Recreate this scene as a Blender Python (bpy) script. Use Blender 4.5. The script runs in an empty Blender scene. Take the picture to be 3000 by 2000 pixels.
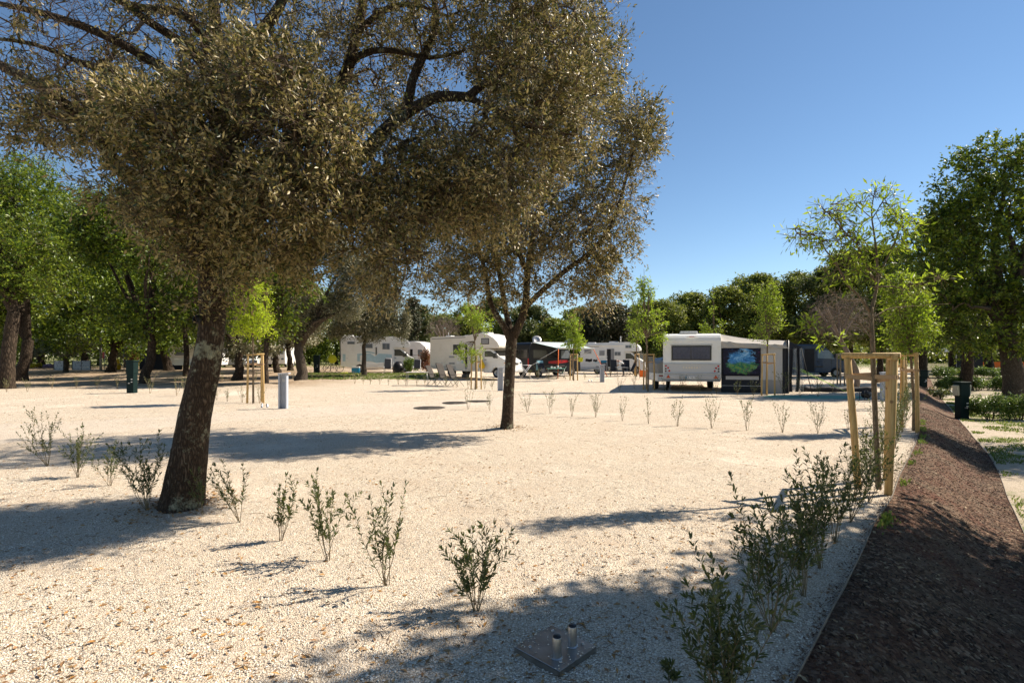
import bpy, math, random
import numpy as np
from mathutils import Vector, Matrix, noise as mnoise
R = math.radians
rng = np.random.default_rng(7); random.seed(7)
sc = bpy.context.scene
col = sc.collection
# ---------------- camera, sky, sun, exposure ----------------
H = 1.75; F = 1600.0; VH = 1038.0            # eye height (m), focal length in px of the 3000 px wide photo, horizon row
cam = bpy.data.cameras.new('camera'); cam_o = bpy.data.objects.new('camera', cam); col.objects.link(cam_o)
cam.sensor_width = 36.0; cam.lens = 36.0 * F / 3000.0
cam.shift_y = (VH - 1000.0) / 3000.0; cam.clip_start = 0.05; cam.clip_end = 3000
cam_o.location = (0, 0, H); cam_o.rotation_euler = (R(90), 0, 0)
sc.camera = cam_o
SUN_AZ = math.atan2(0.95, 0.31)              # compass angle from +Y towards +X
SUN_EL = R(43)
w = bpy.data.worlds.new('World'); sc.world = w; w.use_nodes = True
nt = w.node_tree; nt.nodes.clear()
sky = nt.nodes.new('ShaderNodeTexSky'); sky.sky_type = 'NISHITA'; sky.sun_disc = False
sky.sun_elevation = SUN_EL; sky.sun_rotation = SUN_AZ; sky.air_density = 0.85; sky.dust_density = 0.0; sky.ozone_density = 1.3; sky.altitude = 50
bg = nt.nodes.new('ShaderNodeBackground'); bg.inputs[1].default_value = 0.072
wo = nt.nodes.new('ShaderNodeOutputWorld')
hs = nt.nodes.new('ShaderNodeHueSaturation'); hs.inputs['Saturation'].default_value = 1.08; hs.inputs['Hue'].default_value = 0.497; nt.links.new(sky.outputs[0], hs.inputs['Color']); nt.links.new(hs.outputs[0], bg.inputs[0]); nt.links.new(bg.outputs[0], wo.inputs[0])
sl = bpy.data.lights.new('sun', 'SUN'); sl.energy = 4.7; sl.angle = R(0.55); sl.color = (1.0, 0.895, 0.755)
so = bpy.data.objects.new('sun', sl); col.objects.link(so)
sdir = Vector((math.sin(SUN_AZ) * math.cos(SUN_EL), math.cos(SUN_AZ) * math.cos(SUN_EL), math.sin(SUN_EL)))
so.rotation_euler = sdir.to_track_quat('Z', 'Y').to_euler(); so.location = (30, 10, 40)
sc.view_settings.view_transform = 'Standard'; sc.view_settings.look = 'None'
sc.view_settings.exposure = 0.97; sc.view_settings.gamma = 1.0
sc.cycles.max_bounces = 6; sc.cycles.transparent_max_bounces = 8

# ---------------- helpers ----------------
def sm(x):
    x = min(1.0, max(0.0, x)); return x * x * (3 - 2 * x)
def W3(u, v, Y):                              # photo pixel at a known distance -> point
    return Vector(((u - 1500) / F * Y, Y, H - (v - VH) / F * Y))
EP = [(-30, -24.5), (0, -1.0)] + [(H * F / (v - VH), (u - 1500) / F * H * F / (v - VH)) for u, v in
      [(2328, 2000), (2429, 1804), (2482, 1711), (2553, 1550), (2611, 1461), (2638, 1389), (2683, 1300), (2692, 1269), (2690, 1160)]] + [(60, 44), (400, 300)]
EY = np.array([p[0] for p in EP]); EX = np.array([p[1] for p in EP])
def edge_x(y): return float(np.interp(y, EY, EX))
def bank_w(y): return float(np.interp(y, [-30, 6, 10, 20, 30], [1.9, 1.65, 1.6, 1.35, 1.2]))
LOW = -0.48
def low_z(y): return LOW * (1 - sm((y - 30) / 14))
MOUNDS = []
def gz(x, y):
    e = x - edge_x(y)
    if e > 0:
        return low_z(y) * sm(e / bank_w(y)) + 0.02 * mnoise.noise(Vector((x * .7, y * .7, 3)))
    z = 0.22 * sm((y - 36) / 7) * sm((-x - 1) / 6)
    k = sm(-e / 0.6)
    z += k * (0.022 * mnoise.noise(Vector((x * .55, y * .55, 0))) + 0.010 * mnoise.noise(Vector((x * 2.3, y * 2.3, 5))) + 0.012 * mnoise.noise(Vector((x * 4.5, y * 6, 9))))
    for mx, my, mr, mh in MOUNDS:
        d2 = ((x - mx) ** 2 + (y - my) ** 2) / (mr * mr)
        if d2 < 6: z += mh * math.exp(-d2 * 1.4)
    return z
def G(u, v):                                  # photo pixel -> point on the ground
    z = 0.0
    for _ in range(6):
        Y = (H - z) * F / (v - VH); X = (u - 1500) / F * Y; z = gz(X, Y) if Y < 200 else 0
    return Vector((X, Y, z))
def GX(x, y): return Vector((x, y, gz(x, y)))

def tag(o, label=None, cat=None, group=None, kind=None):
    if label: o['label'] = label
    if cat: o['category'] = cat
    if group: o['group'] = group
    if kind: o['kind'] = kind
    return o
def thing(name, label, cat, loc=(0, 0, 0), rz=0.0, group=None):
    o = bpy.data.objects.new(name, None); col.objects.link(o); o.empty_display_size = .2
    o.location = loc; o.rotation_euler = (0, 0, rz)
    return tag(o, label, cat, group)
def link_mesh(name, me, mat=None, parent=None):
    o = bpy.data.objects.new(name, me); col.objects.link(o)
    if mat is not None and not me.materials: me.materials.append(mat)
    o.parent = parent
    return o
def kids(o): return [c for c in bpy.data.objects if c.parent == o]
def copy_tree(o, parent=None, ch=None):
    c = o.copy(); col.objects.link(c); c.parent = parent
    for k in (ch if ch is not None else list(o.children)): copy_tree(k, c)
    return c

class MB:
    def __init__(s): s.v = []; s.f = []; s.sm = []
    def add(s, vs, fs, smooth=False):
        o = len(s.v); s.v += [tuple(p) for p in vs]; s.f += [tuple(i + o for i in f) for f in fs]; s.sm += [smooth] * len(fs); return s
    def box(s, c, sz, rot=None):
        hx, hy, hz = [a / 2 for a in sz]
        vs = [Vector((x, y, z)) for x in (-hx, hx) for y in (-hy, hy) for z in (-hz, hz)]
        if rot is not None:
            m = rot if isinstance(rot, Matrix) else Matrix.Rotation(rot, 3, 'Z')
            vs = [m @ p for p in vs]
        c = Vector(c)
        return s.add([p + c for p in vs], [(0, 1, 3, 2), (4, 6, 7, 5), (0, 4, 5, 1), (2, 3, 7, 6), (0, 2, 6, 4), (1, 5, 7, 3)])
    def prism(s, poly, a, b, axis='y', smooth=False):
        n = len(poly)
        if axis == 'y': f = lambda p, t: (p[0], t, p[1])
        elif axis == 'x': f = lambda p, t: (t, p[0], p[1])
        else: f = lambda p, t: (p[0], p[1], t)
        vs = [f(p, a) for p in poly] + [f(p, b) for p in poly]
        fs = [(i, (i + 1) % n, n + (i + 1) % n, n + i) for i in range(n)]
        s.add(vs, fs, smooth); o = len(s.v) - 2 * n
        s.f += [tuple(o + i for i in reversed(range(n))), tuple(o + n + i for i in range(n))]; s.sm += [False, False]
        return s
    def tube(s, pts, rad, n=8, cap=True, rough=0.0, seed=0):
        pts = [Vector(p) for p in pts]
        if not hasattr(rad, '__len__'): rad = [rad] * len(pts)
        t0 = (pts[1] - pts[0]).normalized()
        a = Vector((0, 0, 1)) if abs(t0.z) < .9 else Vector((1, 0, 0))
        u = t0.cross(a).normalized(); vs = []
        for i, p in enumerate(pts):
            t = (pts[min(i + 1, len(pts) - 1)] - pts[max(i - 1, 0)]).normalized()
            u = (u - t * u.dot(t)).normalized(); w_ = t.cross(u)
            for k in range(n):
                an = 2 * math.pi * k / n; d = u * math.cos(an) + w_ * math.sin(an)
                r = rad[i]
                if rough: r *= 1 + rough * mnoise.noise(Vector((d.x * 1.6 + seed, d.y * 1.6, p.length * 2.2))) + .5 * rough * mnoise.noise(Vector((d.x * 4 + seed, d.y * 4, p.length * 9)))
                vs.append(p + d * r)
        fs = [(i * n + k, i * n + (k + 1) % n, (i + 1) * n + (k + 1) % n, (i + 1) * n + k) for i in range(len(pts) - 1) for k in range(n)]
        s.add(vs, fs, True)
        if cap:
            o = len(s.v) - len(vs)
            s.f += [tuple(o + k for k in reversed(range(n))), tuple(o + (len(pts) - 1) * n + k for k in range(n))]; s.sm += [False, False]
        return s
    def lathe(s, prof, c=(0, 0, 0), n=20, axis='z', smooth=True):
        vs = []; c = Vector(c)
        for r, h in prof:
            for k in range(n):
                a = 2 * math.pi * k / n; x, y = r * math.cos(a), r * math.sin(a)
                p = Vector((x, y, h)) if axis == 'z' else (Vector((x, h, y)) if axis == 'y' else Vector((h, x, y)))
                vs.append(p + c)
        m = len(prof)
        fs = [(i * n + k, i * n + (k + 1) % n, (i + 1) * n + (k + 1) % n, (i + 1) * n + k) for i in range(m - 1) for k in range(n)]
        return s.add(vs, fs, smooth)
    def mesh(s, name):
        me = bpy.data.meshes.new(name); me.from_pydata(s.v, [], s.f)
        me.polygons.foreach_set('use_smooth', s.sm); me.update(); return me
    def build(s, name, mat, parent=None, bevel=0.0, seg=2, loc=None):
        o = link_mesh(name, s.mesh(name), mat, parent)
        if bevel:
            b = o.modifiers.new('bevel', 'BEVEL'); b.width = bevel; b.segments = seg; b.limit_method = 'ANGLE'; b.angle_limit = R(35)
            b.harden_normals = False
        if loc is not None: o.location = loc
        return o

def np_mesh(name, V, Fc, k, smooth=False):
    """V (n,3), Fc (m,k) faces with k corners each"""
    me = bpy.data.meshes.new(name)
    me.vertices.add(len(V)); me.vertices.foreach_set('co', np.ascontiguousarray(V, dtype=np.float32).ravel())
    m = len(Fc); me.loops.add(m * k); me.loops.foreach_set('vertex_index', np.ascontiguousarray(Fc, dtype=np.int32).ravel())
    me.polygons.add(m); me.polygons.foreach_set('loop_start', np.arange(0, m * k, k, dtype=np.int32))
    try: me.polygons.foreach_set('loop_total', np.full(m, k, dtype=np.int32))
    except Exception: pass
    me.polygons.foreach_set('use_smooth', np.full(m, smooth)); me.update(calc_edges=True); return me

def unit(a): return a / (np.linalg.norm(a, axis=-1, keepdims=True) + 1e-9)
def leaf_mesh(name, P, D, N, L, Wd, fold=0.12, rich=False):
    """leaves: P base points, D directions, N rough normals, lengths, widths"""
    n = len(P); D = unit(D); S = unit(np.cross(D, N)); N = np.cross(S, D)
    L = np.broadcast_to(np.asarray(L, dtype=float), (n,))[:, None]; Wd = np.broadcast_to(np.asarray(Wd, dtype=float), (n,))[:, None]
    if rich:
        b = P; t = P + D * L - N * L * .10
        l1 = P + D * L * .3 + S * Wd * .42 + N * Wd * fold; r1 = P + D * L * .3 - S * Wd * .42 + N * Wd * fold
        l2 = P + D * L * .68 + S * Wd * .38 + N * Wd * fold; r2 = P + D * L * .68 - S * Wd * .38 + N * Wd * fold
        V = np.stack([b, r1, r2, t, l2, l1], 1).reshape(-1, 3); o = np.arange(n)[:, None] * 6
        Fc = np.concatenate([o + np.array([[0, 1, 2, 3]]), o + np.array([[0, 3, 4, 5]])], 1).reshape(-1, 4)
        return np_mesh(name, V, Fc, 4)
    t = P + D * L; m = P + D * L * .48
    l = m + S * Wd * .5 + N * Wd * fold; r = m - S * Wd * .5 + N * Wd * fold
    V = np.stack([P, r, t, l], 1).reshape(-1, 3); o = np.arange(n)[:, None] * 4
    if fold: Fc = np.concatenate([o + np.array([[0, 1, 2]]), o + np.array([[0, 2, 3]])], 1).reshape(-1, 3); return np_mesh(name, V, Fc, 3)
    return np_mesh(name, V, o + np.array([[0, 1, 2, 3]]), 4)
def sticks(A, B, ra, rb):
    """3 sided tapered sticks as (V,F)"""
    n = len(A); T = unit(B - A); ref = np.where(np.abs(T[:, 2:3]) < .9, np.array([[0, 0, 1.]]), np.array([[1., 0, 0]]))
    U = unit(np.cross(T, ref)); Wv = np.cross(T, U); vs = []
    for (P, r) in ((A, ra), (B, rb)):
        for k in range(3):
            a = 2 * math.pi * k / 3; vs.append(P + (U * math.cos(a) + Wv * math.sin(a)) * np.asarray(r)[:, None])
    V = np.stack(vs, 1).reshape(-1, 3); o = np.arange(n)[:, None] * 6
    Fc = np.concatenate([o + np.array([[k, (k + 1) % 3, 3 + (k + 1) % 3, 3 + k]]) for k in range(3)], 1).reshape(-1, 4)
    return V, Fc

# ---------------- materials ----------------
def newmat(name):
    m = bpy.data.materials.new(name); m.use_nodes = True; t = m.node_tree; t.nodes.clear()
    out = t.nodes.new('ShaderNodeOutputMaterial'); return m, t, out
def node(t, ty, **kw):
    n = t.nodes.new(ty)
    for k, v in kw.items():
        if k.startswith('i_'): n.inputs[k[2:].replace('_', ' ')].default_value = v
        else: setattr(n, k, v)
    return n
def ramp(t, stops, fac=None):
    r = t.nodes.new('ShaderNodeValToRGB'); e = r.color_ramp.elements
    while len(e) > 1: e.remove(e[0])
    e[0].position = stops[0][0]; e[0].color = (*stops[0][1], 1)
    for p, c in stops[1:]:
        x = e.new(p); x.color = (*c, 1)
    if fac is not None: t.links.new(fac, r.inputs[0])
    return r
def mixc(t, a, b, f, bt='MIX'):
    m = t.nodes.new('ShaderNodeMix'); m.data_type = 'RGBA'; m.blend_type = bt
    for inp, x in ((m.inputs[6], a), (m.inputs[7], b), (m.inputs[0], f)):
        if hasattr(x, 'links'): t.links.new(x, inp)
        else: inp.default_value = (*x, 1) if isinstance(x, tuple) else x
    return m.outputs[2]
def simple(name, c, rough=.5, metal=0.0, var=.06, scale=6.0, bump=0.0, bscale=60., coat=0.0, dirt=None, spec=.28, trans=0.0, alpha=1.0):
    m, t, out = newmat(name); p = node(t, 'ShaderNodeBsdfPrincipled'); co = node(t, 'ShaderNodeTexCoord')
    n = node(t, 'ShaderNodeTexNoise'); n.inputs['Scale'].default_value = scale; n.inputs['Detail'].default_value = 6; t.links.new(co.outputs['Object'], n.inputs['Vector'])
    a = tuple(max(0, x * (1 - var * 1.5)) for x in c); b = tuple(min(1, x * (1 + var)) for x in c)
    r = ramp(t, [(.3, a), (.7, b)], n.outputs[0]); cc = r.outputs[0]
    if dirt:
        n2 = node(t, 'ShaderNodeTexNoise'); n2.inputs['Scale'].default_value = 2.2; n2.inputs['Detail'].default_value = 9; n2.inputs['Roughness'].default_value = .7
        t.links.new(co.outputs['Object'], n2.inputs['Vector'])
        rr = ramp(t, [(.52, (0, 0, 0)), (.75, (.6, .6, .6))], n2.outputs[0]); cc = mixc(t, cc, dirt, rr.outputs[0])
    t.links.new(cc, p.inputs['Base Color']); p.inputs['Roughness'].default_value = rough; p.inputs['Metallic'].default_value = metal
    p.inputs['Coat Weight'].default_value = coat; p.inputs['Specular IOR Level'].default_value = spec
    p.inputs['Transmission Weight'].default_value = trans; p.inputs['Alpha'].default_value = alpha
    rn = ramp(t, [(.2, (rough * .8,) * 3), (.8, (min(1, rough * 1.2),) * 3)], n.outputs[0]); t.links.new(rn.outputs[0], p.inputs['Roughness'])
    if bump:
        nb = node(t, 'ShaderNodeTexNoise'); nb.inputs['Scale'].default_value = bscale; nb.inputs['Detail'].default_value = 5; t.links.new(co.outputs['Object'], nb.inputs['Vector'])
        bp = node(t, 'ShaderNodeBump'); bp.inputs['Strength'].default_value = bump; bp.inputs['Distance'].default_value = .01
        t.links.new(nb.outputs[0], bp.inputs['Height']); t.links.new(bp.outputs[0], p.inputs['Normal'])
    t.links.new(p.outputs[0], out.inputs[0]); return m
def leafmat(name, cols, back=None, trans=.35, rough=.45, tint=None, spec=.4):
    """cols: ramp over a per-leaf random number; back: colour of the leaf's underside"""
    m, t, out = newmat(name); g = node(t, 'ShaderNodeNewGeometry')
    r = ramp(t, [(i / max(1, len(cols) - 1), c) for i, c in enumerate(cols)], g.outputs['Random Per Island'])
    co = node(t, 'ShaderNodeTexCoord'); n = node(t, 'ShaderNodeTexNoise'); n.inputs['Scale'].default_value = .9; n.inputs['Detail'].default_value = 3
    t.links.new(co.outputs['Object'], n.inputs['Vector'])
    hv = node(t, 'ShaderNodeHueSaturation'); t.links.new(r.outputs[0], hv.inputs['Color'])
    mr = node(t, 'ShaderNodeMapRange'); mr.inputs[1].default_value = .3; mr.inputs[2].default_value = .7; mr.inputs[3].default_value = .66; mr.inputs[4].default_value = 1.32
    t.links.new(n.outputs[0], mr.inputs[0]); t.links.new(mr.outputs[0], hv.inputs['Value']); c = hv.outputs[0]
    if back: c = mixc(t, c, back, g.outputs['Backfacing'])
    p = node(t, 'ShaderNodeBsdfPrincipled'); p.inputs['Roughness'].default_value = rough; p.inputs['Specular IOR Level'].default_value = spec
    t.links.new(c, p.inputs['Base Color'])
    tr = node(t, 'ShaderNodeBsdfTranslucent')
    tc = mixc(t, c, tint if tint else (1.0, 1.0, .55), 1.0, 'MULTIPLY'); g2 = node(t, 'ShaderNodeGamma'); g2.inputs[1].default_value = .8
    t.links.new(tc, g2.inputs[0]); t.links.new(g2.outputs[0], tr.inputs[0])
    mx = node(t, 'ShaderNodeMixShader'); mx.inputs[0].default_value = trans
    t.links.new(p.outputs[0], mx.inputs[1]); t.links.new(tr.outputs[0], mx.inputs[2]); t.links.new(mx.outputs[0], out.inputs[0]); return m
def barkmat(name, c1, c2, lichen=None, sc_=1.0, bump=1.0, licht=.60):
    m, t, out = newmat(name); co = node(t, 'ShaderNodeTexCoord'); mp = node(t, 'ShaderNodeMapping'); mp.inputs['Scale'].default_value = (1, 1, .28)
    t.links.new(co.outputs['Object'], mp.inputs['Vector'])
    nn = node(t, 'ShaderNodeTexNoise'); nn.inputs['Scale'].default_value = 9 * sc_; nn.inputs['Detail'].default_value = 8; t.links.new(mp.outputs[0], nn.inputs['Vector'])
    vm = node(t, 'ShaderNodeVectorMath'); vm.operation = 'MULTIPLY_ADD'; vm.inputs[1].default_value = (.12, .12, .12)
    t.links.new(nn.outputs['Color'], vm.inputs[0]); t.links.new(mp.outputs[0], vm.inputs[2])
    vo = node(t, 'ShaderNodeTexVoronoi'); vo.feature = 'DISTANCE_TO_EDGE'; vo.inputs['Scale'].default_value = 24 * sc_; t.links.new(vm.outputs[0], vo.inputs['Vector'])
    r = ramp(t, [(0, tuple(x * .35 for x in c1)), (.10, c1), (.35, c2)], vo.outputs[0])
    c = mixc(t, r.outputs[0], tuple(x * .5 for x in c1), nn.outputs[0]); 
    if lichen:
        n3 = node(t, 'ShaderNodeTexNoise'); n3.inputs['Scale'].default_value = 3.2; n3.inputs['Detail'].default_value = 11; n3.inputs['Roughness'].default_value = .75
        t.links.new(co.outputs['Object'], n3.inputs['Vector']); rr = ramp(t, [(licht - .02, (0, 0, 0)), (licht + .05, (.9, .9, .9))], n3.outputs[0]); c = mixc(t, c, lichen, rr.outputs[0])
    p = node(t, 'ShaderNodeBsdfPrincipled'); p.inputs['Roughness'].default_value = .9; p.inputs['Specular IOR Level'].default_value = .15; t.links.new(c, p.inputs['Base Color'])
    ad = node(t, 'ShaderNodeMath'); ad.operation = 'ADD'; rm = ramp(t, [(0, (0, 0, 0)), (.3, (1, 1, 1))], vo.outputs[0]); t.links.new(rm.outputs[0], ad.inputs[0]); t.links.new(nn.outputs[0], ad.inputs[1])
    b = node(t, 'ShaderNodeBump'); b.inputs['Strength'].default_value = bump; b.inputs['Distance'].default_value = .02; t.links.new(ad.outputs[0], b.inputs['Height']); t.links.new(b.outputs[0], p.inputs['Normal'])
    t.links.new(p.outputs[0], out.inputs[0]); return m
def groundmat(name, kind):
    m, t, out = newmat(name); co = node(t, 'ShaderNodeTexCoord'); V = co.outputs['Object']
    def nz(s, d=6, r=.6, vec=V, dist=0):
        n = node(t, 'ShaderNodeTexNoise'); n.inputs['Scale'].default_value = s; n.inputs['Detail'].default_value = d; n.inputs['Roughness'].default_value = r; n.inputs['Distortion'].default_value = dist; t.links.new(vec, n.inputs['Vector']); return n.outputs[0]
    def vor(s, f='F1'):
        n = node(t, 'ShaderNodeTexVoronoi'); n.feature = f; n.inputs['Scale'].default_value = s; t.links.new(V, n.inputs['Vector']); return n
    def heights(lst):
        prev = None
        for h, s in lst:
            q = node(t, 'ShaderNodeMath'); q.operation = 'MULTIPLY_ADD'; q.inputs[1].default_value = s; t.links.new(h, q.inputs[0])
            if prev is not None: t.links.new(prev, q.inputs[2])
            else: q.inputs[2].default_value = 0
            prev = q.outputs[0]
        return prev
    p = node(t, 'ShaderNodeBsdfPrincipled'); p.inputs['Roughness'].default_value = .92; p.inputs['Specular IOR Level'].default_value = .2
    if kind in ('gravel', 'track'):
        v = vor(92); vs = vor(210)
        sep = node(t, 'ShaderNodeSeparateColor'); t.links.new(v.outputs['Color'], sep.inputs[0])
        stone = ramp(t, [(0, (.44, .35, .25)), (.3, (.66, .555, .415)), (.75, (.77, .665, .52)), (.96, (.87, .80, .69)), (1, (.38, .24, .13))], sep.outputs[0])
        c = mixc(t, stone.outputs[0], (.27, .215, .16), ramp(t, [(.42, (0, 0, 0)), (.70, (.85, .85, .85))], v.outputs['Distance']).outputs[0])
        c = mixc(t, c, (.50, .395, .29), ramp(t, [(.44, (0, 0, 0)), (.70, (.75, .75, .75))], nz(1.1, 9, .72)).outputs[0]); c = mixc(t, c, (.86, .755, .62), ramp(t, [(.55, (0, 0, 0)), (.75, (.5, .5, .5))], nz(.35, 6, .6)).outputs[0])
        c = mixc(t, c, (.30, .19, .10), ramp(t, [(.66, (0, 0, 0)), (.74, (.75, .75, .75))], nz(14, 4, .7)).outputs[0])
        if kind == 'track': c = mixc(t, c, (.58, .50, .41), .45)
        hgt = heights([(v.outputs['Distance'], -.55), (sep.outputs[1], .25), (nz(9, 5), 1.6), (nz(3.2, 5), 3.2)])
        dist = .015
        # leaf litter and earth under the trees at the back left, brown path
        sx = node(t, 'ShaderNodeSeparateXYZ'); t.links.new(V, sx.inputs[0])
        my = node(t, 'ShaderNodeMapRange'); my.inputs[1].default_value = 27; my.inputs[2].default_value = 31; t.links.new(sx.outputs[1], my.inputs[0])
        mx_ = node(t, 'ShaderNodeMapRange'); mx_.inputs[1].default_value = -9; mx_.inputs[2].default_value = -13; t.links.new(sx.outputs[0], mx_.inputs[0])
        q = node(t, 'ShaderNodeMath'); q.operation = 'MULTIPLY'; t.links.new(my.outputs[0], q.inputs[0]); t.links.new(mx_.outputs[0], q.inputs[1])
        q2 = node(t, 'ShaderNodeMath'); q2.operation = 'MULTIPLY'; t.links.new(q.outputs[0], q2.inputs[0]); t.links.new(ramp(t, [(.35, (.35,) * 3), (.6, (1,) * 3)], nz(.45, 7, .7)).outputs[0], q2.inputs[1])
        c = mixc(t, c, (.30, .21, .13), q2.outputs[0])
        # far ground: dry grass
        mf = node(t, 'ShaderNodeMapRange'); mf.inputs[1].default_value = 62; mf.inputs[2].default_value = 85; t.links.new(sx.outputs[1], mf.inputs[0]); c = mixc(t, c, (.17, .17, .07), mf.outputs[0])
    elif kind == 'mulch':
        v = vor(34); sep = node(t, 'ShaderNodeSeparateColor'); t.links.new(v.outputs['Color'], sep.inputs[0])
        chips = ramp(t, [(0, (.018, .011, .007)), (.45, (.105, .056, .034)), (.8, (.215, .125, .077)), (1, (.34, .25, .17))], sep.outputs[0])
        c = mixc(t, chips.outputs[0], (.14, .053, .031), ramp(t, [(.44, (0, 0, 0)), (.64, (.8,) * 3)], nz(.8, 7, .7)).outputs[0])
        c = mixc(t, c, (.20, .145, .095), ramp(t, [(.46, (0, 0, 0)), (.66, (.85,) * 3)], nz(1.7, 9, .75, dist=.6)).outputs[0])
        hgt = heights([(v.outputs['Distance'], -1.2), (nz(38, 5, .7), 1.6), (nz(7, 6, .7), 3.0)]); dist = .022
    else:
        c = mixc(t, ramp(t, [(.3, (.36, .29, .21)), (.7, (.56, .47, .36))], nz(34, 5, .8)).outputs[0], (.13, .17, .045), ramp(t, [(.50, (0, 0, 0)), (.60, (.9,) * 3)], nz(1.1, 10, .72)).outputs[0])
        c = mixc(t, c, (.24, .18, .11), ramp(t, [(.55, (0, 0, 0)), (.7, (.6,) * 3)], nz(3.1, 8, .7)).outputs[0])
        sx = node(t, 'ShaderNodeSeparateXYZ'); t.links.new(V, sx.inputs[0])
        mf = node(t, 'ShaderNodeMapRange'); mf.inputs[1].default_value = 28; mf.inputs[2].default_value = 45; t.links.new(sx.outputs[1], mf.inputs[0]); c = mixc(t, c, (.14, .12, .06), mf.outputs[0])
        hgt = heights([(nz(60, 5, .8), .8), (nz(7, 6, .7), 2.0)]); dist = .015
    t.links.new(c, p.inputs['Base Color'])
    b = node(t, 'ShaderNodeBump'); b.inputs['Strength'].default_value = .9; b.inputs['Distance'].default_value = dist; t.links.new(hgt, b.inputs['Height']); t.links.new(b.outputs[0], p.inputs['Normal'])
    t.links.new(p.outputs[0], out.inputs[0]); return m

M = {}
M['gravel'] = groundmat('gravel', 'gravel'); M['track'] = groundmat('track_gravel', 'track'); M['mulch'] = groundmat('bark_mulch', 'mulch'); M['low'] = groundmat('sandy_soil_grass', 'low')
M['bark_oak'] = barkmat('holm_oak_bark', (.09, .062, .042), (.19, .14, .098), (.36, .36, .25), 1.5, 1.0, .565)
M['bark_grey'] = barkmat('grey_bark', (.10, .078, .058), (.20, .165, .125), (.30, .30, .22), 1.3, .8, .62)
M['bark_dark'] = barkmat('dark_bark', (.055, .04, .028), (.13, .095, .066), None, .5, 1.0)
M['bark_young'] = barkmat('young_bark', (.25, .185, .12), (.36, .285, .19), (.20, .22, .12), 1.6, .4, .60)
M['twig'] = simple('twig_brown', (.115, .08, .052), .85, var=.3, scale=20)
M['twig_pale'] = simple('twig_pale', (.30, .22, .13), .8, var=.25, scale=20)
M['leaf_holm'] = leafmat('holm_oak_leaves', [(.016, .026, .006), (.042, .056, .012), (.105, .108, .026), (.22, .188, .052), (.40, .32, .11)], (.34, .265, .115), .22, .45, (1, 1, .7), .5)
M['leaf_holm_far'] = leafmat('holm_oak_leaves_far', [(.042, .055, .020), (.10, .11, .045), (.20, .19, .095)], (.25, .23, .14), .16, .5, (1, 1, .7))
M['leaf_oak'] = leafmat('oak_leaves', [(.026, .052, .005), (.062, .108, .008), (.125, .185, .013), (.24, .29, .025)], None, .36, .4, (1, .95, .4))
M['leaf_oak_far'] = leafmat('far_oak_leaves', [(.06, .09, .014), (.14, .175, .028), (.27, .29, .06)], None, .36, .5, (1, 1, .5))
M['leaf_pine'] = leafmat('conifer_needles', [(.03, .05, .022), (.06, .065, .03), (.11, .085, .045)], None, .12, .6)
M['leaf_yellow'] = leafmat('ash_leaves', [(.30, .42, .01), (.42, .54, .02), (.52, .62, .04)], None, .5, .45, (1, 1, .3))
M['leaf_lime'] = leafmat('maple_leaves', [(.16, .26, .018), (.25, .36, .03), (.36, .46, .05)], None, .45, .45, (1, 1, .35))
M['leaf_olive'] = leafmat('olive_leaves', [(.11, .14, .07), (.19, .21, .12), (.28, .29, .18)], (.26, .27, .19), .15, .5)
M['leaf_shrub'] = leafmat('shrub_leaves', [(.028, .050, .012), (.048, .076, .018), (.09, .115, .028), (.22, .22, .045)], (.09, .11, .04), .28, .42, (1, 1, .4), .5)
M['leaf_shrub_pale'] = leafmat('shrub_leaves_pale', [(.08, .10, .03), (.14, .15, .05), (.24, .23, .08)], (.16, .16, .08), .25, .45)
M['leaf_red'] = leafmat('red_leaves', [(.13, .035, .02), (.22, .07, .035), (.16, .12, .04)], None, .3, .45)
M['leaf_hedge'] = leafmat('hedge_leaves', [(.05, .10, .018), (.10, .17, .03), (.20, .25, .05)], None, .3, .35)
M['leaf_grass'] = leafmat('grass_blades', [(.08, .14, .02), (.14, .21, .035), (.24, .24, .08)], None, .3, .6)
M['leaf_dead'] = leafmat('fallen_leaves', [(.20, .10, .04), (.32, .18, .08), (.38, .26, .13), (.42, .20, .04), (.13, .09, .05)], None, .05, .7)
M['leaf_dry'] = leafmat('dry_twiggy_leaves', [(.16, .11, .08), (.24, .17, .12)], None, .1, .8)
M['flower_y'] = leafmat('yellow_flowers', [(.65, .50, .02), (.45, .42, .03), (.10, .16, .03)], None, .2, .6)
M['flower_p'] = leafmat('mauve_flowers', [(.38, .27, .62), (.52, .42, .75), (.10, .16, .05)], None, .2, .6)
def woodmat():
    m, t, out = newmat('peeled_pine'); co = node(t, 'ShaderNodeTexCoord'); mp = node(t, 'ShaderNodeMapping'); mp.inputs['Scale'].default_value = (1, 1, .06); t.links.new(co.outputs['Object'], mp.inputs['Vector'])
    n = node(t, 'ShaderNodeTexNoise'); n.inputs['Scale'].default_value = 40; n.inputs['Detail'].default_value = 5; t.links.new(mp.outputs[0], n.inputs['Vector'])
    r = ramp(t, [(.3, (.36, .21, .07)), (.55, (.50, .33, .125)), (.75, (.58, .41, .19))], n.outputs[0])
    v = node(t, 'ShaderNodeTexVoronoi'); v.inputs['Scale'].default_value = 5; t.links.new(co.outputs['Object'], v.inputs['Vector'])
    k = ramp(t, [(.07, (.8, .8, .8)), (.13, (0, 0, 0))], v.outputs['Distance']); c = mixc(t, r.outputs[0], (.16, .08, .03), k.outputs[0])
    p = node(t, 'ShaderNodeBsdfPrincipled'); p.inputs['Roughness'].default_value = .65; t.links.new(c, p.inputs['Base Color'])
    b = node(t, 'ShaderNodeBump'); b.inputs['Strength'].default_value = .35; b.inputs['Distance'].default_value = .004; t.links.new(n.outputs[0], b.inputs['Height']); t.links.new(b.outputs[0], p.inputs['Normal'])
    t.links.new(p.outputs[0], out.inputs[0]); return m
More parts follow.
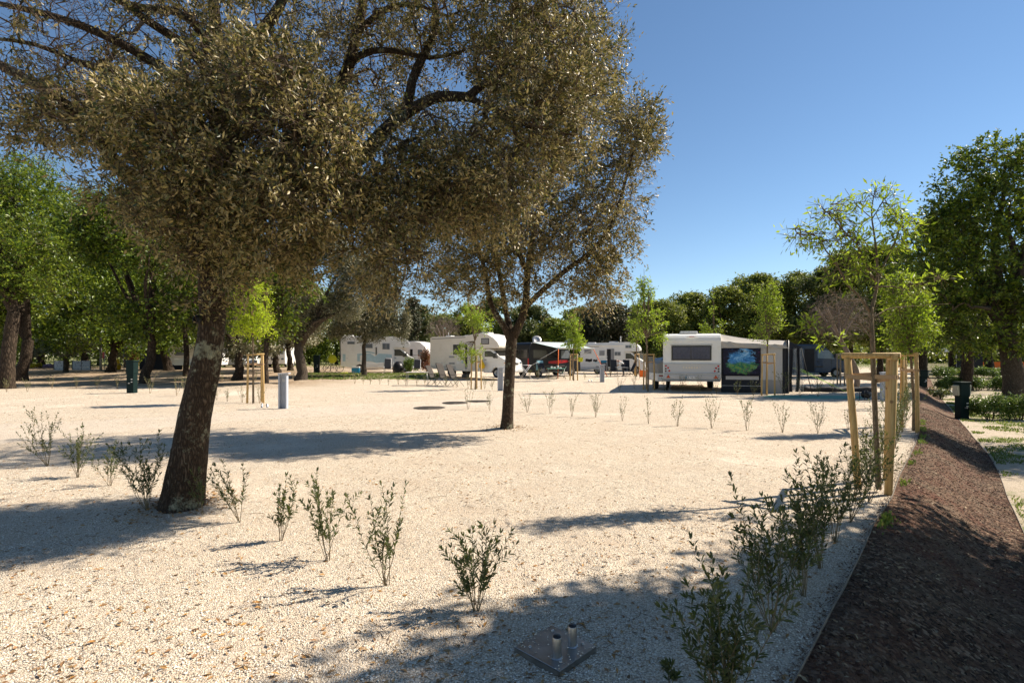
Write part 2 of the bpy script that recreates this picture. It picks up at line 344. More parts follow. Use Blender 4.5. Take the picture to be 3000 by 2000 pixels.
M['wood'] = woodmat(); M['wood_old'] = simple('weathered_wood', (.30, .24, .17), .8, var=.25, scale=18)
M['strap'] = simple('jute_strap', (.42, .28, .16), .85, var=.12, scale=120, bump=.4, bscale=300)
M['steel'] = simple('brushed_steel', (.42, .41, .40), .34, 1.0, var=.12, scale=9, dirt=(.38, .31, .22))
M['steel_shiny'] = simple('polished_steel', (.45, .43, .41), .32, 1.0, var=.05)
M['edge'] = simple('rusty_edging', (.24, .205, .165), .7, .0, var=.2, scale=8)
M['zinc'] = simple('grey_painted_metal', (.42, .45, .50), .42, .0, var=.05, scale=3, dirt=(.36, .36, .36))
M['painted_sky_glass'] = simple('painted_sky_reflection_glass', (.16, .24, .30), .15, spec=.5)  # pale blue of the reflected sky is painted into the base colour
M['rubber_cap'] = simple('black_plastic', (.018, .018, .02), .35)
M['black'] = simple('matt_black', (.02, .02, .022), .7)
M['dgreen'] = simple('dark_green_plastic', (.006, .018, .017), .6, var=.1, spec=.12)
M['beige_plastic'] = simple('beige_plastic', (.34, .34, .26), .5)
M['white'] = simple('white_gelcoat', (.80, .785, .74), .32, var=.03, scale=1.5, coat=.2, dirt=(.68, .63, .54))
M['cream'] = simple('cream_gelcoat', (.76, .71, .62), .35, var=.03, scale=1.5, coat=.15, dirt=(.62, .55, .44))
M['silver'] = simple('silver_panel', (.50, .50, .50), .40, .15, var=.03, scale=2)
M['lgrey'] = simple('light_grey_plastic', (.55, .55, .54), .5)
M['mgrey'] = simple('mid_grey_plastic', (.28, .28, .28), .55)
M['pblue'] = simple('pale_blue_decal', (.42, .58, .64), .4)
M['navy'] = simple('navy_metallic_paint', (.028, .055, .10), .3, .0, coat=.2, spec=.3)
M['vanblack'] = simple('anthracite_paint', (.012, .014, .018), .35, .0, coat=.1, spec=.2)
M['red'] = simple('red_plastic', (.50, .02, .015), .3)
M['redstripe'] = simple('dark_red_decal', (.30, .015, .02), .4)
M['orange'] = simple('orange_fabric', (.75, .15, .02), .7)
M['amber'] = simple('amber_lens', (.70, .25, .03), .3)
M['glass'] = simple('tinted_glass', (.010, .011, .013), .10, var=.1, spec=.45)
M['glass_lt'] = simple('pale_window_glass', (.13, .15, .17), .15, spec=.4)
M['frame_bl'] = simple('dark_window_frame', (.05, .048, .045), .5)
M['tyre'] = simple('tyre_rubber', (.022, .021, .02), .85)
M['rim'] = simple('alloy_rim', (.36, .36, .36), .4, .6)
M['fab_grey'] = simple('grey_awning_fabric', (.33, .31, .285), .85, var=.06, scale=2, bump=.3, bscale=9)
M['fab_light'] = simple('light_awning_fabric', (.52, .49, .46), .85, var=.06, scale=2, bump=.3, bscale=9)
M['fab_roof'] = simple('awning_roof_fabric', (.47, .43, .385), .7, var=.06, scale=2, bump=.3, bscale=7)
M['fab_dark'] = simple('charcoal_fabric', (.026, .027, .033), .8, var=.1)
M['fab_white'] = simple('white_canvas', (.72, .72, .68), .75)
M['fab_mint'] = simple('pale_awning_vinyl', (.58, .70, .68), .6)
M['fab_brown'] = simple('brown_mesh_fabric', (.055, .047, .04), .8)
M['teal'] = simple('teal_towel', (.01, .16, .28), .9, bump=.4)
M['lime_cloth'] = simple('lime_towel', (.50, .52, .03), .9)
M['skyblue'] = simple('light_blue_fabric', (.22, .42, .50), .8)
M['blue'] = simple('blue_plastic', (.03, .30, .55), .4)
M['pipe_white'] = simple('white_tube', (.72, .72, .72), .35)
M['mat_green'] = simple('green_groundsheet', (.13, .30, .24), .8, var=.12, scale=5, bump=.5, bscale=8)
M['greenline'] = simple('yellow_green_cord', (.45, .75, .08), .6)
M['yellow'] = simple('yellow_cover', (.80, .50, .01), .45, bump=.6, bscale=12)
M['skin'] = simple('skin', (.52, .32, .23), .6); M['shirt_w'] = simple('white_shirt', (.72, .74, .74), .8); M['shirt_b'] = simple('blue_shirt', (.02, .09, .35), .8); M['shirt_r'] = simple('red_shirt', (.45, .10, .05), .8)
M['jeans'] = simple('dark_trousers', (.04, .045, .06), .8); M['hair'] = simple('dark_hair', (.05, .035, .025), .8)
M['clear'] = simple('clear_vinyl', (.34, .36, .37), .15, var=.2, scale=3, trans=.0, alpha=.45)
# ---------------- ground ----------------
MOUND_PX = [(890, 1122, 1.1, .22), (655, 1150, .8, .12), (777, 1130, .9, .15), (1485, 1255, .6, .05), (530, 1482, .7, .04)]
MOUNDS.extend([(G(u, v).x, G(u, v).y, r, h) for u, v, r, h in MOUND_PX])
def spaced(a, b, d0, g, dmax=1e9):
    out = [a]; d = d0
    while out[-1] < b: out.append(out[-1] + d); d = min(dmax, d * g)
    return out
YS = spaced(-7.5, 260, .16, 1.0, .16)[:60] + []
YS = [y for y in spaced(-8, 1.6, .5, 1.0)][:-1] + spaced(1.6, 900, .10, 1.013)
SS = spaced(0, 700, .10, 1.022)
def sheet(name, mat, fx, cols_, off=0.0):
    V = []; 
    for y in YS:
        for s_ in cols_:
            x = fx(y, s_); V.append((x, y, gz(x, y) + off))
    nc = len(cols_); V = np.array(V)
    i = np.arange(len(YS) - 1)[:, None] * nc + np.arange(nc - 1)[None, :]; i = i.ravel()
    Fc = np.stack([i, i + 1, i + nc + 1, i + nc], 1)
    o = link_mesh(name, np_mesh(name, V, Fc, 4, True), mat); o['kind'] = 'structure'; return o
gravel = sheet('gravel_ground', M['gravel'], lambda y, s_: edge_x(y) - s_, SS[::-1])
bank = sheet('mulch_bank', M['mulch'], lambda y, s_: edge_x(y) + s_ * bank_w(y), [i / 22 for i in range(23)])
lower = sheet('lower_ground', M['low'], lambda y, s_: edge_x(y) + bank_w(y) + s_, spaced(0, 700, .12, 1.035))
# thin metal edging between gravel and mulch, and along the lower path
def edging(name, off, z1, z0):
    mb = MB(); ys = [y / 4 for y in range(-8, 108)]
    P = []
    for y in ys:
        x = edge_x(y) + (off if off == 0 else bank_w(y)) + .012 * mnoise.noise(Vector((0, y * 1.1, off))); P.append((x, y, gz(x, y)))
    V = []
    for x, y, z in P: V += [(x - .004, y, z + z1), (x + .004, y, z + z1), (x + .004, y, z - z0), (x - .004, y, z - z0)]
    Fs = []
    for i in range(len(P) - 1):
        a = i * 4; Fs += [(a + k, a + (k + 1) % 4, a + 4 + (k + 1) % 4, a + 4 + k) for k in range(4)]
    mb.add(V, Fs); o = mb.build(name, M['edge']); o['kind'] = 'structure'; return o
edging('metal_kerb_strip', 0.0, .022, .08); edging('lower_metal_kerb_strip', 1.0, .012, .08)
# compacted track crossing the site
mb = MB(); trk = [(-400, 1392), (0, 1302), (400, 1262), (800, 1228), (1200, 1207), (1500, 1189)]
trk2 = [(-400, 1262), (0, 1240), (400, 1222), (800, 1196), (1200, 1176), (1500, 1160)]
A = [G(u, v) for u, v in trk]; B = [G(u, v) for u, v in trk2]; V = []; nn_ = 60; mm_ = 10
def lerp_path(P, t):
    t *= len(P) - 1; i = min(int(t), len(P) - 2); return P[i].lerp(P[i + 1], t - i)
for i in range(nn_ + 1):
    a = lerp_path(A, i / nn_); b = lerp_path(B, i / nn_)
    for j in range(mm_ + 1):
        p = a.lerp(b, j / mm_); V.append((p.x, p.y, gz(p.x, p.y) + (.006 if 0 < j < mm_ else -.01)))
mb.add(V, [(i * (mm_ + 1) + j, i * (mm_ + 1) + j + 1, (i + 1) * (mm_ + 1) + j + 1, (i + 1) * (mm_ + 1) + j) for i in range(nn_) for j in range(mm_)], True)
o = mb.build('gravel_track', M['track']); o['kind'] = 'structure'

def pts_on(xs, ys, dz=0): return np.array([[x, y, gz(x, y) + dz] for x, y in zip(xs, ys)])
def scatter_leaves(name, n, reg, L, mat, label, cat, flat=.35, dz=.006, fold=.2):
    xs, ys = reg(n); P = pts_on(xs, ys, dz); n = len(P)
    a = rng.uniform(0, 2 * math.pi, n); D = np.stack([np.cos(a), np.sin(a), rng.normal(0, flat * .5, n)], 1); N = np.stack([rng.normal(0, flat, n), rng.normal(0, flat, n), np.ones(n)], 1)
    ln = L * rng.uniform(.5, 1.3, n); o = link_mesh(name, leaf_mesh(name, P, D, N, ln, ln * rng.uniform(.3, .5, n), fold), mat); tag(o, label, cat, None, 'stuff'); return o
def reg_gravel(n):
    ys = 2.2 + 24 * rng.random(n) ** 1.7; xs = rng.uniform(-1.05, 1.0, n) * (ys + 1); k = np.array([x < edge_x(y) - .03 for x, y in zip(xs, ys)]); 
    # litter gathers in drifts
    d = np.array([mnoise.noise(Vector((x * .45, y * .45, 2))) for x, y in zip(xs, ys)]); k &= (d + rng.normal(0, .22, n) > 0.02) | (rng.random(n) < .25); return xs[k], ys[k]
scatter_leaves('fallen_leaves', 19000, reg_gravel, .044, M['leaf_dead'], 'small brown fallen leaves scattered over the pale gravel', 'fallen leaves')
def reg_base(n):
    a = rng.uniform(0, 6.28, n); r = .22 + .55 * rng.random(n) ** 1.5; c = [(MOUNDS[4][0], MOUNDS[4][1])] * (n * 2 // 3) + [(MOUNDS[3][0], MOUNDS[3][1])] * (n - n * 2 // 3); c = np.array(c)
    return c[:, 0] + np.cos(a) * r, c[:, 1] + np.sin(a) * r
scatter_leaves('trunk_foot_litter', 1100, reg_base, .045, M['leaf_dead'], 'brown leaves gathered round the feet of the two holm oak trunks', 'fallen leaves', .6)
def reg_bank(n):
    ys = 2.2 + 16 * rng.random(n) ** 1.4; xs = np.array([edge_x(y) for y in ys]) + rng.uniform(.02, 1, n) * np.array([bank_w(y) for y in ys]); return xs, ys
o = scatter_leaves('wood_chips', 26000, reg_bank, .032, leafmat('chips', [(.03, .018, .012), (.07, .04, .026), (.13, .08, .052), (.20, .145, .10)], None, 0.0, .9), 'coarse brown bark chips covering the sloping mulch bank', 'bark mulch', .7, .004)
scatter_leaves('pale_litter', 1500, reg_bank, .045, leafmat('pale_litter', [(.30, .22, .13), (.40, .32, .2), (.22, .12, .05)], None, 0.05, .8), 'pale dry leaves lying over the brown mulch bank', 'dry leaves', .4, .008)
# twigs on gravel
n = 260; xs, ys = reg_gravel(n * 2); xs = xs[:n]; ys = ys[:n]; P = pts_on(xs, ys, .006); a = rng.uniform(0, 6.28, len(P)); ln = rng.uniform(.03, .13, len(P))
B1 = P + np.stack([np.cos(a) * ln, np.sin(a) * ln, rng.uniform(-.0, .01, len(P))], 1); a2 = a + rng.normal(0, .5, len(P)); C1 = B1 + np.stack([np.cos(a2) * ln, np.sin(a2) * ln, rng.uniform(-.01, .01, len(P))], 1)
V1, F1 = sticks(np.concatenate([P, B1]), np.concatenate([B1, C1]), np.full(2 * len(P), .002), np.full(2 * len(P), .0012))
o = link_mesh('fallen_twigs', np_mesh('fallen_twigs', V1, F1, 4), M['twig']); tag(o, 'thin dry twigs fallen on the pale gravel', 'twigs', None, 'stuff')
# loose stones: small pebbles proud of the gravel near the camera
def pebbles(n):
    ys = 2.3 + 6.5 * rng.random(n) ** 1.8; xs = rng.uniform(-1.0, 1.0, n) * (ys + .4); k = np.array([x < edge_x(y) - .02 for x, y in zip(xs, ys)]); xs, ys = xs[k], ys[k]
    P = pts_on(xs, ys, .002); n = len(P); r = rng.uniform(.004, .0085, n)
    base = np.array([[1, 0, 0], [0, 1, 0], [-1, 0, 0], [0, -1, 0], [0, 0, .75], [0, 0, -.6]], float)[None] * rng.uniform(.65, 1.25, (n, 6, 3))
    a = rng.uniform(0, 6.28, n); c, s_ = np.cos(a)[:, None], np.sin(a)[:, None]
    X = base[:, :, 0] * c - base[:, :, 1] * s_; Y = base[:, :, 0] * s_ + base[:, :, 1] * c
    V = (np.stack([X, Y, base[:, :, 2]], 2) * r[:, None, None] + P[:, None]).reshape(-1, 3)
    f = np.array([[0, 1, 4], [1, 2, 4], [2, 3, 4], [3, 0, 4]]); Fc = (np.arange(n)[:, None, None] * 6 + f[None]).reshape(-1, 3)
    return np_mesh('loose_gravel', V, Fc, 3)
o = link_mesh('loose_gravel', pebbles(70000), leafmat('pebble_stone', [(.40, .33, .25), (.60, .52, .41), (.72, .65, .54), (.84, .79, .70)], None, 0.0, .9)); tag(o, 'loose pale stones covering the ground nearest the viewer', 'gravel', None, 'stuff')
# grass: tufts on the lower ground, strips behind
def grass(name, n, reg, h, label):
    xs, ys = reg(n); P = pts_on(xs, ys); n = len(P); D = np.stack([rng.normal(0, .35, n), rng.normal(0, .35, n), np.ones(n)], 1); a = rng.uniform(0, 6.28, n)
    N = np.stack([np.cos(a), np.sin(a), np.zeros(n)], 1); ln = h * rng.uniform(.4, 1.3, n)
    o = link_mesh(name, leaf_mesh(name, P, D, N, ln, .010 + ys * .0011, 0), M['leaf_grass']); tag(o, label, 'grass', None, 'stuff')
def clumpy(xs, ys, thr, s_=.9): return np.array([mnoise.noise(Vector((x * s_, y * s_, 7))) > thr for x, y in zip(xs, ys)])
def reg_low(n):
    ys = 5 + 22 * rng.random(n) ** 1.1; xs = np.array([edge_x(y) + bank_w(y) for y in ys]) + .05 + 8 * rng.random(n) ** 1.2; k = clumpy(xs, ys, -.06); return xs[k], ys[k]
grass('grass', 60000, reg_low, .055, 'short patchy grass on the lower sandy ground to the right of the bank')
def reg_weeds(n):
    c = rng.uniform(4.6, 15, 16); k = rng.integers(0, 16, n); ys = c[k] + rng.normal(0, .10, n); xs = np.array([edge_x(y) for y in ys]) + .05 + np.abs(rng.normal(0, .06, n)); return xs, ys
grass('edge_weeds', 900, reg_weeds, .055, 'small weeds sprouting along the metal edging of the mulch bank')
def reg_spill(n):
    ys = 2.4 + 14 * rng.random(n) ** 1.4; xs = np.array([edge_x(y) for y in ys]) - np.abs(rng.normal(0, .07, n)); return xs, ys
scatter_leaves('spilled_chips', 2200, reg_spill, .026, leafmat('spill', [(.12, .07, .045), (.22, .14, .09), (.06, .03, .02)], None, 0.0, .9), 'bark chips spilled over the edging onto the gravel', 'bark mulch', .6, .006)
def reg_strip(n):
    u = rng.uniform(900, 1290, n); v = rng.uniform(1094, 1104, n); P = [G(a_, b_) for a_, b_ in zip(u, v)]; return np.array([p.x for p in P]), np.array([p.y for p in P])
grass('grass_strip', 9000, reg_strip, .10, 'narrow strip of short grass in front of the white and blue motorhome')
def reg_back(n):
    ys = 62 + 60 * rng.random(n); xs = rng.uniform(-1.1, 1.1, n) * ys; k = clumpy(xs, ys, -.05, .1); return xs[k], ys[k]
grass('far_grass', 12000, reg_back, .25, 'rough grass under the distant trees')

# ---------------- trees ----------------
def grow(limbs, att, seed=0, step=.28, curve=.10, droop=0.0):
    """connect attractors to the nearest point of the skeleton; returns segments A,B,ra,rb and the end twigs"""
    r_ = np.random.default_rng(seed); nodes = []; 
    for pts in limbs:
        for a, b in zip(pts[:-1], pts[1:]):
            L_ = (b - a).length; k = max(1, int(L_ / .2))
            for i in range(k): nodes.append(tuple(a.lerp(b, i / k)))
        nodes.append(tuple(pts[-1]))
    nb = len(nodes); cap = nb + len(att) * 9
    P = np.zeros((cap, 3)); P[:nb] = nodes; par = np.full(cap, -1); n = nb; cnt = np.zeros(cap)
    d0 = np.array([np.min(np.sum((P[:nb] - a) ** 2, 1)) for a in att]); order = np.argsort(d0); ends = []
    for ai in order:
        a = att[ai]; d = np.sum((P[:n] - a) ** 2, 1); j = int(np.argmin(d)); dist = math.sqrt(d[j])
        k = int(min(7, max(2, dist / step))); q0 = P[j]; last = j; off = r_.normal(0, curve * dist, 3)
        for i in range(1, k + 1):
            t = i / k; q = q0 + (a - q0) * t + off * math.sin(math.pi * t) + r_.normal(0, .02, 3); q[2] -= droop * t * t * dist
            P[n] = q; par[n] = last; last = n; n += 1
        ends.append(last)
    cnt[ends] = 1
    for i in range(n - 1, nb - 1, -1):
        if par[i] >= nb: cnt[par[i]] += cnt[i]
    idx = np.arange(nb, n); A_ = P[par[idx]]; B_ = P[idx]; rr = .0032 * np.maximum(cnt[idx], 1) ** .5
    pr = np.where(par[idx] >= nb, .0032 * np.maximum(cnt[par[idx]], 1) ** .5, rr * 1.3)
    e = np.array(ends); return A_, B_, np.minimum(pr, rr * 1.5), rr, P[e], unit(P[e] - P[par[e]])
def ell(c, r, n, r_):
    d = unit(r_.normal(0, 1, (n, 3))); return np.array(c) + d * (r_.random((n, 1)) ** .42) * np.array(r)
def sprigs(E, D, per, Ll, r_, spread=.10, length=.30, droop=-.1, ratio=.38):
    """leaves around short shoots that end at E"""
    n = len(E) * per; E2 = np.repeat(E, per, 0); D2 = np.repeat(D, per, 0)
    # three shoots per end, each with a slightly different heading
    sh = np.repeat(unit(np.repeat(D, 4, 0) + r_.normal(0, .75, (len(E) * 4, 3))), 1, 0).reshape(len(E), 4, 3)
    pick = r_.integers(0, 4, n); S = sh[np.repeat(np.arange(len(E)), per), pick]
    t = r_.random((n, 1)); P = E2 + S * t * length * r_.uniform(.6, 1.2, (n, 1)) + r_.normal(0, spread * .3, (n, 3)); P[:, 2] += droop * t[:, 0] ** 2 * length
    LD = unit(S * .9 + unit(r_.normal(0, 1, (n, 3))) * .8); N = unit(r_.normal(0, 1, (n, 3)) + np.array([0, 0, .5]))
    ln = Ll * r_.uniform(.55, 1.25, n)
    A_ = np.repeat(E, 4, 0); B_ = A_ + sh.reshape(-1, 3) * length * .9; B_[:, 2] += droop * length * .8
    return (P, LD, N, ln, ln * ratio), (A_, B_)

def skeleton_tree(name, label, base, trunk, limbs, clumps, per, leafL, mleaf, mbark, mtwig=None, group=None, seed=1, sides=16, rough=.10, leafratio=.38, fold=.12, length=.30, step=.28, bare=None, droop=0.0, extra_att=None, clump=False):
    r_ = np.random.default_rng(seed); t = thing(name, label, 'tree', base, 0, group); b = Vector(base)
    mb = MB(); 
    def sub(pts, rad):
        P = [Vector(p) for p in pts]; out = []; ro = []
        for i in range(len(P) - 1):
            p0 = P[max(0, i - 1)]; p1 = P[i]; p2 = P[i + 1]; p3 = P[min(len(P) - 1, i + 2)]; k = max(2, int((p2 - p1).length / .14))
            for j in range(k):
                s_ = j / k; q = .5 * ((2 * p1) + (p2 - p0) * s_ + (2 * p0 - 5 * p1 + 4 * p2 - p3) * s_ * s_ + (3 * p1 - p0 - 3 * p2 + p3) * s_ ** 3)
                out.append(q); ro.append(rad[i] + (rad[i + 1] - rad[i]) * s_)
        return out + [P[-1]], ro + [rad[-1]]
    tp, tr = sub(*trunk); 
    mb.tube([p - b for p in tp], tr, sides, True, rough, seed); mb.build('trunk', mbark, t)
    lb = MB(); lpts = []
    for pts, rad in limbs:
        p, r2 = sub(pts, rad); lpts.append(p); lb.tube([q - b for q in p], r2, 9, True, rough, seed + 3)
    if limbs: lb.build('limbs', mbark, t)
    att = []
    for c, rd, n in clumps: att.append(ell(c, rd, n, r_))
    if extra_att is not None: att.append(extra_att)
    att = np.concatenate(att) if att else np.zeros((0, 3))
    if len(att):
        A_, B_, ra, rb, E, D = grow(lpts if lpts else [tp], att, seed, step, .10, droop)
        keep = np.ones(len(E), bool)
        if bare is not None: keep = np.array([not bare(e, r_) for e in E])
        lf, (SA, SB) = sprigs(E, D, per, leafL, r_, length=length, ratio=leafratio)
        bb = np.array(b)
        V, Fc = sticks(np.concatenate([A_, SA]) - bb, np.concatenate([B_, SB]) - bb, np.concatenate([ra, np.full(len(SA), .0028)]), np.concatenate([rb, np.full(len(SA), .0016)]))
        link_mesh('twigs', np_mesh('twigs', V, Fc, 4), mtwig or mbark, t)
        k = np.repeat(keep, per) & (r_.random(len(lf[0])) < np.clip(.4 + .8 * (np.sin(lf[0][:, 0] * 2.1) * np.cos(lf[0][:, 2] * 2.7 + lf[0][:, 1]) * .62 + .5), .10, 1))
        q_ = lf[0] * (2.4 / length); k &= (np.sin(q_[:, 0] + 1.3 * np.sin(q_[:, 2] * .7)) * np.sin(q_[:, 1] * 1.1 + 2) * np.sin(q_[:, 2] * 1.2 + .8 * np.sin(q_[:, 0])) > .07 - .60 * r_.random(len(q_))) if clump else True
        link_mesh('crown', leaf_mesh('crown', lf[0][k] - bb, lf[1][k], lf[2][k], lf[3][k], lf[4][k], fold), mleaf, t)
    return t
def LP(pts, dflt=None): return [W3(*p) if len(p) == 3 else W3(p[0], p[1], dflt) for p in pts]
def CL(lst, kden=1.0):
    out = []
    for u, v, ru, rv, Y, rY, n in lst: out.append((tuple(W3(u, v, Y)), (ru / F * Y, rY, rv / F * Y), int(n * kden)))
    return out

# big leaning holm oak
b1 = G(532, 1482); k = b1.y
tr = LP([(530, 1510, k), (534, 1475, k), (545, 1394, k), (557, 1312, k), (566, 1251, k), (578, 1187, k), (602, 1078, k), (616, 996, k), (622, 918, k), (618, 820, k), (613, 720, k + .1), (614, 670, k + .1)])
trunk = (tr, [.265, .232, .205, .180, .170, .168, .152, .140, .135, .135, .138, .13])
limbs = [
 (LP([(612, 740, 6.3), (560, 650, 6.15), (430, 565, 6.0), (330, 470, 5.9), (290, 400, 5.9), (230, 335, 5.9), (120, 258, 6), (0, 190, 6.1), (-140, 130, 6.2)]), [.12, .10, .085, .075, .07, .065, .055, .05, .035]),
 (LP([(613, 730, 6.35), (640, 580, 6.5), (672, 420, 6.7), (665, 300, 6.9), (640, 150, 7), (625, 0, 7.1), (600, -220, 7.2)]), [.14, .12, .105, .09, .075, .065, .04]),
 (LP([(672, 420, 6.7), (715, 220, 6.9), (760, 105, 6.9), (800, 50, 6.8), (835, -20, 6.8), (860, -160, 6.8)]), [.10, .085, .075, .065, .055, .03]),
 (LP([(614, 740, 6.4), (720, 630, 6.55), (860, 560, 6.8), (1000, 500, 7), (1080, 440, 7), (1112, 398, 7), (1190, 310, 7.1), (1207, 240, 7.1), (1240, 165, 7.2), (1275, 90, 7.25), (1272, -20, 7.3), (1280, -160, 7.3)]), [.14, .125, .11, .10, .095, .085, .07, .06, .055, .05, .04, .025]),
 (LP([(1112, 398, 7), (1200, 325, 6.95), (1290, 283, 6.9), (1368, 285, 6.9), (1400, 258, 6.9), (1470, 210, 7), (1545, 155, 7.1), (1640, 105, 7.2)]), [.08, .072, .066, .06, .05, .045, .035, .018]),
 (LP([(1368, 285, 6.9), (1460, 325, 6.85), (1560, 375, 6.8), (1680, 395, 6.8)]), [.045, .035, .025, .012]),
 (LP([(640, 580, 6.5), (760, 490, 7), (890, 400, 7.3), (970, 300, 7.4), (1020, 200, 7.4), (1045, 100, 7.5), (1065, 0, 7.5), (1075, -160, 7.5)]), [.11, .10, .095, .09, .08, .07, .06, .04]),
 (LP([(1020, 180, 7.4), (1090, 150, 7.3), (1160, 150, 7.2), (1260, 170, 7.2), (1360, 150, 7.2)]), [.05, .042, .036, .028, .014]),
 (LP([(1045, 100, 7.5), (1110, 40, 7.4), (1200, 12, 7.3), (1290, 40, 7.3)]), [.05, .042, .03, .012]),
 (LP([(672, 430, 6.7), (600, 300, 6.4), (480, 205, 6.2), (350, 125, 6), (200, 62, 5.9), (40, 20, 5.8), (-120, -10, 5.8)]), [.09, .075, .06, .048, .038, .028, .016]),
 (LP([(665, 300, 6.9), (560, 150, 6.5), (430, 60, 6.2), (320, -30, 6)]), [.07, .055, .045, .025]),
 (LP([(700, 300, 6.8), (560, 60, 6.6), (420, 25, 6.5), (330, 0, 6.4)]), [.05, .05, .045, .03]),
 (LP([(560, 300, 6.4), (400, 240, 6.1), (250, 190, 5.9), (100, 130, 5.7), (-60, 110, 5.6)]), [.045, .04, .03, .022, .012]),
 (LP([(860, 560, 6.8), (960, 600, 6.3), (1080, 640, 6.2), (1180, 720, 6.1)]), [.06, .045, .03, .012]),
 (LP([(720, 630, 6.55), (800, 560, 5.9), (880, 420, 5.4), (930, 300, 5.2)]), [.06, .045, .03, .012]),
]
cl = [(180, 120, 250, 150, 6.0, 1.1, 170), (300, 330, 240, 110, 5.8, .9, 150), (90, 330, 130, 120, 5.9, .8, 70), (520, 430, 190, 150, 5.7, 1.0, 210), (600, 120, 240, 150, 6.6, 1.3, 180),
      (790, 300, 230, 150, 5.5, .7, 260), (950, 430, 150, 150, 5.5, .7, 170), (700, 480, 280, 120, 5.6, .8, 240), (860, 580, 230, 100, 5.6, .8, 200), (1020, 560, 130, 110, 6, .9, 110),
      (600, 620, 210, 110, 5.8, .8, 180), (760, 680, 150, 70, 5.9, .7, 85), (400, 560, 110, 70, 5.9, .6, 40), (560, 700, 130, 80, 5.9, .7, 60), (850, 740, 120, 70, 5.9, .6, 55), (700, 810, 100, 50, 6.0, .5, 24), (1120, 840, 80, 60, 6.3, .5, 26), (610, 760, 75, 70, 6.0, .5, 34), (610, 890, 45, 40, 6.1, .3, 12),
      (1120, 80, 180, 130, 7.2, 1.2, 120), (1400, 60, 220, 140, 7.2, 1.3, 215), (1150, 300, 170, 110, 7.9, .8, 70), (1610, 60, 130, 130, 7.3, 1.2, 150), (1690, 200, 85, 120, 7.2, 1.0, 90), (1560, 230, 200, 120, 7.1, 1.2, 230),
      (1660, 350, 120, 110, 7.0, 1.0, 110), (1470, 430, 220, 120, 7.0, 1.2, 210), (1240, 450, 170, 120, 6.8, 1.0, 140), (1200, 600, 170, 110, 6.7, 1.0, 170), (1420, 580, 190, 110, 6.9, 1.1, 200), (1100, 680, 120, 90, 6.3, .8, 95),
      (1180, 770, 90, 60, 6.2, .6, 38), (930, 130, 140, 120, 7.2, 1.1, 90), (640, -150, 520, 140, 7, 2.0, 150), (1350, -130, 340, 110, 7.2, 1.6, 80), (500, 260, 500, 200, 8.0, .9, 150), (900, -230, 420, 120, 7.2, 2.2, 150)]  # last clump, above the frame, is added to shade the top centre
def bare1(e, r_):
    u = e[0] / e[1] * F + 1500; v = VH - (e[2] - H) / e[1] * F
    return (u < 330 and v < 280 and r_.random() < .75) or (u < 560 and v < 200 and r_.random() < .35)
oak1 = skeleton_tree('holm_oak', 'huge dark holm oak on a thick leaning lichen-spotted trunk at the left', b1, trunk, limbs, CL(cl, 1.0), 80, .060, M['leaf_holm'], M['bark_oak'], M['twig'], seed=11, sides=28, rough=.075, length=.30, bare=bare1, leafratio=.36, clump=True)
# hollow knot on the trunk
kb = W3(603, 938, k); mb = MB(); mb.lathe([(.0, .0), (.03, .0), (.045, .02), (.05, -.01), (.035, -.03)], (0, 0, 0), 12, 'y'); 
o = mb.build('knot_hole', M['black'], oak1); o.location = kb - b1 + Vector((0, -.165, 0))
# forked holm oak behind
b2 = G(1485, 1253); k = b2.y
tr = LP([(1484, 1262, k), (1486, 1230, k), (1490, 1150, k), (1494, 1080, k), (1498, 1010, k), (1503, 965, k)])
limbs = [
 (LP([(1497, 1000, k), (1478, 958, k - .05), (1450, 915, k - .1), (1432, 870, k), (1424, 810, k + .1), (1400, 720, k + .2), (1370, 620, k)]), [.10, .075, .066, .06, .055, .045, .02]),
 (LP([(1500, 990, k), (1486, 930, k + .2), (1477, 880, k + .3), (1466, 820, k + .3), (1452, 730, k + .4), (1440, 620, k + .5), (1430, 480, k + .6)]), [.10, .068, .062, .056, .05, .04, .02]),
 (LP([(1503, 985, k), (1528, 935, k - .05), (1541, 880, k - .1), (1546, 800, k), (1560, 700, k), (1600, 560, k + .2), (1660, 400, k + .3), (1710, 250, k + .4), (1730, 80, k + .4)]), [.12, .09, .08, .072, .065, .056, .045, .035, .02]),
 (LP([(1535, 905, k - .1), (1590, 850, k - .4), (1660, 790, k - .6), (1740, 730, k - .7), (1800, 640, k - .7), (1840, 500, k - .6), (1870, 400, k - .5)]), [.07, .06, .055, .05, .042, .03, .015]),
 (LP([(1546, 800, k), (1500, 700, k - .6), (1440, 600, k - .9), (1380, 520, k - 1)]), [.06, .05, .04, .02]),
 (LP([(1710, 700, k - .6), (1780, 560, k - .2), (1850, 380, k)]), [.04, .03, .015])]
cl = [(1620, 700, 190, 120, k - .6, 1.6, 170), (1470, 690, 180, 110, k - .4, 1.5, 170), (1360, 760, 130, 90, k - .3, 1.2, 90), (1290, 850, 70, 60, k - .3, .8, 24), (1410, 830, 110, 60, k - .2, 1.0, 50), (1700, 580, 180, 130, k - .5, 1.6, 190),
      (1835, 420, 95, 110, k - .3, 1.3, 120), (1850, 340, 80, 50, k - .2, .9, 50), (1880, 400, 50, 60, k - .3, .7, 30), (1790, 280, 50, 60, k, 1.0, 32), (1750, 150, 70, 150, k, 1.4, 90), (1800, 650, 90, 120, k - .4, 1.2, 95), (1740, 800, 90, 80, k - .4, 1.1, 60), (1760, 880, 55, 50, k - .5, .8, 22),
      (1600, 820, 150, 80, k - .4, 1.3, 75), (1530, 430, 260, 180, k, 2.0, 200), (1400, 560, 200, 150, k, 1.8, 140), (1600, 150, 240, 200, k + .3, 2.0, 180), (1340, 640, 120, 110, k, 1.2, 75)]
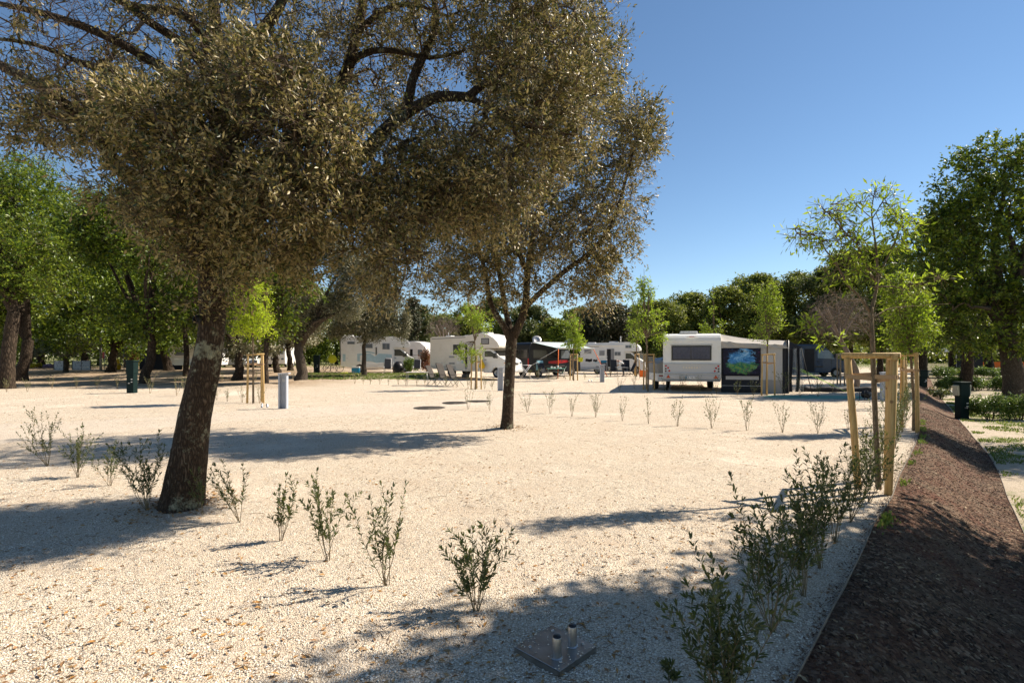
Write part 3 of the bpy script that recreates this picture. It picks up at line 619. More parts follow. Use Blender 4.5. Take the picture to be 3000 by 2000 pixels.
oak2 = skeleton_tree('holm_oak', 'holm oak with a slim straight trunk forking low, alone in the middle of the gravel', b2, (tr, [.165, .138, .130, .122, .130, .11]), limbs, CL(cl, 1.02), 76, .088, M['leaf_holm'], M['bark_oak'], M['twig'], seed=23, sides=20, rough=.07, length=.42, step=.4, leafratio=.36, clump=True)
# ---------------- background trees ----------------
ORD2 = ['first', 'second', 'third', 'fourth', 'fifth', 'sixth', 'seventh', 'eighth', 'ninth', 'tenth', 'eleventh', 'twelfth', 'thirteenth', 'fourteenth']
def lump_crown(name, lumps, n, L, mat, seed, ratio=.6, shell=.5, up=.75, fold=.1, gaps=.25):
    """foliage of many leaf sprays gathered in uneven lumps: (centre, radii)"""
    r_ = np.random.default_rng(seed); vol = np.array([(r[0] * r[1] + r[0] * r[2] + r[1] * r[2]) for c, r in lumps]); k = r_.choice(len(lumps), n, p=vol / vol.sum())
    C = np.array([c for c, r in lumps])[k]; Rr = np.array([r for c, r in lumps])[k]; d = unit(r_.normal(0, 1, (n, 3)))
    rad = r_.random((n, 1)) ** shell * (1 + .22 * np.sin(d[:, 0:1] * 7 + k[:, None]) * np.cos(d[:, 2:3] * 6 + d[:, 1:2] * 5 + k[:, None] * 2)) + r_.normal(0, .05, (n, 1)) + (r_.random((n, 1)) < .10) * r_.random((n, 1)) * .35
    P = C + d * Rr * rad
    nv = np.sin(P[:, 0] * 1.9 / max(.35, L * 5) + seed) * np.sin(P[:, 1] * 2.1 / max(.35, L * 5)) * np.sin(P[:, 2] * 2.3 / max(.35, L * 5) + seed * 2); keep = nv > -1 + gaps * 2.2 * r_.random(n) - gaps * .2
    P = P[keep]; d = d[keep]; n = len(P)
    D = unit(d * .6 + r_.normal(0, .6, (n, 3)) + np.array([0, 0, -.15])); N = unit(r_.normal(0, .7, (n, 3)) + d * .6 + np.array([0, 0, up])); ln = L * r_.uniform(.5, 1.3, n)
    return leaf_mesh(name, P - D * ln[:, None] * .5, D, N, ln, ln * ratio, fold)
def lumpset(r_, w, d, h0, h1, n, rl, flat=.8, top=.6):
    out = []
    for i in range(n):
        t = r_.random(); a = r_.uniform(0, 2 * math.pi); z = h0 + (h1 - h0) * t; prof = math.sin(math.pi * min(1, max(.12, .25 + .75 * (1 - t) ** top * 1.0))) if False else math.sqrt(max(.05, 1 - (2 * t - .85) ** 2 * .75))
        q = math.sqrt(r_.random()) * .85; rr = rl * r_.uniform(.6, 1.25)
        out.append(((math.cos(a) * w * prof * q, math.sin(a) * d * prof * q, min(z, h1 - rr * flat * .8)), (rr, rr, rr * flat)))
    return out
def simple_trunk(t, r0, hts, lean, lumps, mat, seed, nl=6, flare=1.28, zlow=-.25):
    r_ = random.Random(seed); mb = MB(); top = hts; pts = []; rad = []
    for i in range(8):
        s_ = i / 7; pts.append(Vector((lean[0] * s_ + .10 * r_.uniform(-1, 1) * (0 < i), lean[1] * s_ + .08 * r_.uniform(-1, 1) * (0 < i), zlow + (top - zlow) * s_))); rad.append(r0 * (flare if i == 0 else 1.12 if i == 1 else 1 - .35 * s_))
    mb.tube(pts, rad, 14, True, .13, seed)
    ls = sorted(lumps, key=lambda l: -l[1][0])[:nl * 2]; r_.shuffle(ls)
    for c, rr in ls[:nl]:
        a = pts[-1] if r_.random() < .6 else pts[-2]; c = Vector(c); m1 = a.lerp(c, .4) + Vector((r_.uniform(-.3, .3), r_.uniform(-.3, .3), .35)); mb.tube([a - Vector((0, 0, .1)), m1, a.lerp(c, .75) + Vector((r_.uniform(-.2, .2), 0, .2)), c], [r0 * .5, r0 * .34, r0 * .22, r0 * .08], 7, True, .1, seed)
    return mb.build('trunk', mat, t)
PROTO = {}
def proto_tree(kind):
    """hidden-from-nothing first copies are placed like every other tree"""
    return PROTO[kind]
def make_tree(name, label, cat, loc, w, d, h0, h1, nl, rl, nleaf, L, mleaf, mbark, r0, th, lean=(0, 0), seed=0, group=None, rz=0, flat=.8, shell=.5, nlimb=6, gaps=.25, ratio=.6):
    r_ = np.random.default_rng(seed); t = thing(name, label, cat, loc, rz, group); lumps = lumpset(r_, w, d, h0, h1, nl, rl, flat)
    lumps = [((c[0] + lean[0] * 1.2, c[1] + lean[1] * 1.2, c[2]), r) for c, r in lumps]
    simple_trunk(t, r0, th, lean, lumps, mbark, seed, nlimb)
    link_mesh('crown', lump_crown('crown', lumps, nleaf, L, mleaf, seed, flat and ratio, shell, gaps=gaps), mleaf, t); return t
GL = 'tall green trees shading the back left of the site'
def ground_at(u, Y): x = (u - 1500) / F * Y; return GX(x, Y)
# (u, Y, crown half width px, v_bottom, v_top, trunk dia px, lean px, leaves, label)
LT = [
 (20, 28, 190, 880, 610, 58, 60, 30000, 'broad green oak with a thick brown trunk at the left edge of the photo'),
 (62, 36, 210, 960, 480, 48, 60, 30000, 'tall dark-trunked oak just behind the thick brown trunk at the left edge'),
 (325, 47, 170, 985, 640, 34, 10, 20000, 'dark forked oak standing behind the lamp post'),
 (425, 33, 200, 960, 560, 40, 60, 26000, 'oak whose dark trunk leans right beside the tall dark green supply pillar'),
 (497, 52, 150, 960, 580, 34, -20, 16000, 'oak with an ivy-covered trunk left of the forked pale trunk'),
 (545, 40, 110, 930, 700, 24, -12, 12000, 'tree with a pale forked trunk close left of the big leaning holm oak'),
 (697, 37, 110, 1000, 760, 36, 5, 15000, 'ivy-footed tree directly behind the yellow-green staked sapling'),
 (778, 31, 120, 960, 700, 26, 12, 14000, 'slender tree right of the yellow-green sapling, its trunk rising from a low mound'),
 (812, 46, 110, 960, 740, 26, -4, 9000, 'dark trunked tree half hidden behind the slender tree on the mound'),
 (852, 52, 100, 970, 800, 22, -8, 8000, 'thin dark tree left of the trunk that stands on a sandy mound'),
 (250, 62, 190, 980, 560, 30, 0, 16000, 'distant tree rising behind the round olive tree'),
 (120, 62, 190, 980, 470, 30, 0, 18000, 'distant tall tree whose pointed top stands against the sky at the left'),
 (600, 66, 190, 1000, 620, 26, 0, 14000, 'distant tree behind the trunk of the big leaning oak'),
]
def sk_tree_px(name, label, u, Y, lumps_px, tw, fork_v, natt, per, L, mleaf, mbark, seed, group=None, lean=0, length=.55, dsc=.8, limbn=7):
    g = ground_at(u, Y); m = Y / F; r_ = random.Random(seed); k = Y
    fk = W3(u + lean, fork_v, k); r0 = tw * m / 2; tr = ([g - Vector((0, 0, .2)), g + Vector((0, 0, .5)), g.lerp(fk, .5) + Vector((r_.uniform(-.12, .12), 0, 0)), fk], [r0 * 1.35, r0 * 1.05, r0 * .95, r0 * .85])
    ls = sorted(lumps_px, key=lambda q: -q[2] * q[3])[:limbn]; limbs = []
    for (lu, lv, ru, rv) in ls:
        e = W3(lu + r_.uniform(-.3, .3) * ru, lv - r_.uniform(0, .6) * rv, k + r_.uniform(-.7, .7) * ru * m * dsc); mid = fk.lerp(e, .45) + Vector((r_.uniform(-.3, .3), r_.uniform(-.4, .4), .4))
        limbs.append(([fk - Vector((0, 0, .2)), mid, fk.lerp(e, .75) + Vector((r_.uniform(-.25, .25), 0, .15)), e], [r0 * .55, r0 * .36, r0 * .22, r0 * .07]))
    tot = sum(q[2] * q[3] for q in lumps_px); cl_ = [(tuple(W3(lu, lv, k)), (ru * m, ru * m * dsc, rv * m), max(4, int(natt * ru * rv / tot))) for lu, lv, ru, rv in lumps_px]
    return skeleton_tree(name, label, g, tr, limbs, cl_, per, L, mleaf, mbark, M['twig'], group, seed, 14, .12, .55, .1, length, .5, clump=True)
for i, (u, Y, hw, vb, vt, tw, ln, nlf, lab) in enumerate(LT):
    g = ground_at(u, Y); m = Y / F; z1 = H + (VH - vt) * m - g.z; z0 = H + (VH - vb - 45) * m - g.z
    near = Y < 45
    if i in (0, 1, 3, 5, 7):
        rr_ = random.Random(900 + i); lp = []
        for q_ in range(15):
            a_ = rr_.uniform(0, 6.283); b_ = math.sqrt(rr_.random()) * .8; cv = (vt + vb + 45) / 2; hv = (vb + 45 - vt) / 2; lp.append((u + math.cos(a_) * b_ * hw * 1.25, cv + math.sin(a_) * b_ * hv, hw * rr_.uniform(.3, .5), hv * rr_.uniform(.24, .38)))
        sk_tree_px('oak_tree', lab, u, Y, lp, tw * .62, min(1000, vb + 35), int(760 * (hw / 190) * (vb - vt) / 350), 60, .0062 * Y, M['leaf_oak'], M['bark_dark'], 100 + i, GL, ln * .35, .026 * Y, 1.3, 7)
        continue
    make_tree('oak_tree', lab, 'tree', g, hw * m * 1.25, hw * m * 1.8, z0, z1, int(50 + hw / 5), max(.9, hw * m * .33), int(nlf * 2.3), .18 if near else .24, M['leaf_oak'] if i not in (6, 8, 9) else M['leaf_holm_far'], M['bark_dark'] if i not in (0, 5) else M['bark_grey'], tw * m * .38, max(z0 * .8, 2.2), (ln * m, 0), 100 + i, GL, 0, .7, .45, 8, .42)
# the broad grey-green holm oaks in the middle distance
HG = 'grey-green holm oaks in front of the white and blue motorhome'
def tree_px(name, label, u, Y, lumps_px, tw, th_v, nlf, L, mleaf, mbark, seed, group=None, lean=0, gaps=.25, nl=7, cat='tree', dsc=.8, shell=.45, sub=9, top=None):
    g = ground_at(u, Y); m = Y / F; t = thing(name, label, cat, g, 0, group); lumps = []; r_ = np.random.default_rng(seed)
    for (lu, lv, ru, rv) in lumps_px:
        c0 = np.array([(lu - u) * m, 0, H + (VH - lv) * m - g.z]); R0 = np.array([ru * m, ru * m * dsc, rv * m])
        for _ in range(sub):
            dd = unit(r_.normal(0, 1, (1, 3)))[0] * r_.random() ** .5 * .62; rr = r_.uniform(.3, .55); lumps.append((tuple(c0 + dd * R0), tuple(R0 * rr)))
    simple_trunk(t, tw * m / 2, H + (VH - th_v) * m - g.z, (lean * m, 0), lumps, mbark, seed, nl)
    link_mesh('crown', lump_crown('crown', lumps, nlf, L, mleaf, seed, .6, shell, gaps=gaps), mleaf, t); return t
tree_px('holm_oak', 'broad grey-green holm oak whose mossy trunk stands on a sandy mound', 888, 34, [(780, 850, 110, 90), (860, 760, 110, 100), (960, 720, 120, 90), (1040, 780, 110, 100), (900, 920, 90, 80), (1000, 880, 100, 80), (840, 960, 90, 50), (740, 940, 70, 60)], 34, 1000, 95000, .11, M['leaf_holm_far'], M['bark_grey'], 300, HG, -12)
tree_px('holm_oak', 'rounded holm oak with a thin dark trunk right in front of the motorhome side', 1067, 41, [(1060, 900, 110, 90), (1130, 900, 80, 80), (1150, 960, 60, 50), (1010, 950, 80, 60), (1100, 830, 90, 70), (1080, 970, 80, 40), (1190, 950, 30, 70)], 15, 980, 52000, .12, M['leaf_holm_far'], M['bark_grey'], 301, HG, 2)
tree_px('small_maple', 'small tree with rusty low leaves between the lime sapling and the leaning oak', 700, 44, [(680, 1000, 50, 30), (760, 1000, 60, 45), (800, 890, 60, 80)], 16, 1010, 8000, .16, leafmat('mixed_autumn', [(.06, .09, .02), (.14, .14, .03), (.26, .13, .05)], None, .3), M['bark_dark'], 302, None)
# centre and right backdrop
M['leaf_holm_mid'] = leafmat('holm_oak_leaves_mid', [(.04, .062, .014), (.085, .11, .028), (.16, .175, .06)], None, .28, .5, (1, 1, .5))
BT = 'trees closing the view behind the motorhomes and the caravan'
def bt(lab, u, Y, hw, vb, vt, kind, nlf=9000, seed=0, name='tree'):
    mk = {'oak': M['leaf_oak_far'], 'holm': M['leaf_holm_mid'], 'pine': M['leaf_pine'], 'lime': M['leaf_oak']}[kind]; g = ground_at(u, Y); m = Y / F; hw *= 1.18; vt -= 8
    z1 = H + (VH - vt) * m - g.z; z0 = max(.4, H + (VH - vb) * m - g.z)
    make_tree(name, lab, 'tree', g, hw * m, hw * m * .8, z0, z1, int(34 + hw / 4), max(.8, hw * m * .30), int(nlf * 2.1), .0043 * Y, mk, M['bark_dark'], .18 + .002 * Y, max(1.6, z0 * .9), (0, 0), seed, BT, 0, .72, .45, 6, .22)
for a_ in [
 ('dark rounded tree left of the bare grey tree behind the motorhome roof', 1232, 74, 40, 1030, 905, 'holm', 6000, 401),
 ('narrow dark cypress-like tree at the right flank of the grey-green holm oaks', 1205, 66, 18, 1040, 880, 'pine', 4000, 402),
 ('green tree behind the middle of the cream motorhome roof', 1372, 72, 60, 1035, 905, 'oak', 8000, 403),
 ('fresh green tree seen between the forks of the slim holm oak', 1450, 68, 60, 1035, 880, 'oak', 9000, 404),
 ('dense dark holm oak behind the black camper van', 1545, 66, 65, 1030, 905, 'holm', 12000, 405),
 ('low olive-green bushy tree above the satellite dish', 1625, 62, 55, 1040, 945, 'oak', 9000, 406),
 ('wide brown-green conifer behind the farther alcove motorhome', 1775, 66, 95, 1035, 900, 'pine', 20000, 407),
 ('green tree filling the gap right of the brown conifer', 1700, 78, 60, 1030, 912, 'oak', 8000, 408),
 ('dark round tree directly right of the brown conifer', 1860, 76, 50, 1030, 905, 'holm', 8000, 409),
 ('oak behind the feathery double-topped sapling', 1930, 60, 85, 1030, 890, 'oak', 13000, 410),
 ('oak rising above the left half of the caravan roof', 2035, 62, 90, 1030, 868, 'oak', 14000, 411),
 ('oak rising above the right half of the caravan roof', 2130, 58, 80, 1030, 850, 'oak', 14000, 412),
 ('tall spreading oak behind the awning', 2235, 60, 100, 1020, 812, 'oak', 18000, 413),
 ('tall oak behind the right end of the awning', 2345, 58, 95, 1010, 805, 'oak', 18000, 414),
 ('dark oak above the blue van', 2425, 54, 85, 1005, 790, 'holm', 16000, 415),
 ('tall dark oak behind the tall sparse staked sapling', 2490, 50, 90, 1010, 745, 'oak', 17000, 416),
 ('dark tree low behind the lime sapling at the right', 2580, 44, 85, 1015, 730, 'oak', 17000, 417),
 ('low leafy tree behind the camper with the seated couple', 1290, 82, 80, 1040, 930, 'oak', 7000, 418),
 ('yellow-green bushy tree behind the clothes line', 1655, 58, 40, 1055, 955, 'lime', 5000, 419),
]: bt(*a_)
def extra_px(): pass
# bare grey tree behind the cream motorhome, and dead shrubby tree by the sapling
def twiggy(name, lab, u, Y, hw, vb, vt, seed, nleaf=700, dens=260, ub=None):
    g = ground_at(ub or u, Y); m = Y / F; c = W3(u, (vb + vt) / 2, Y); k = Y
    trunk = ([g - Vector((0, 0, .2)), g + Vector((0, 0, .9)), W3(u + 5, vb - 4, Y)], [.16, .13, .10]); r_ = np.random.default_rng(seed)
    limbs = [([W3(u + 3, vb, Y), W3(u + dx * hw * .4, (vb * .6 + vt * .4), Y + dy), W3(u + dx * hw * .8, vb * .3 + vt * .7, Y + dy * 1.5)], [.09, .06, .03]) for dx, dy in ((-1, .5), (-.5, -1), (0, .8), (.6, -.6), (1, .6))]
    t = skeleton_tree(name, lab, g, trunk, limbs, [(tuple(W3(u, (vb + vt) / 2 - 5, Y)), (hw * m, hw * m, (vb - vt) / 2 * m), dens)], 6, .10, M['leaf_dry'], M['twig_grey'], M['twig_grey'], BT, seed, 9, .05, length=.55, step=.5, fold=0); return t
M['twig_grey'] = simple('dead_grey_twigs', (.20, .16, .13), .9, var=.2, scale=8)
twiggy('bare_tree', 'leafless grey-brown twiggy tree above the rear of the cream motorhome', 1298, 62, 50, 1010, 925, 430, dens=420)
twiggy('bare_tree', 'grey twiggy half-dead tree between the blue van and the tall staked sapling', 2458, 29, 88, 1000, 860, 431, dens=520, ub=2508)
# big trees on the right, on the lower ground
RG = 'big oaks along the right-hand side'
sk_tree_px('oak_tree', 'largest oak at the right edge with a massive grey trunk', 2972, 25, [(2780, 960, 120, 60), (2900, 1000, 110, 45), (3040, 940, 120, 80), (2700, 840, 80, 70), (2960, 860, 120, 80), (2780, 680, 85, 75), (2930, 490, 100, 85), (2870, 470, 60, 55), (2800, 590, 70, 50), (2735, 640, 55, 40), (2880, 570, 110, 70), (2990, 450, 60, 45), (2840, 650, 110, 80), (2990, 640, 130, 100), (2790, 770, 110, 80), (2930, 770, 150, 100), (2760, 880, 110, 70), (2880, 900, 140, 70), (3080, 560, 110, 130), (3100, 780, 130, 150), (2750, 545, 24, 14), (2790, 480, 26, 18)], 52, 960, 1750, 62, .16, M['leaf_oak'], M['bark_grey'], 500, RG, -25, .65, .8, 10)
sk_tree_px('oak_tree', 'dark oak with a straight trunk just left of the massive grey trunk', 2830, 33, [(2740, 700, 90, 60), (2700, 800, 80, 80), (2820, 820, 130, 100), (2720, 920, 100, 70), (2850, 960, 120, 60), (2790, 650, 80, 50)], 30, 980, 620, 62, .20, M['leaf_oak'], M['bark_dark'], 501, RG, 8, .8)
sk_tree_px('oak_tree', 'oak with foliage down to the hedge behind the lime maple sapling', 2700, 42, [(2660, 770, 80, 60), (2640, 870, 80, 80), (2720, 870, 80, 90), (2690, 980, 90, 50), (2600, 950, 60, 60), (2570, 900, 40, 40)], 28, 1000, 480, 60, .24, M['leaf_oak'], M['bark_dark'], 502, RG, 0, .9)
tree_px('oak_tree', 'farther oak seen in the gap between the right-hand trunks', 2895, 50, [(2880, 900, 120, 90), (2960, 960, 120, 70), (2800, 950, 100, 60)], 26, 1000, 20000, .22, M['leaf_oak_far'], M['bark_dark'], 503, RG)
tree_px('oak_tree', 'thin-trunked oak behind the small white awning at the far right', 2790, 58, [(2780, 960, 110, 60), (2700, 990, 80, 40), (2860, 980, 90, 50)], 20, 1010, 16000, .25, M['leaf_oak_far'], M['bark_dark'], 504, RG)
# oaks beside the viewer, outside the frame: their crowns shade the foreground and the bank; last three are added to block sky light
for i, (x, y, w_, h0, h1, nl_) in enumerate([(7.6, 4.75, 2.1, 4.9, 7.6, 22000), (10.4, 6.2, 2.4, 3.6, 7.8, 26000), (17.5, 14.0, 2.0, 5.0, 8.8, 14000), (12.5, 1.2, 3.4, 3.0, 9.5, 22000), (7.5, -4.0, 3.6, 3.0, 10.0, 22000), (-3.0, -7.5, 3.6, 3.2, 10.0, 20000)]):
    make_tree('oak_tree', ['oak just outside the right edge whose shade falls across the foreground', 'oak outside the right edge shading the mulch bank', 'oak outside the right edge beside the sandy lower ground', 'broad unseen oak added to the right of the viewer to block sky light', 'broad unseen oak added behind the viewer to the right to block sky light', 'broad unseen oak added behind the viewer to the left to block sky light'][i], 'tree', GX(x, y), w_, w_ * .8, h0, h1, 26, .95, nl_, .14, M['leaf_oak'], M['bark_grey'], .22, h0 * .9, (0, 0), 520 + i, RG, 0, .75, .5, 7, .2)
# second row of trees behind the left group, closing the gaps
for i, (u, Y, hw, vt) in enumerate([(-60, 44, 150, 520), (90, 76, 180, 640), (190, 80, 150, 700), (290, 78, 150, 690), (385, 74, 150, 640), (470, 80, 160, 660), (560, 78, 150, 720), (650, 82, 150, 760), (735, 80, 130, 790), (820, 84, 130, 800), (905, 82, 120, 850), (985, 86, 110, 880), (1070, 84, 90, 910), (1150, 84, 80, 940)]):
    g = ground_at(u, Y); m = Y / F; make_tree('oak_tree', 'tree of the rear row, %s from the left, beyond the site' % ORD2[i], 'tree', g, hw * m, hw * m * .7, .9, H + (VH - vt) * m, 46, hw * m * .33, 15000, .30, M['leaf_oak'] if i % 3 else M['leaf_oak_far'], M['bark_dark'], .25, 3.0, (0, 0), 540 + i, 'rear row of trees on the left', 0, .75, .45, 6, .2)
# far wood
lum = []; r_ = np.random.default_rng(77)
for i in range(230):
    x = r_.uniform(-150, 150); y = r_.uniform(100, 125); rr = r_.uniform(3, 5.5); lum.append(((x, y, r_.uniform(1.0, 7.0) + 2.2 * math.sin(x * .05)), (rr, rr, rr * .75)))
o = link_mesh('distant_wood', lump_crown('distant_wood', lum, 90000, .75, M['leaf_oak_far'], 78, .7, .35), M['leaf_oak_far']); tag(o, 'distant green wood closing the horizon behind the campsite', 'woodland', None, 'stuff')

# ---------------- shrubs ----------------
def shrub_meshes(h, nst, seed, L=.042, spread=.32, per=26, lean=None, rich=False):
    r_ = np.random.default_rng(seed); segA = []; segB = []; ra = []; rb = []; P = []; D = []; N = []; Ls = []
    def stem(p0, dr, ln, r0, lv):
        k = max(5, int(ln / .045)); p = np.array(p0, float); d = np.array(dr, float); d /= np.linalg.norm(d)
        for i in range(k):
            d = unit((d + r_.normal(0, .05, 3) + np.array([0, 0, .03]))[None])[0]; q = p + d * ln / k; r1 = r0 * (1 - .75 * i / k); segA.append(p.copy()); segB.append(q); ra.append(r1); rb.append(r0 * (1 - .75 * (i + 1) / k))
            s_ = i / k
            if (lv and s_ > .1) or s_ > .28:
                for _ in range((3 if rich and r_.random() < .4 else 2) + (r_.random() < (1.2 if rich else .35))):
                    a = r_.uniform(0, 6.28); side = np.cross(d, [math.cos(a), math.sin(a), .1]); side /= np.linalg.norm(side)
                    P.append(p + (q - p) * r_.random()); D.append(d * r_.uniform(.5, 1.1) + side * .75); N.append(d * .5 - side + r_.normal(0, .3, 3)); Ls.append(L * r_.uniform(.5, 1.15) * (1 - .25 * s_))
            if lv == 0 and .15 < s_ < .8 and r_.random() < .28:
                a = r_.uniform(0, 6.28); stem(q, d * .8 + np.array([math.cos(a), math.sin(a), .1]) * .5, ln * r_.uniform(.18, .4), r1 * .55, 1)
            p = q
        for _ in range(3): P.append(p.copy()); D.append(d + r_.normal(0, .3, 3)); N.append(r_.normal(0, 1, 3)); Ls.append(L * .75)
    for i in range(nst):
        a = 2 * math.pi * (i + r_.random()) / nst; s_ = spread * r_.uniform(.25, 1.25); d = np.array([math.cos(a) * s_, math.sin(a) * s_, 1.0])
        if lean is not None: d = d + np.array(lean)
        stem((r_.normal(0, .009), r_.normal(0, .009), -.02), d, h * r_.uniform(.62, 1.05), .0036 * (.7 + .5 * h), 0)
    V, Fc = sticks(np.array(segA), np.array(segB), np.array(ra), np.array(rb)); Ls = np.array(Ls)
    return np_mesh('stems', V, Fc, 4), leaf_mesh('leaves', np.array(P), np.array(D), np.array(N), Ls, Ls * .30, .12, rich)
def shrub(label, loc, meshes, group, s_=1.0, rz=0.0, pale=False):
    t = thing('young_shrub', label, 'shrub', loc, rz, group); t.scale = (s_,) * 3
    for nm, me, mt in (('stems', meshes[0], M['twig_pale'] if pale else M['twig_stem']), ('leaves', meshes[1], M['leaf_shrub_pale'] if pale else M['leaf_shrub'])):
        if not me.materials: me.materials.append(mt)
        o = bpy.data.objects.new(nm, me); col.objects.link(o); o.parent = t
    return t
M['twig_stem'] = simple('shrub_stem', (.20, .155, .085), .7, var=.25, scale=30)
ORD = ['first', 'second', 'third', 'fourth', 'fifth', 'sixth', 'seventh', 'eighth', 'ninth', 'tenth', 'eleventh', 'twelfth', 'thirteenth', 'fourteenth', 'fifteenth', 'sixteenth']
NS = [ # nearest shrubs, each its own mesh: u, v, height px, stems, spread, lean, label
 (140, 1362, 185, 6, .55, (-.30, 0, 0), 'sprawling leafy shrub farthest left in the shade of the leaning oak'),
 (228, 1398, 170, 7, .38, (0, 0, 0), 'bushy young shrub second from the left beside the shaded oak trunk'),
 (325, 1422, 130, 4, .35, (-.1, 0, 0), 'low thin shrub between the two bushier ones left of the leaning oak'),
 (432, 1492, 260, 8, .42, (-.22, 0, 0), 'tall bushy shrub just left of the leaning oak trunk'),
 (594, 1508, 150, 4, .40, (-.30, 0, 0), 'small shrub growing against the right foot of the leaning oak'),
 (705, 1530, 250, 6, .34, (-.32, 0, 0), 'loose yellow-green shrub leaning left beside the leaning oak'),
 (822, 1584, 215, 7, .20, (.08, 0, 0), 'upright shrub with many stems, second right of the leaning oak'),
 (960, 1640, 290, 7, .26, (-.08, 0, 0), 'shrub with one very long bare shoot, midway between oak and steel plate'),
 (1134, 1714, 320, 7, .26, (-.12, 0, 0), 'tall narrow sunlit shrub left of the dark centre foreground shrub'),
 (1395, 1788, 285, 9, .42, (0, 0, 0), 'dark wide shrub in the centre foreground above the steel plate'),
 (2115, 2110, 480, 13, .42, (-.02, 0, 0), 'largest leafy shrub cut by the bottom edge, right of the steel plate'),
 (2262, 1850, 400, 11, .36, (-.05, 0, 0), 'dense dark shrub right behind the largest foreground shrub'),
 (2355, 1745, 350, 9, .28, (-.12, 0, 0), 'shaded shrub nearest the metal edging, third from the bottom edge'),
 (2402, 1664, 330, 7, .24, (-.16, 0, 0), 'slim tall shrub fourth from the bottom edge along the metal edging'),
 (2445, 1588, 270, 7, .24, (-.06, 0, 0), 'two-stemmed shrub in front of the near stake frame'),
 (2490, 1530, 250, 9, .36, (.18, 0, 0), 'shrub leaning right across the foot of the near stake frame'),
 (2545, 1470, 240, 8, .40, (.30, 0, 0), 'spreading shrub around the front posts of the near stake frame'),
 (1965, 2020, 90, 3, .25, (-.1, 0, 0), 'small yellow-green shoot at the bottom edge right of the steel plate'),
]
for i, (u, v, hp, ns, sp, ln, lab) in enumerate(NS):
    g = G(u, v); h = hp / F * g.y; big = u > 2000 and v > 1500
    shrub(lab, g, shrub_meshes(h * (1.0 if big else .90), ns + (2 if big else 3 if i < 4 or i == 9 else 0), 600 + i, .060 if v > 1450 else .052, sp * 1.0, lean=ln, rich=True), 'young shrubs nearest the viewer')
protoS = [shrub_meshes(.62 + .05 * (i % 3), 5 + i % 3, 700 + i, .048, .26 + .05 * (i % 3)) for i in range(7)]
protoP = [shrub_meshes(.62 + .05 * (i % 3), 6 + i % 2, 720 + i, .050, .30) for i in range(5)]
def row(pts, group, labf, pale=False, ph=0):
    for i, (u, v, hp) in enumerate(pts):
        g = G(u, v); pr = (protoP if pale else protoS); me = pr[(i + ph) % len(pr)]; h = hp / F * g.y
        shrub(labf(i, len(pts)), g, me, group, h / (.62 + .05 * (((i + ph) % len(pr)) % 3)) * 1.0, random.uniform(0, 6.28), pale)
row([(1371, 1199, 62), (1434, 1202, 58), (1545, 1207, 60), (1612, 1211, 70), (1676, 1220, 68), (1745, 1223, 72), (1823, 1233, 70), (1900, 1242, 76), (1985, 1248, 92), (2085, 1253, 95), (2188, 1260, 95), (2293, 1267, 100), (2396, 1270, 95), (2484, 1262, 90)],
    'row of young shrubs crossing the open gravel', lambda i, n: 'young shrub, %s from the left in the row crossing the open gravel' % ORD[i], False)
row([(1815, 1144, 42), (1859, 1138, 40), (1947, 1145, 50), (2000, 1149, 52), (2050, 1151, 50), (2099, 1153, 52), (2160, 1157, 50), (2207, 1158, 50), (2296, 1160, 75), (2345, 1162, 62), (2396, 1162, 72), (2440, 1150, 55)],
    'shrubs in front of the caravan and its awning', lambda i, n: 'thin shrub, %s from the left in the line before the caravan and awning' % ORD[i], False, 2)
row([(1221, 1129, 32), (1245, 1129, 30), (1276, 1130, 34), (1307, 1133, 40), (1337, 1135, 36), (1371, 1138, 42), (1420, 1138, 42), (1442, 1142, 40), (1551, 1111, 38), (1576, 1111, 42), (1606, 1113, 34), (1713, 1113, 26), (1750, 1104, 30), (1790, 1100, 30)],
    'pale shrubs before the motorhomes', lambda i, n: 'pale little shrub, %s from the left in the row before the cream motorhome' % ORD[i], True)
row([(858, 1112, 34), (915, 1110, 34), (945, 1112, 34), (976, 1115, 36), (1009, 1112, 30), (1039, 1124, 40), (1064, 1125, 38), (1085, 1125, 34), (1113, 1126, 40), (1138, 1127, 34), (1167, 1126, 40), (1189, 1127, 40)],
    'pale shrubs before the white and blue motorhome', lambda i, n: 'pale wispy shrub, %s from the left below the white and blue motorhome' % ORD[i], True, 1)
row([(19, 1148, 50), (80, 1148, 48), (153, 1138, 42), (223, 1136, 34), (284, 1139, 40), (344, 1139, 46), (440, 1152, 58), (517, 1158, 58), (542, 1160, 62)],
    'pale shrubs at the back left', lambda i, n: 'pale shrub, %s from the left in the shaded row before the back-left trees' % ORD[i], True, 3)
row([(635, 1172, 44), (666, 1176, 46), (709, 1178, 54), (760, 1182, 58), (650, 1120, 30), (748, 1118, 34)],
    'pale shrubs near the yellow-green sapling', lambda i, n: 'pale shrub, %s of those around the stake frame of the yellow-green sapling' % ORD[i], True, 2)
# dense olive-leaved hedge plants along the metal edging
ol = [shrub_meshes(1.0, 11, 740 + i, .052, .30) for i in range(4)]
for i, (y, off, s_) in enumerate([(7.6, .42, .85), (8.4, .32, .95), (9.3, .40, 1.0), (10.2, .35, 1.05), (11.2, .40, 1.05), (12.3, .38, 1.0), (13.6, .42, 1.05), (15.2, .40, 1.05), (17.2, .4, 1.05), (19.5, .4, 1.0)]):
    me = ol[i % 4]
    if i < 4: [m_.materials.append(mt) for m_, mt in zip(me, (M['twig_stem'], M['leaf_hedge_olive'] if 'leaf_hedge_olive' in M else M['leaf_shrub']))]
    shrub('bushy sunlit hedge shrub, %s from the front in the line along the metal edging' % ORD[i], GX(edge_x(y) - off, y), me, 'hedge shrubs along the metal edging', s_, i * 1.3)
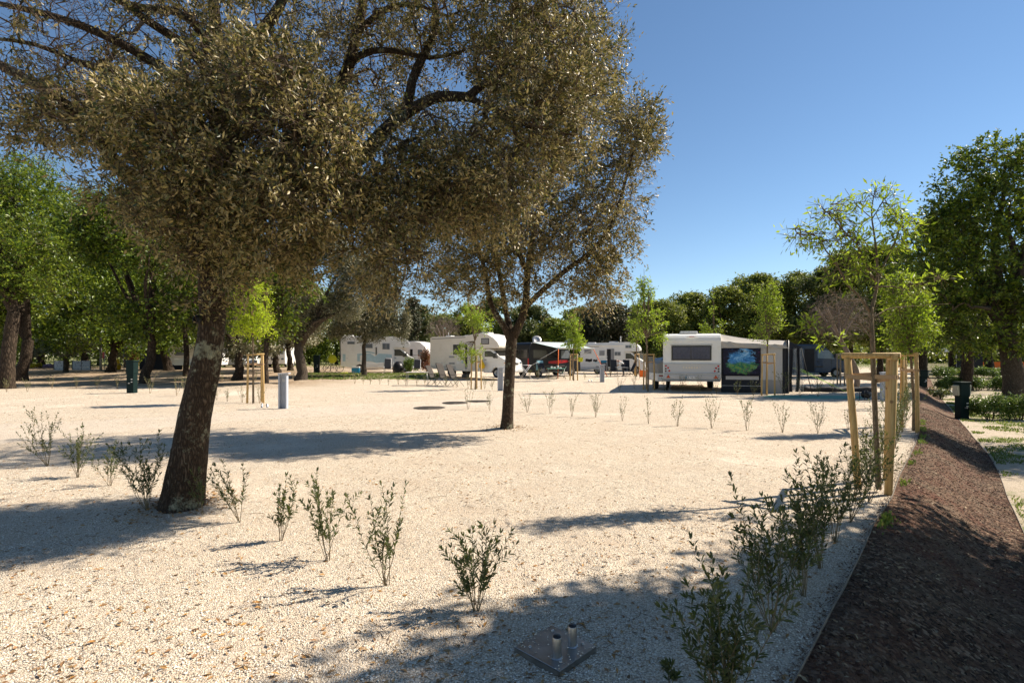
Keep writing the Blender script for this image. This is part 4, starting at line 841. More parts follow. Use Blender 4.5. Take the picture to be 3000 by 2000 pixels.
# hedges and bushes on the lower ground (each bush a thing)
def bush(label, u, v, hw, hp, mleaf, L, n, seed, group=None, name='bush', flat=1.0, z=None):
    g = G(u, v); m = g.y / F; t = thing(name, label, 'bush', g, 0, group); r_ = np.random.default_rng(seed); w_ = hw * m; h = hp * m
    lum = [((r_.uniform(-.7, .7) * w_, r_.uniform(-.5, .5) * w_, h * r_.uniform(.35, .70)), (w_ * r_.uniform(.28, .45), w_ * r_.uniform(.28, .45), h * r_.uniform(.28, .42))) for _ in range(11)]
    mb = MB()
    for c, r2 in lum[:6]: mb.tube([Vector((c[0] * .2, c[1] * .2, -.05)), Vector((c[0] * .5, c[1] * .5, c[2] * .5)), Vector(c)], [.02, .014, .006], 5)
    mb.build('stems', M['twig'], t); link_mesh('leaves', lump_crown('leaves', lum, n, L, mleaf, seed, .5, .55, gaps=.2), mleaf, t); return t
HB = 'bushes of the two clipped hedges on the lower ground at the right'
for i, u in enumerate([2765, 2815, 2865, 2915, 2965]): bush('glossy sunlit hedge bush, %s from the left in the nearer hedge row' % ORD[i], u, 1143, 36, 42, M['leaf_hedge'], .11, 3000, 800 + i, HB)
for i, u in enumerate([2750, 2805, 2860, 2920]): bush('dark hedge bush, %s from the left in the farther hedge row' % ORD[i], u, 1108, 38, 34, M['leaf_hedge'], .13, 2400, 810 + i, HB)
bush('leafy bush with a few red leaves beside the massive trunk at the right edge', 2905, 1228, 62, 80, M['leaf_hedge'], .075, 5200, 820, None)
bush('bright green bush touching the right edge of the photo', 2985, 1230, 55, 85, M['leaf_hedge'], .075, 5000, 821, None)
bush('small straggly bush near the top of the mulch bank', 2752, 1168, 32, 34, M['leaf_shrub'], .09, 1200, 822, None)
bush('small clipped bush beyond the blue van', 2580, 1100, 26, 34, M['leaf_hedge'], .14, 2400, 823, None)
bush('red-leaved shrub between the two chairs and the cream motorhome', 1248, 1090, 30, 74, M['leaf_red'], .14, 2600, 824, None)
bush('green laurel bush near the couple at the far camper', 1203, 1092, 26, 46, M['leaf_hedge'], .17, 1700, 825, None)
bush('red and orange leaved bush behind the tall dark green pillar', 388, 1074, 24, 50, M['leaf_red'], .18, 2200, 826, None)
bush('round green bush left of the ivy-covered trunk', 464, 1072, 20, 42, M['leaf_shrub_pale'], .18, 1800, 827, None)
bush('bed of yellow flowers left of the mauve flower bed', 100, 1079, 24, 15, M['flower_y'], .16, 1700, 828, None, 'flower_bed')
bush('bed of mauve flowers right of the yellow flower bed', 140, 1078, 20, 13, M['flower_p'], .16, 1500, 829, None, 'flower_bed')
tree_px('olive_tree', 'round silvery olive tree left of the lamp post', 193, 48, [(150, 1010, 60, 35), (200, 1000, 60, 40), (240, 1015, 50, 30), (95, 1030, 40, 22), (180, 1030, 60, 20)], 14, 1040, 22000, .16, M['leaf_olive'], M['bark_grey'], 830, None)
tree_px('olive_tree', 'small pale olive tree behind the yellow wrapped parasol', 365, 62, [(355, 1030, 30, 25), (395, 1015, 30, 20)], 8, 1045, 6000, .2, M['leaf_olive'], M['bark_grey'], 831, None)

# ---------------- stake frames and saplings ----------------
def stake_frame(label, posts, rails, loc, rad, strapz, trunkp, mat=None, group='wooden stake frames around young trees'):
    """posts: (foot, head) in world; rails: pairs of post numbers"""
    t = thing('tree_stake_frame', label, 'tree stakes', loc, 0, group); b = Vector(loc); mat = mat or M['wood']
    for i, (f, h) in enumerate(posts):
        mb = MB(); mb.tube([f - b - Vector((0, 0, .1)), f.lerp(h, .5) - b + Vector((.006, 0, 0)), h - b], [rad * 1.03, rad, rad * .96], 14, True, .03, i); mb.build('post', mat, t, .004, 1)
    for i, (a, c) in enumerate(rails):
        pa, pc = posts[a][1], posts[c][1]; d = (pc - pa).normalized(); up = Vector((0, 0, rad * (.55 if i == 0 else .1)))
        mb = MB(); mb.tube([pa - d * rad * 1.5 - b + up, pa.lerp(pc, .5) - b + up, pc + d * rad * 1.5 - b + up], [rad * .86] * 3, 12, True, .03, i + 5); o = mb.build('top_rail', mat, t, .004, 1)
    if strapz:
        for i, (f, h) in enumerate(posts[:2 if len(posts) < 4 else 3]):
            p = f.lerp(h, (strapz - f.z) / (h.z - f.z)); mb = MB(); q = Vector(trunkp); q.z = strapz - .03 * (i % 2)
            d = (q - p); d.z = 0; d.normalize(); s_ = Vector((-d.y, d.x, 0)); hh = rad * .62
            for off in (rad * 1.06, -rad * 1.06):
                a0 = p - d * rad + s_ * off - b; a1 = q + s_ * off * .35 - b + Vector((0, 0, (.05 if off > 0 else -.06) * rad * 12)); e = s_ * .004
                V = [a0 - e + Vector((0, 0, hh)), a0 + e + Vector((0, 0, hh)), a0 + e - Vector((0, 0, hh)), a0 - e - Vector((0, 0, hh)), a1 - e + Vector((0, 0, hh)), a1 + e + Vector((0, 0, hh)), a1 + e - Vector((0, 0, hh)), a1 - e - Vector((0, 0, hh))]
                mb.add(V, [(0, 1, 5, 4), (1, 2, 6, 5), (2, 3, 7, 6), (3, 0, 4, 7), (3, 2, 1, 0), (4, 5, 6, 7)])
            mb.lathe([(rad * 1.10, -hh), (rad * 1.10, hh)], p - b, 14); mb.build('strap', M['strap'], t)
    return t
def W(u, v, Y): return W3(u, v, Y)
# near frame
f0, f1, f2 = G(2515, 1428), G(2601, 1449), G(2597, 1404)
near_posts = [(f0, W3(2483, 1047, f0.y - .05)), (f1, W3(2620, 1047, f1.y - .05)), (f2, W3(2606, 1047, f2.y))]
tp = W3(2560, 1110, 6.95)
stake_frame('nearest stake frame of round peeled posts, beside the metal edging', near_posts, [(0, 1), (1, 2), (0, 2)][:2], f0, .043, H - .28, tp)
fr = [ # label, feet px, post radius, strap
 ('second nearest stake frame, behind the nearest one along the metal edging', [(2640, 1250), (2688, 1267), (2672, 1236)], .042, 1),
 ('third stake frame along the metal edging, seen between the first two', [(2624, 1196), (2655, 1200), (2650, 1188)], .04, 1),
 ('stake frame in front of the awning beside the fantasy picture', [(2224, 1158), (2270, 1160), (2254, 1154)], .034, 1),
 ('stake frame directly left of the caravan, with four posts in view', [(1885, 1141), (1917, 1142), (1893, 1146)], .036, 1),
 ('stake frame left of the orange windbreak beside the far motorhome nose', [(1859, 1101), (1873, 1101), (1867, 1104)], .04, 0),
 ('small distant stake frame in front of the dark parked car', [(1921, 1083), (1932, 1083), (1927, 1085)], .05, 0),
 ('stake frame in front of the cream motorhome door', [(1380, 1140), (1410, 1140), (1395, 1143)], .034, 1),
 ('stake frame between the black camper van and the clothes line', [(1670, 1113), (1692, 1114), (1678, 1117)], .04, 1),
 ('stake frame around the yellow-green sapling behind the leaning oak', [(724, 1181), (772, 1180), (742, 1177)], .037, 1),
 ('greyish stake frame in the shade right of the blue van', [(2462, 1128), (2474, 1130), (2470, 1124)], .04, 0)]
for i, (lab, feet, rad, st) in enumerate(fr):
    Fp = [G(u, v) for u, v in feet]; c = (Fp[0] + Fp[1] + Fp[2]) / 3; dd = (Fp[1] - Fp[0]).length
    if i in (1, 2): Fp = [Fp[1] + Vector((-.42, .30, 0)), Fp[1], Fp[1] + Vector((-.05, .6, 0))]
    else: Fp[2] = Fp[0].lerp(Fp[1], .45) + Vector((.02, .5 if dd > .4 else .4, 0))
    for q in Fp: q.z = gz(q.x, q.y)
    posts = [(q, Vector((q.x + (.03, -.03, 0)[j] * (1 if i != 9 else 0), q.y, q.z + 1.72 + .02 * j))) for j, q in enumerate(Fp)]; c = (Fp[0] + Fp[1] + Fp[2]) / 3
    stake_frame(lab, posts, [(0, 1), (1, 2)], Fp[0], rad, c.z + 1.40 if st else 0, (c.x, c.y, 0), M['wood'] if i != 9 else M['wood_old'])
def sapling(name, label, u, v, trunk_r, vfork, crown_px, n_att, per, L, mleaf, seed, length=.22, lowbr=None, bark='bark_young', step=.22, ratio=.45, upright=True, Y=None):
    g = G(u, v); Y = g.y; c = crown_px; r_ = random.Random(seed)
    vt = min(cc[1] - cc[3] for cc in c); tr = [g - Vector((0, 0, .1)), W3(u + r_.uniform(-2, 2), v * .6 + vfork * .4, Y), W3(c[0][0] * .3 + u * .7, vfork, Y)]
    limbs = []
    for cu, cv, ru, rv in c:
        for _ in range(3):
            e = W3(cu + r_.uniform(-.6, .6) * ru, cv - r_.uniform(.2, .9) * rv, Y + r_.uniform(-.4, .4) * ru / F * Y); p0 = W3(c[0][0] * .3 + u * .7, vfork, Y); limbs.append(([p0, p0.lerp(e, .4) + Vector((0, 0, .06)), e], [trunk_r * .5, trunk_r * .33, trunk_r * .12]))
    cl_ = [(tuple(W3(cu, cv, Y)), (ru / F * Y, ru / F * Y * .8, rv / F * Y), int(n_att * k_)) for (cu, cv, ru, rv), k_ in zip(c, [cc[2] * cc[3] / sum(x[2] * x[3] for x in c) for cc in c])]
    return skeleton_tree(name, label, g, (tr, [trunk_r * 1.1, trunk_r * .95, trunk_r * .8]), limbs, cl_, per, L, mleaf, M[bark], M[bark], 'staked young trees', seed, 10, .04, ratio, .1, length, step)
sapling('young_ash_tree', 'vivid yellow-green feathery sapling tied in the frame behind the leaning oak', 742, 1180, .035, 985, [(738, 900, 50, 80), (735, 845, 40, 30), (720, 960, 42, 30), (765, 965, 38, 26), (745, 920, 58, 40)], 330, 26, .085, M['leaf_yellow'], 901, .28)
sapling('young_maple_tree', 'small light green sapling with dropping shoots before the cream motorhome door', 1392, 1141, .04, 1000, [(1388, 930, 42, 45), (1372, 900, 16, 22), (1410, 945, 38, 30), (1350, 1020, 22, 16), (1380, 1030, 40, 18), (1365, 1055, 25, 12)], 150, 20, .11, M['leaf_lime'], 902, .28)
sapling('young_maple_tree', 'narrow light green sapling between the black camper van and far motorhome', 1681, 1115, .045, 1000, [(1682, 965, 22, 40), (1678, 935, 14, 15), (1690, 1000, 26, 18), (1668, 1005, 14, 14), (1700, 1005, 18, 14)], 150, 20, .14, M['leaf_lime'], 903, .32)
sapling('young_ash_tree', 'tall feathery sapling with two thin spires left of the caravan', 1898, 1146, .045, 990, [(1882, 825, 9, 42), (1882, 870, 9, 30), (1903, 845, 9, 30), (1852, 875, 11, 30), (1882, 840, 8, 40), (1903, 870, 8, 30), (1905, 925, 36, 22), (1928, 945, 24, 28), (1868, 950, 30, 24), (1930, 990, 20, 20)], 190, 18, .12, M['leaf_lime'], 904, .30)
sapling('young_maple_tree', 'bright green flame-shaped sapling in front of the caravan awning', 2246, 1156, .042, 1000, [(2255, 900, 32, 60), (2262, 845, 20, 30), (2232, 880, 16, 40), (2275, 930, 26, 36), (2240, 960, 40, 24), (2225, 985, 25, 12)], 260, 18, .085, M['leaf_lime'], 905, .25)
sapling('young_ash_tree', 'wispy sapling by the orange windbreak', 1866, 1102, .05, 1010, [(1862, 970, 18, 26), (1876, 985, 16, 16), (1856, 1000, 12, 10)], 50, 14, .16, M['leaf_lime'], 906, .35)
sapling('young_ash_tree', 'tall thin wispy sapling standing behind the caravan roof', 2093, 1092, .05, 995, [(2090, 850, 5, 28), (2088, 900, 9, 30), (2066, 960, 16, 30), (2110, 965, 16, 30), (2092, 985, 22, 15)], 90, 16, .17, M['leaf_lime'], 907, .35)
sapling('young_maple_tree', 'lime-green leafy sapling in the second stake frame along the metal edging', 2676, 1262, .034, 1040, [(2650, 900, 60, 60), (2690, 960, 50, 50), (2640, 980, 45, 40), (2620, 850, 30, 40), (2690, 880, 30, 40), (2660, 1010, 45, 25), (2640, 820, 22, 30)], 300, 24, .072, M['leaf_lime'], 908, .22)
# the nearest sapling: branches laid out one by one
Yk = 6.95; bk = G(2573, 1428); q = lambda *p: [W3(u, v, Yk + d) for u, v, d in p]
trunk = (q((2574, 1432, 0), (2573, 1400, 0), (2568, 1300, 0), (2563, 1180, 0), (2558, 1060, 0), (2555, 980, 0), (2551, 920, 0), (2554, 900, 0)), [.034, .034, .031, .030, .029, .027, .026, .024])
limbs = [(q((2552, 910, 0), (2562, 870, .02), (2569, 832, .05), (2570, 760, .08), (2560, 680, .1), (2553, 615, .1), (2566, 545, .12), (2563, 528, .12)), [.024, .021, .019, .014, .011, .008, .004, .002]),
 (q((2569, 832, .05), (2590, 775, .1), (2612, 730, .15), (2625, 700, .15), (2640, 640, .1), (2637, 590, .1)), [.014, .012, .010, .008, .005, .002]),
 (q((2569, 832, .05), (2540, 780, -.1), (2510, 715, -.2), (2475, 680, -.25), (2450, 650, -.3), (2430, 630, -.3), (2400, 600, -.35)), [.015, .012, .011, .009, .007, .005, .002]),
 (q((2550, 915, 0), (2520, 870, -.05), (2480, 830, -.1), (2450, 770, -.15), (2420, 735, -.2), (2400, 700, -.2), (2360, 675, -.25), (2335, 668, -.3)), [.017, .014, .012, .010, .008, .007, .005, .002]),
 (q((2552, 915, 0), (2520, 880, .1), (2470, 880, .2), (2430, 850, .25), (2405, 815, .3)), [.012, .009, .007, .005, .002]),
 (q((2570, 770, .08), (2550, 730, .1), (2500, 670, .1), (2470, 650, .1), (2440, 600, .1)), [.009, .007, .005, .004, .002]),
 (q((2555, 640, .1), (2520, 610, .1), (2490, 575, .12), (2475, 552, .1)), [.007, .005, .003, .002]),
 (q((2556, 640, .1), (2580, 600, .1), (2600, 560, .1), (2598, 545, .1)), [.007, .005, .003, .002]),
 (q((2560, 840, 0), (2620, 840, -.1), (2670, 850, -.15), (2700, 830, -.2), (2745, 815, -.25)), [.010, .008, .006, .004, .002]),
 (q((2553, 975, 0), (2500, 935, -.1), (2450, 930, -.2), (2400, 960, -.25), (2370, 955, -.3)), [.009, .007, .005, .003, .002]),
 (q((2552, 940, 0), (2600, 905, .1), (2700, 895, .2), (2780, 890, .2)), [.009, .007, .004, .002]),
 (q((2553, 990, 0), (2530, 965, .1), (2515, 930, .15), (2520, 905, .2)), [.008, .006, .004, .002])]
cl = [(2410, 620, 40, 35, 6.7, .2, 8), (2345, 680, 40, 25, 6.65, .2, 12), (2400, 700, 40, 30, 6.7, .2, 14), (2440, 640, 45, 30, 6.8, .2, 13), (2480, 600, 40, 30, 6.9, .2, 7), (2480, 690, 50, 30, 6.8, .2, 14), (2520, 690, 40, 40, 6.9, .2, 10),
      (2560, 560, 12, 30, 7, .1, 4), (2595, 570, 14, 30, 7, .1, 4), (2640, 650, 35, 35, 7.05, .2, 14), (2620, 700, 30, 25, 7, .2, 8), (2590, 620, 30, 30, 7, .2, 5), (2680, 840, 50, 18, 6.8, .1, 9), (2745, 815, 20, 12, 6.7, .1, 5), (2370, 950, 22, 16, 6.65, .1, 5), (2425, 985, 18, 14, 6.7, .1, 3), (2470, 760, 50, 40, 6.8, .2, 12), (2520, 790, 40, 30, 6.9, .2, 7), (2440, 800, 30, 20, 6.8, .2, 5)]
skeleton_tree('young_hackberry_tree', 'tall sparse sapling with drooping leaves and curving bare branches in the nearest stake frame', bk, trunk, limbs, CL(cl, 1.5), 12, .085, M['leaf_lime'], M['bark_young'], M['bark_young'], 'staked young trees', 909, 12, .05, .30, .1, .16, .12, droop=.25)
# ---------------- vehicles ----------------
# local axes: x forward, y to the vehicle's left, z up; origin on the ground under the rear end's centre
def bottom(x_front, x_rear, z, arches, zr=None):
    """lower outline from the front to the rear with wheel arches"""
    out = [(x_front, z)]
    for xc, r in sorted(arches, reverse=True):
        out += [(xc + r * math.cos(a), max(z, .30 + r * math.sin(a))) for a in [math.pi * k / 10 for k in range(0, 11)]]
    return out + [(x_rear, z if zr is None else zr)]
def wheel(t, x, y, r=.34, wd=.21, spokes=0):
    s_ = 1 if y > 0 else -1; mb = MB(); q = wd / 2
    mb.lathe([(r * .60, -q), (r * .93, -q), (r, -q * .75), (r, q * .75), (r * .93, q), (r * .60, q), (r * .60, -q)], (0, 0, 0), 28, 'y')
    o = mb.build('wheel', M['tyre'], t); o.location = (x, y, r)
    mb = MB(); f = s_ * q * .9; mb.lathe([(0.0, f * 1.02), (r * .14, f * 1.02), (r * .16, f * .7), (r * .50, f * .62), (r * .60, f * .98), (r * .62, f * .98), (r * .62, f * .2), (0, f * .2)], (0, 0, 0), 24, 'y')
    if spokes:
        for k in range(spokes):
            a = 2 * math.pi * k / spokes; mb.box((r * .34 * math.cos(a), f * .86, r * .34 * math.sin(a)), (r * .5, .03, r * .10), Matrix.Rotation(-a, 3, 'Y'))
    mb.build('rim', M['rim'], o); return o
def side_win(t, x0, x1, z0, z1, y, frame='frame_bl', glass='glass', fr=.045, name='window', curt=False):
    """framed window let into a side wall at y (sign gives the side)"""
    s_ = 1 if y > 0 else -1; mb = MB(); c = ((x0 + x1) / 2, y + s_ * .008, (z0 + z1) / 2)
    mb.box(c, (x1 - x0, .028, z1 - z0)); o = mb.build(name, M[frame], t, .02, 3)
    mb = MB(); mb.box((c[0], y + s_ * .026, c[2]), (x1 - x0 - 2 * fr, .010, z1 - z0 - 2 * fr)); mb.build('pane', M[glass], o, .004, 2)
    if curt:
        mb = MB(); mb.box((c[0], y + s_ * .0325, c[2]), (.02, .006, z1 - z0 - 2 * fr)); mb.build('mullion', M[frame], o)
    return o
def rear_win(t, y0, y1, z0, z1, x=0, frame='frame_bl', glass='glass'):
    mb = MB(); mb.box((x - .008, (y0 + y1) / 2, (z0 + z1) / 2), (.028, y1 - y0, z1 - z0)); o = mb.build('window', M[frame], t, .02, 3)
    mb = MB(); mb.box((x - .026, (y0 + y1) / 2, (z0 + z1) / 2), (.010, y1 - y0 - .09, z1 - z0 - .09)); mb.build('pane', M[glass], o, .004, 2); return o
def panel(t, name, poly, y, mat, th=.008, lab=None, par=None):
    s_ = 1 if y > 0 else -1; mb = MB(); mb.prism(poly, y, y + s_ * th); o = mb.build(name, M[mat], par or t)
    if lab: o['label'] = lab
    return o
def boxp(t, name, c, sz, mat, bev=.0, rot=None, lab=None):
    mb = MB(); mb.box(c, sz, rot); o = mb.build(name, M[mat], t, bev, 2)
    if lab: o['label'] = lab
    return o
def text_mesh(name, s_, size, mat, parent, loc, rot, ext=.004):
    cu = bpy.data.curves.new(name, 'FONT'); cu.body = s_; cu.size = size; cu.extrude = ext; cu.align_x = 'CENTER'; cu.align_y = 'CENTER'
    tmp = bpy.data.objects.new(name + '_tmp', cu); col.objects.link(tmp); bpy.context.view_layer.update()
    me = bpy.data.meshes.new_from_object(tmp.evaluated_get(bpy.context.evaluated_depsgraph_get())); bpy.data.objects.remove(tmp); me.materials.clear()
    o = link_mesh(name, me, mat, parent); o.location = loc; o.rotation_euler = rot; return o
def plate(t, x, z, s_, txt, front=False, y=0):
    mb = MB(); mb.box((x, y, z), (.012, .52, .115)); o = mb.build('number_plate', M['white'], t, .004, 1); d = 1 if front else -1
    mb = MB(); mb.box((x + d * .0075, y + (-.238 if front else .238), z), (.004, .04, .105)); mb.build('blue_band', M['blue'], o)
    if txt: text_mesh('lettering', txt, .105, M['black'], o, (x + d * .0085, y + (.02 if front else -.02), z), (R(90), 0, R(90) if front else R(-90)), .0015)
    return o
def cab(t, x0, L, wd, mat, z_roof=1.98, hood=1.05, wheel_x=None, mirror=True, spk=0, zb=.34, roofcut=True, grille=True, plate_=True, truckside=True):
    """van cab with sloping windscreen and short bonnet; x0 = rear of the cab"""
    wx = wheel_x or x0 + L * .62; xs = x0 + L * .30; xw = x0 + L * .66; xf = x0 + L
    low = bottom(xf - .02, x0, zb, [(wx, .42)]); poly = [(x0, z_roof), (xs, z_roof - .02), (xs + .12, z_roof - .08), (xw, hood + .24), (xf - .18, hood - .02), (xf - .05, hood - .16), (xf, .62)] + low
    mb = MB(); mb.prism(poly, -wd / 2, wd / 2); mb.build('cab', M[mat], t, .05, 3)
    # windscreen
    n = Vector((hood + .24 - (z_roof - .08), 0, -(xw - xs - .12))).normalized(); n = Vector((abs(n.x), 0, abs(n.z))); a = Vector((xs + .16, 0, z_roof - .13)); b = Vector((xw - .03, 0, hood + .28)); e = n * .022
    mb = MB(); hw = wd / 2 - .09; V = []
    for p, h_ in ((a, hw - .06), (b, hw)): V += [p + e + Vector((0, h_, 0)), p + e - Vector((0, h_, 0)), p - e * 1.5 - Vector((0, h_, 0)), p - e * 1.5 + Vector((0, h_, 0))]
    mb.add(V, [(0, 1, 2, 3), (4, 7, 6, 5), (0, 4, 5, 1), (1, 5, 6, 2), (2, 6, 7, 3), (3, 7, 4, 0)]); mb.build('windscreen', M['glass'], t, .01, 1)
    for s_ in (-1, 1):
        y = s_ * wd / 2
        panel(t, 'side_window', [(x0 + .12, hood + .22), (x0 + .12, z_roof - .16), (xs - .02, z_roof - .16), (xw - .20, hood + .30), (xw - .14, hood + .13), (x0 + L * .42, hood + .13), (x0 + L * .38, hood + .22)], y + s_ * .004, 'glass', .012)
        panel(t, 'door_gap', [(x0 + .07, .52), (x0 + .07, hood + .2), (x0 + .082, hood + .2), (x0 + .082, .52)], y + s_ * .004, 'mgrey', .004)
        boxp(t, 'door_handle', (x0 + .20, y + s_ * .018, hood + .02), (.16, .03, .035), 'frame_bl', .008)
        if mirror:
            mb = MB(); mb.box((xw - .22, y + s_ * .15, hood + .33), (.11, .19, .30)); mb.box((xw - .20, y + s_ * .04, hood + .22), (.06, .12, .05)); mb.build('mirror', M['frame_bl'], t, .03, 2)
        mb = MB(); mb.box((xf - .13, s_ * (wd / 2 - .22), hood - .22), (.20, .34, .18), Matrix.Rotation(R(-12), 3, 'Y')); mb.build('headlight', M['glass_lt'], t, .04, 2)
        boxp(t, 'indicator', (xf - .30, y + s_ * .012, hood - .20), (.10, .02, .05), 'amber', .008)
    if grille:
        boxp(t, 'grille', (xf - .045, 0, hood - .26), (.10, .80, .15), 'frame_bl', .02)
        boxp(t, 'bumper', (xf - .01, 0, .50), (.20, wd - .02, .26), 'lgrey' if mat in ('cream', 'white') else 'frame_bl', .06)
    if plate_: plate(t, xf + .10, .53, 1, None, True)
    return wx
def coach(t, poly, wd, mat, bev=.07):
    mb = MB(); mb.prism(poly, -wd / 2, wd / 2); return mb.build('body', M[mat], t, bev, 3)
def skylight(t, x, y, z, mat='lgrey', s_=.5): return boxp(t, 'skylight', (x, y, z + .05), (s_, s_, .11), mat, .04)

# 1. cream alcove motorhome
p = ground_at(1260, 40.2); th = R(-31); near = Vector((p.x, p.y, 0)); W1 = 2.2
base = near + Vector((-math.sin(th), math.cos(th), 0)) * (W1 / 2) * 1.0; base.z = gz(base.x, base.y)
t = thing('motorhome', 'cream motorhome with bulging cab overhang and open side door, behind the forked oak trunk', 'motorhome', base, th, 'motorhomes and campers'); MH1 = t
poly = [(0, .62), (0, 2.74), (.05, 2.84), (.16, 2.88), (2.9, 2.90), (3.5, 2.96), (4.1, 3.06), (4.6, 3.07), (5.1, 2.96), (5.55, 2.72), (5.88, 2.42), (6.02, 2.20), (5.98, 2.08), (5.85, 2.03), (4.65, 2.02)] + bottom(4.65, 0, .42, [(1.85, .42)], .62)
coach(t, poly, W1, 'cream'); cab(t, 4.62, 2.05, 1.94, 'white', 2.00, 1.22, 5.72)
for x in (1.85, 5.72):
    for s_ in (-1, 1): wheel(t, x, s_ * (.90 if x < 3 else .84))
y = -W1 / 2
side_win(t, 2.12, 2.78, 1.60, 2.30, y); side_win(t, 4.55, 5.20, 2.30, 2.72, y, 'frame_bl', 'mgrey', .05)
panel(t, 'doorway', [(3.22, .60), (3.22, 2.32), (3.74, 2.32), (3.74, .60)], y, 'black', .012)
boxp(t, 'door_frame', (3.20, y - .012, 1.46), (.035, .03, 1.76), 'frame_bl'); boxp(t, 'door_sill', (3.48, y - .02, .72), (.56, .04, .30), 'mgrey', .01)
dr = boxp(t, 'door', (3.80, y - .30, 1.42), (.05, .56, 1.74), 'cream', .02); boxp(dr, 'handle', (3.76, y - .48, 1.30), (.03, .10, .05), 'frame_bl')
panel(t, 'side_strip', [(.15, 2.70), (.15, 2.76), (3.2, 2.84), (3.2, 2.78)], y, 'mgrey', .006)
for x0, z0, ww, hh in ((1.75, 1.36, .52, .13), (1.75, .90, .52, .13)):
    o = boxp(t, 'fridge_vent', (x0 + ww / 2, y - .008, z0 + hh / 2), (ww, .02, hh), 'lgrey', .006)
    for k in range(4): boxp(o, 'slot', (x0 + ww / 2, y - .020, z0 + .02 + k * .03), (ww - .06, .006, .012), 'frame_bl')
for k in range(4): boxp(t, 'skirt_stripe', (1.2 + 0, y - .008, .56 + k * .07), (2.3, .02, .034), 'mgrey' if k % 2 == 0 else 'lgrey', .004)
boxp(t, 'locker_flap', (2.55, y - .006, 1.02), (.26, .016, .20), 'white', .01); boxp(t, 'power_inlet', (2.95, y - .03, 1.05), (.10, .08, .14), 'pblue', .02); boxp(t, 'rear_light', (.03, y + .08, 2.70), (.05, .05, .07), 'red', .01)
skylight(t, 1.0, 0, 2.89); skylight(t, 2.6, .2, 2.90); skylight(t, 4.3, 0, 3.06, 'lgrey', .7)
mb = MB(); mb.tube([(3.6, .5, 2.95), (3.6, .5, 3.35)], .02, 6); mb.build('aerial', M['pipe_white'], t)
mb = MB(); mb.tube([(.7, .2, 2.9), (.7, .2, 3.25)], .015, 6); mb.build('aerial', M['pipe_white'], t)
# bicycle on the rear
def bicycle(label, loc, rz, group=None, flip=0):
    b = thing('bicycle', label, 'bicycle', loc, rz, group); 
    for x in (-.52, .52):
        mb = MB(); n = 28; mb.tube([(x + .33 * math.cos(2 * math.pi * k / n), 0, .34 + .33 * math.sin(2 * math.pi * k / n)) for k in range(n + 1)], .018, 6); o = mb.build('tyre', M['tyre'], b)
        mb = MB(); [mb.tube([(x, 0, .34), (x + .32 * math.cos(a), 0, .34 + .32 * math.sin(a))], .003, 4) for a in [k * .45 for k in range(14)]]; mb.build('spokes', M['rim'], o)
    mb = MB(); [mb.tube(p_, .016, 6) for p_ in ([(-.52, 0, .34), (-.08, 0, .34), (.38, 0, .78), (-.18, 0, .80), (-.08, 0, .34)], [(-.52, 0, .34), (-.18, 0, .80)], [(.52, 0, .34), (.38, 0, .78), (.34, 0, .96)])]; mb.build('frame', M['black'], b)
    mb = MB(); mb.tube([(.34, -.27, .98), (.34, 0, .96), (.34, .27, .98)], .014, 6); mb.build('handlebar', M['black'], b)
    mb = MB(); mb.box((-.22, 0, .92), (.26, .14, .06)); mb.tube([(-.19, 0, .8), (-.22, 0, .92)], .014, 6); mb.build('saddle', M['black'], b, .02, 2); return b
def loc_of(t, x, y, z): return t.matrix_basis @ Vector((x, y, z))
bicycle('bicycle hanging on the rear wall of the cream motorhome', loc_of(t, -.22, .05, .95), th + R(90))
mb = MB(); [mb.tube([(0.02, s_, 1.28), (-.28, s_, 1.25)], .02, 6) for s_ in (-.45, .45)]; mb.tube([(-.28, -.6, 1.25), (-.28, .6, 1.25)], .02, 6); mb.build('bicycle_rack', M['rim'], MH1)

# 2. white and blue motorhome
W2 = 2.25; th = R(10); p = ground_at(997, 45.5); base = Vector((p.x, p.y, 0)) + Vector((-math.sin(th), math.cos(th), 0)) * W2 / 2; base.z = gz(base.x, base.y)
th = R(12); t = thing('motorhome', 'white motorhome with pale blue decals and a ladder, partly behind the grey-green holm oaks', 'motorhome', base, th, 'motorhomes and campers'); MH2 = t
poly = [(0, .55), (0, 2.88), (.06, 2.96), (.2, 3.0), (3.2, 3.0), (4.2, 3.04), (5.0, 2.98), (5.5, 2.7), (5.7, 2.35), (5.6, 2.12), (4.3, 2.10)] + bottom(4.3, 0, .42, [(1.5, .40)], .55)
coach(t, poly, W2, 'white'); cab(t, 4.25, 2.0, 1.95, 'white', 2.10, 1.18, 5.35)
for x in (1.5, 5.35):
    for s_ in (-1, 1): wheel(t, x, s_ * (.92 if x < 3 else .84))
y = -W2 / 2
panel(t, 'blue_decal', [(.15, .95), (.15, 1.55), (2.4, 1.60), (2.75, 1.35), (3.1, 1.60), (4.15, 1.52), (4.15, .95), (2.9, .80), (2.4, .95)], y, 'pblue', .006); panel(t, 'blue_arc', [(1.7, 1.72), (2.1, 1.78), (2.6, 1.70), (2.9, 1.58), (2.5, 1.64), (2.1, 1.70), (1.8, 1.62)], y, 'skyblue', .008)
side_win(t, .50, 1.15, 2.35, 2.62, y, 'lgrey', 'glass_lt'); side_win(t, 1.75, 2.6, 2.02, 2.45, y, 'lgrey', 'glass_lt'); side_win(t, 3.35, 4.0, 1.92, 2.48, y, 'lgrey', 'glass_lt', .04, 'window', True); side_win(t, 2.78, 2.95, 1.45, 2.15, y, 'lgrey', 'glass')
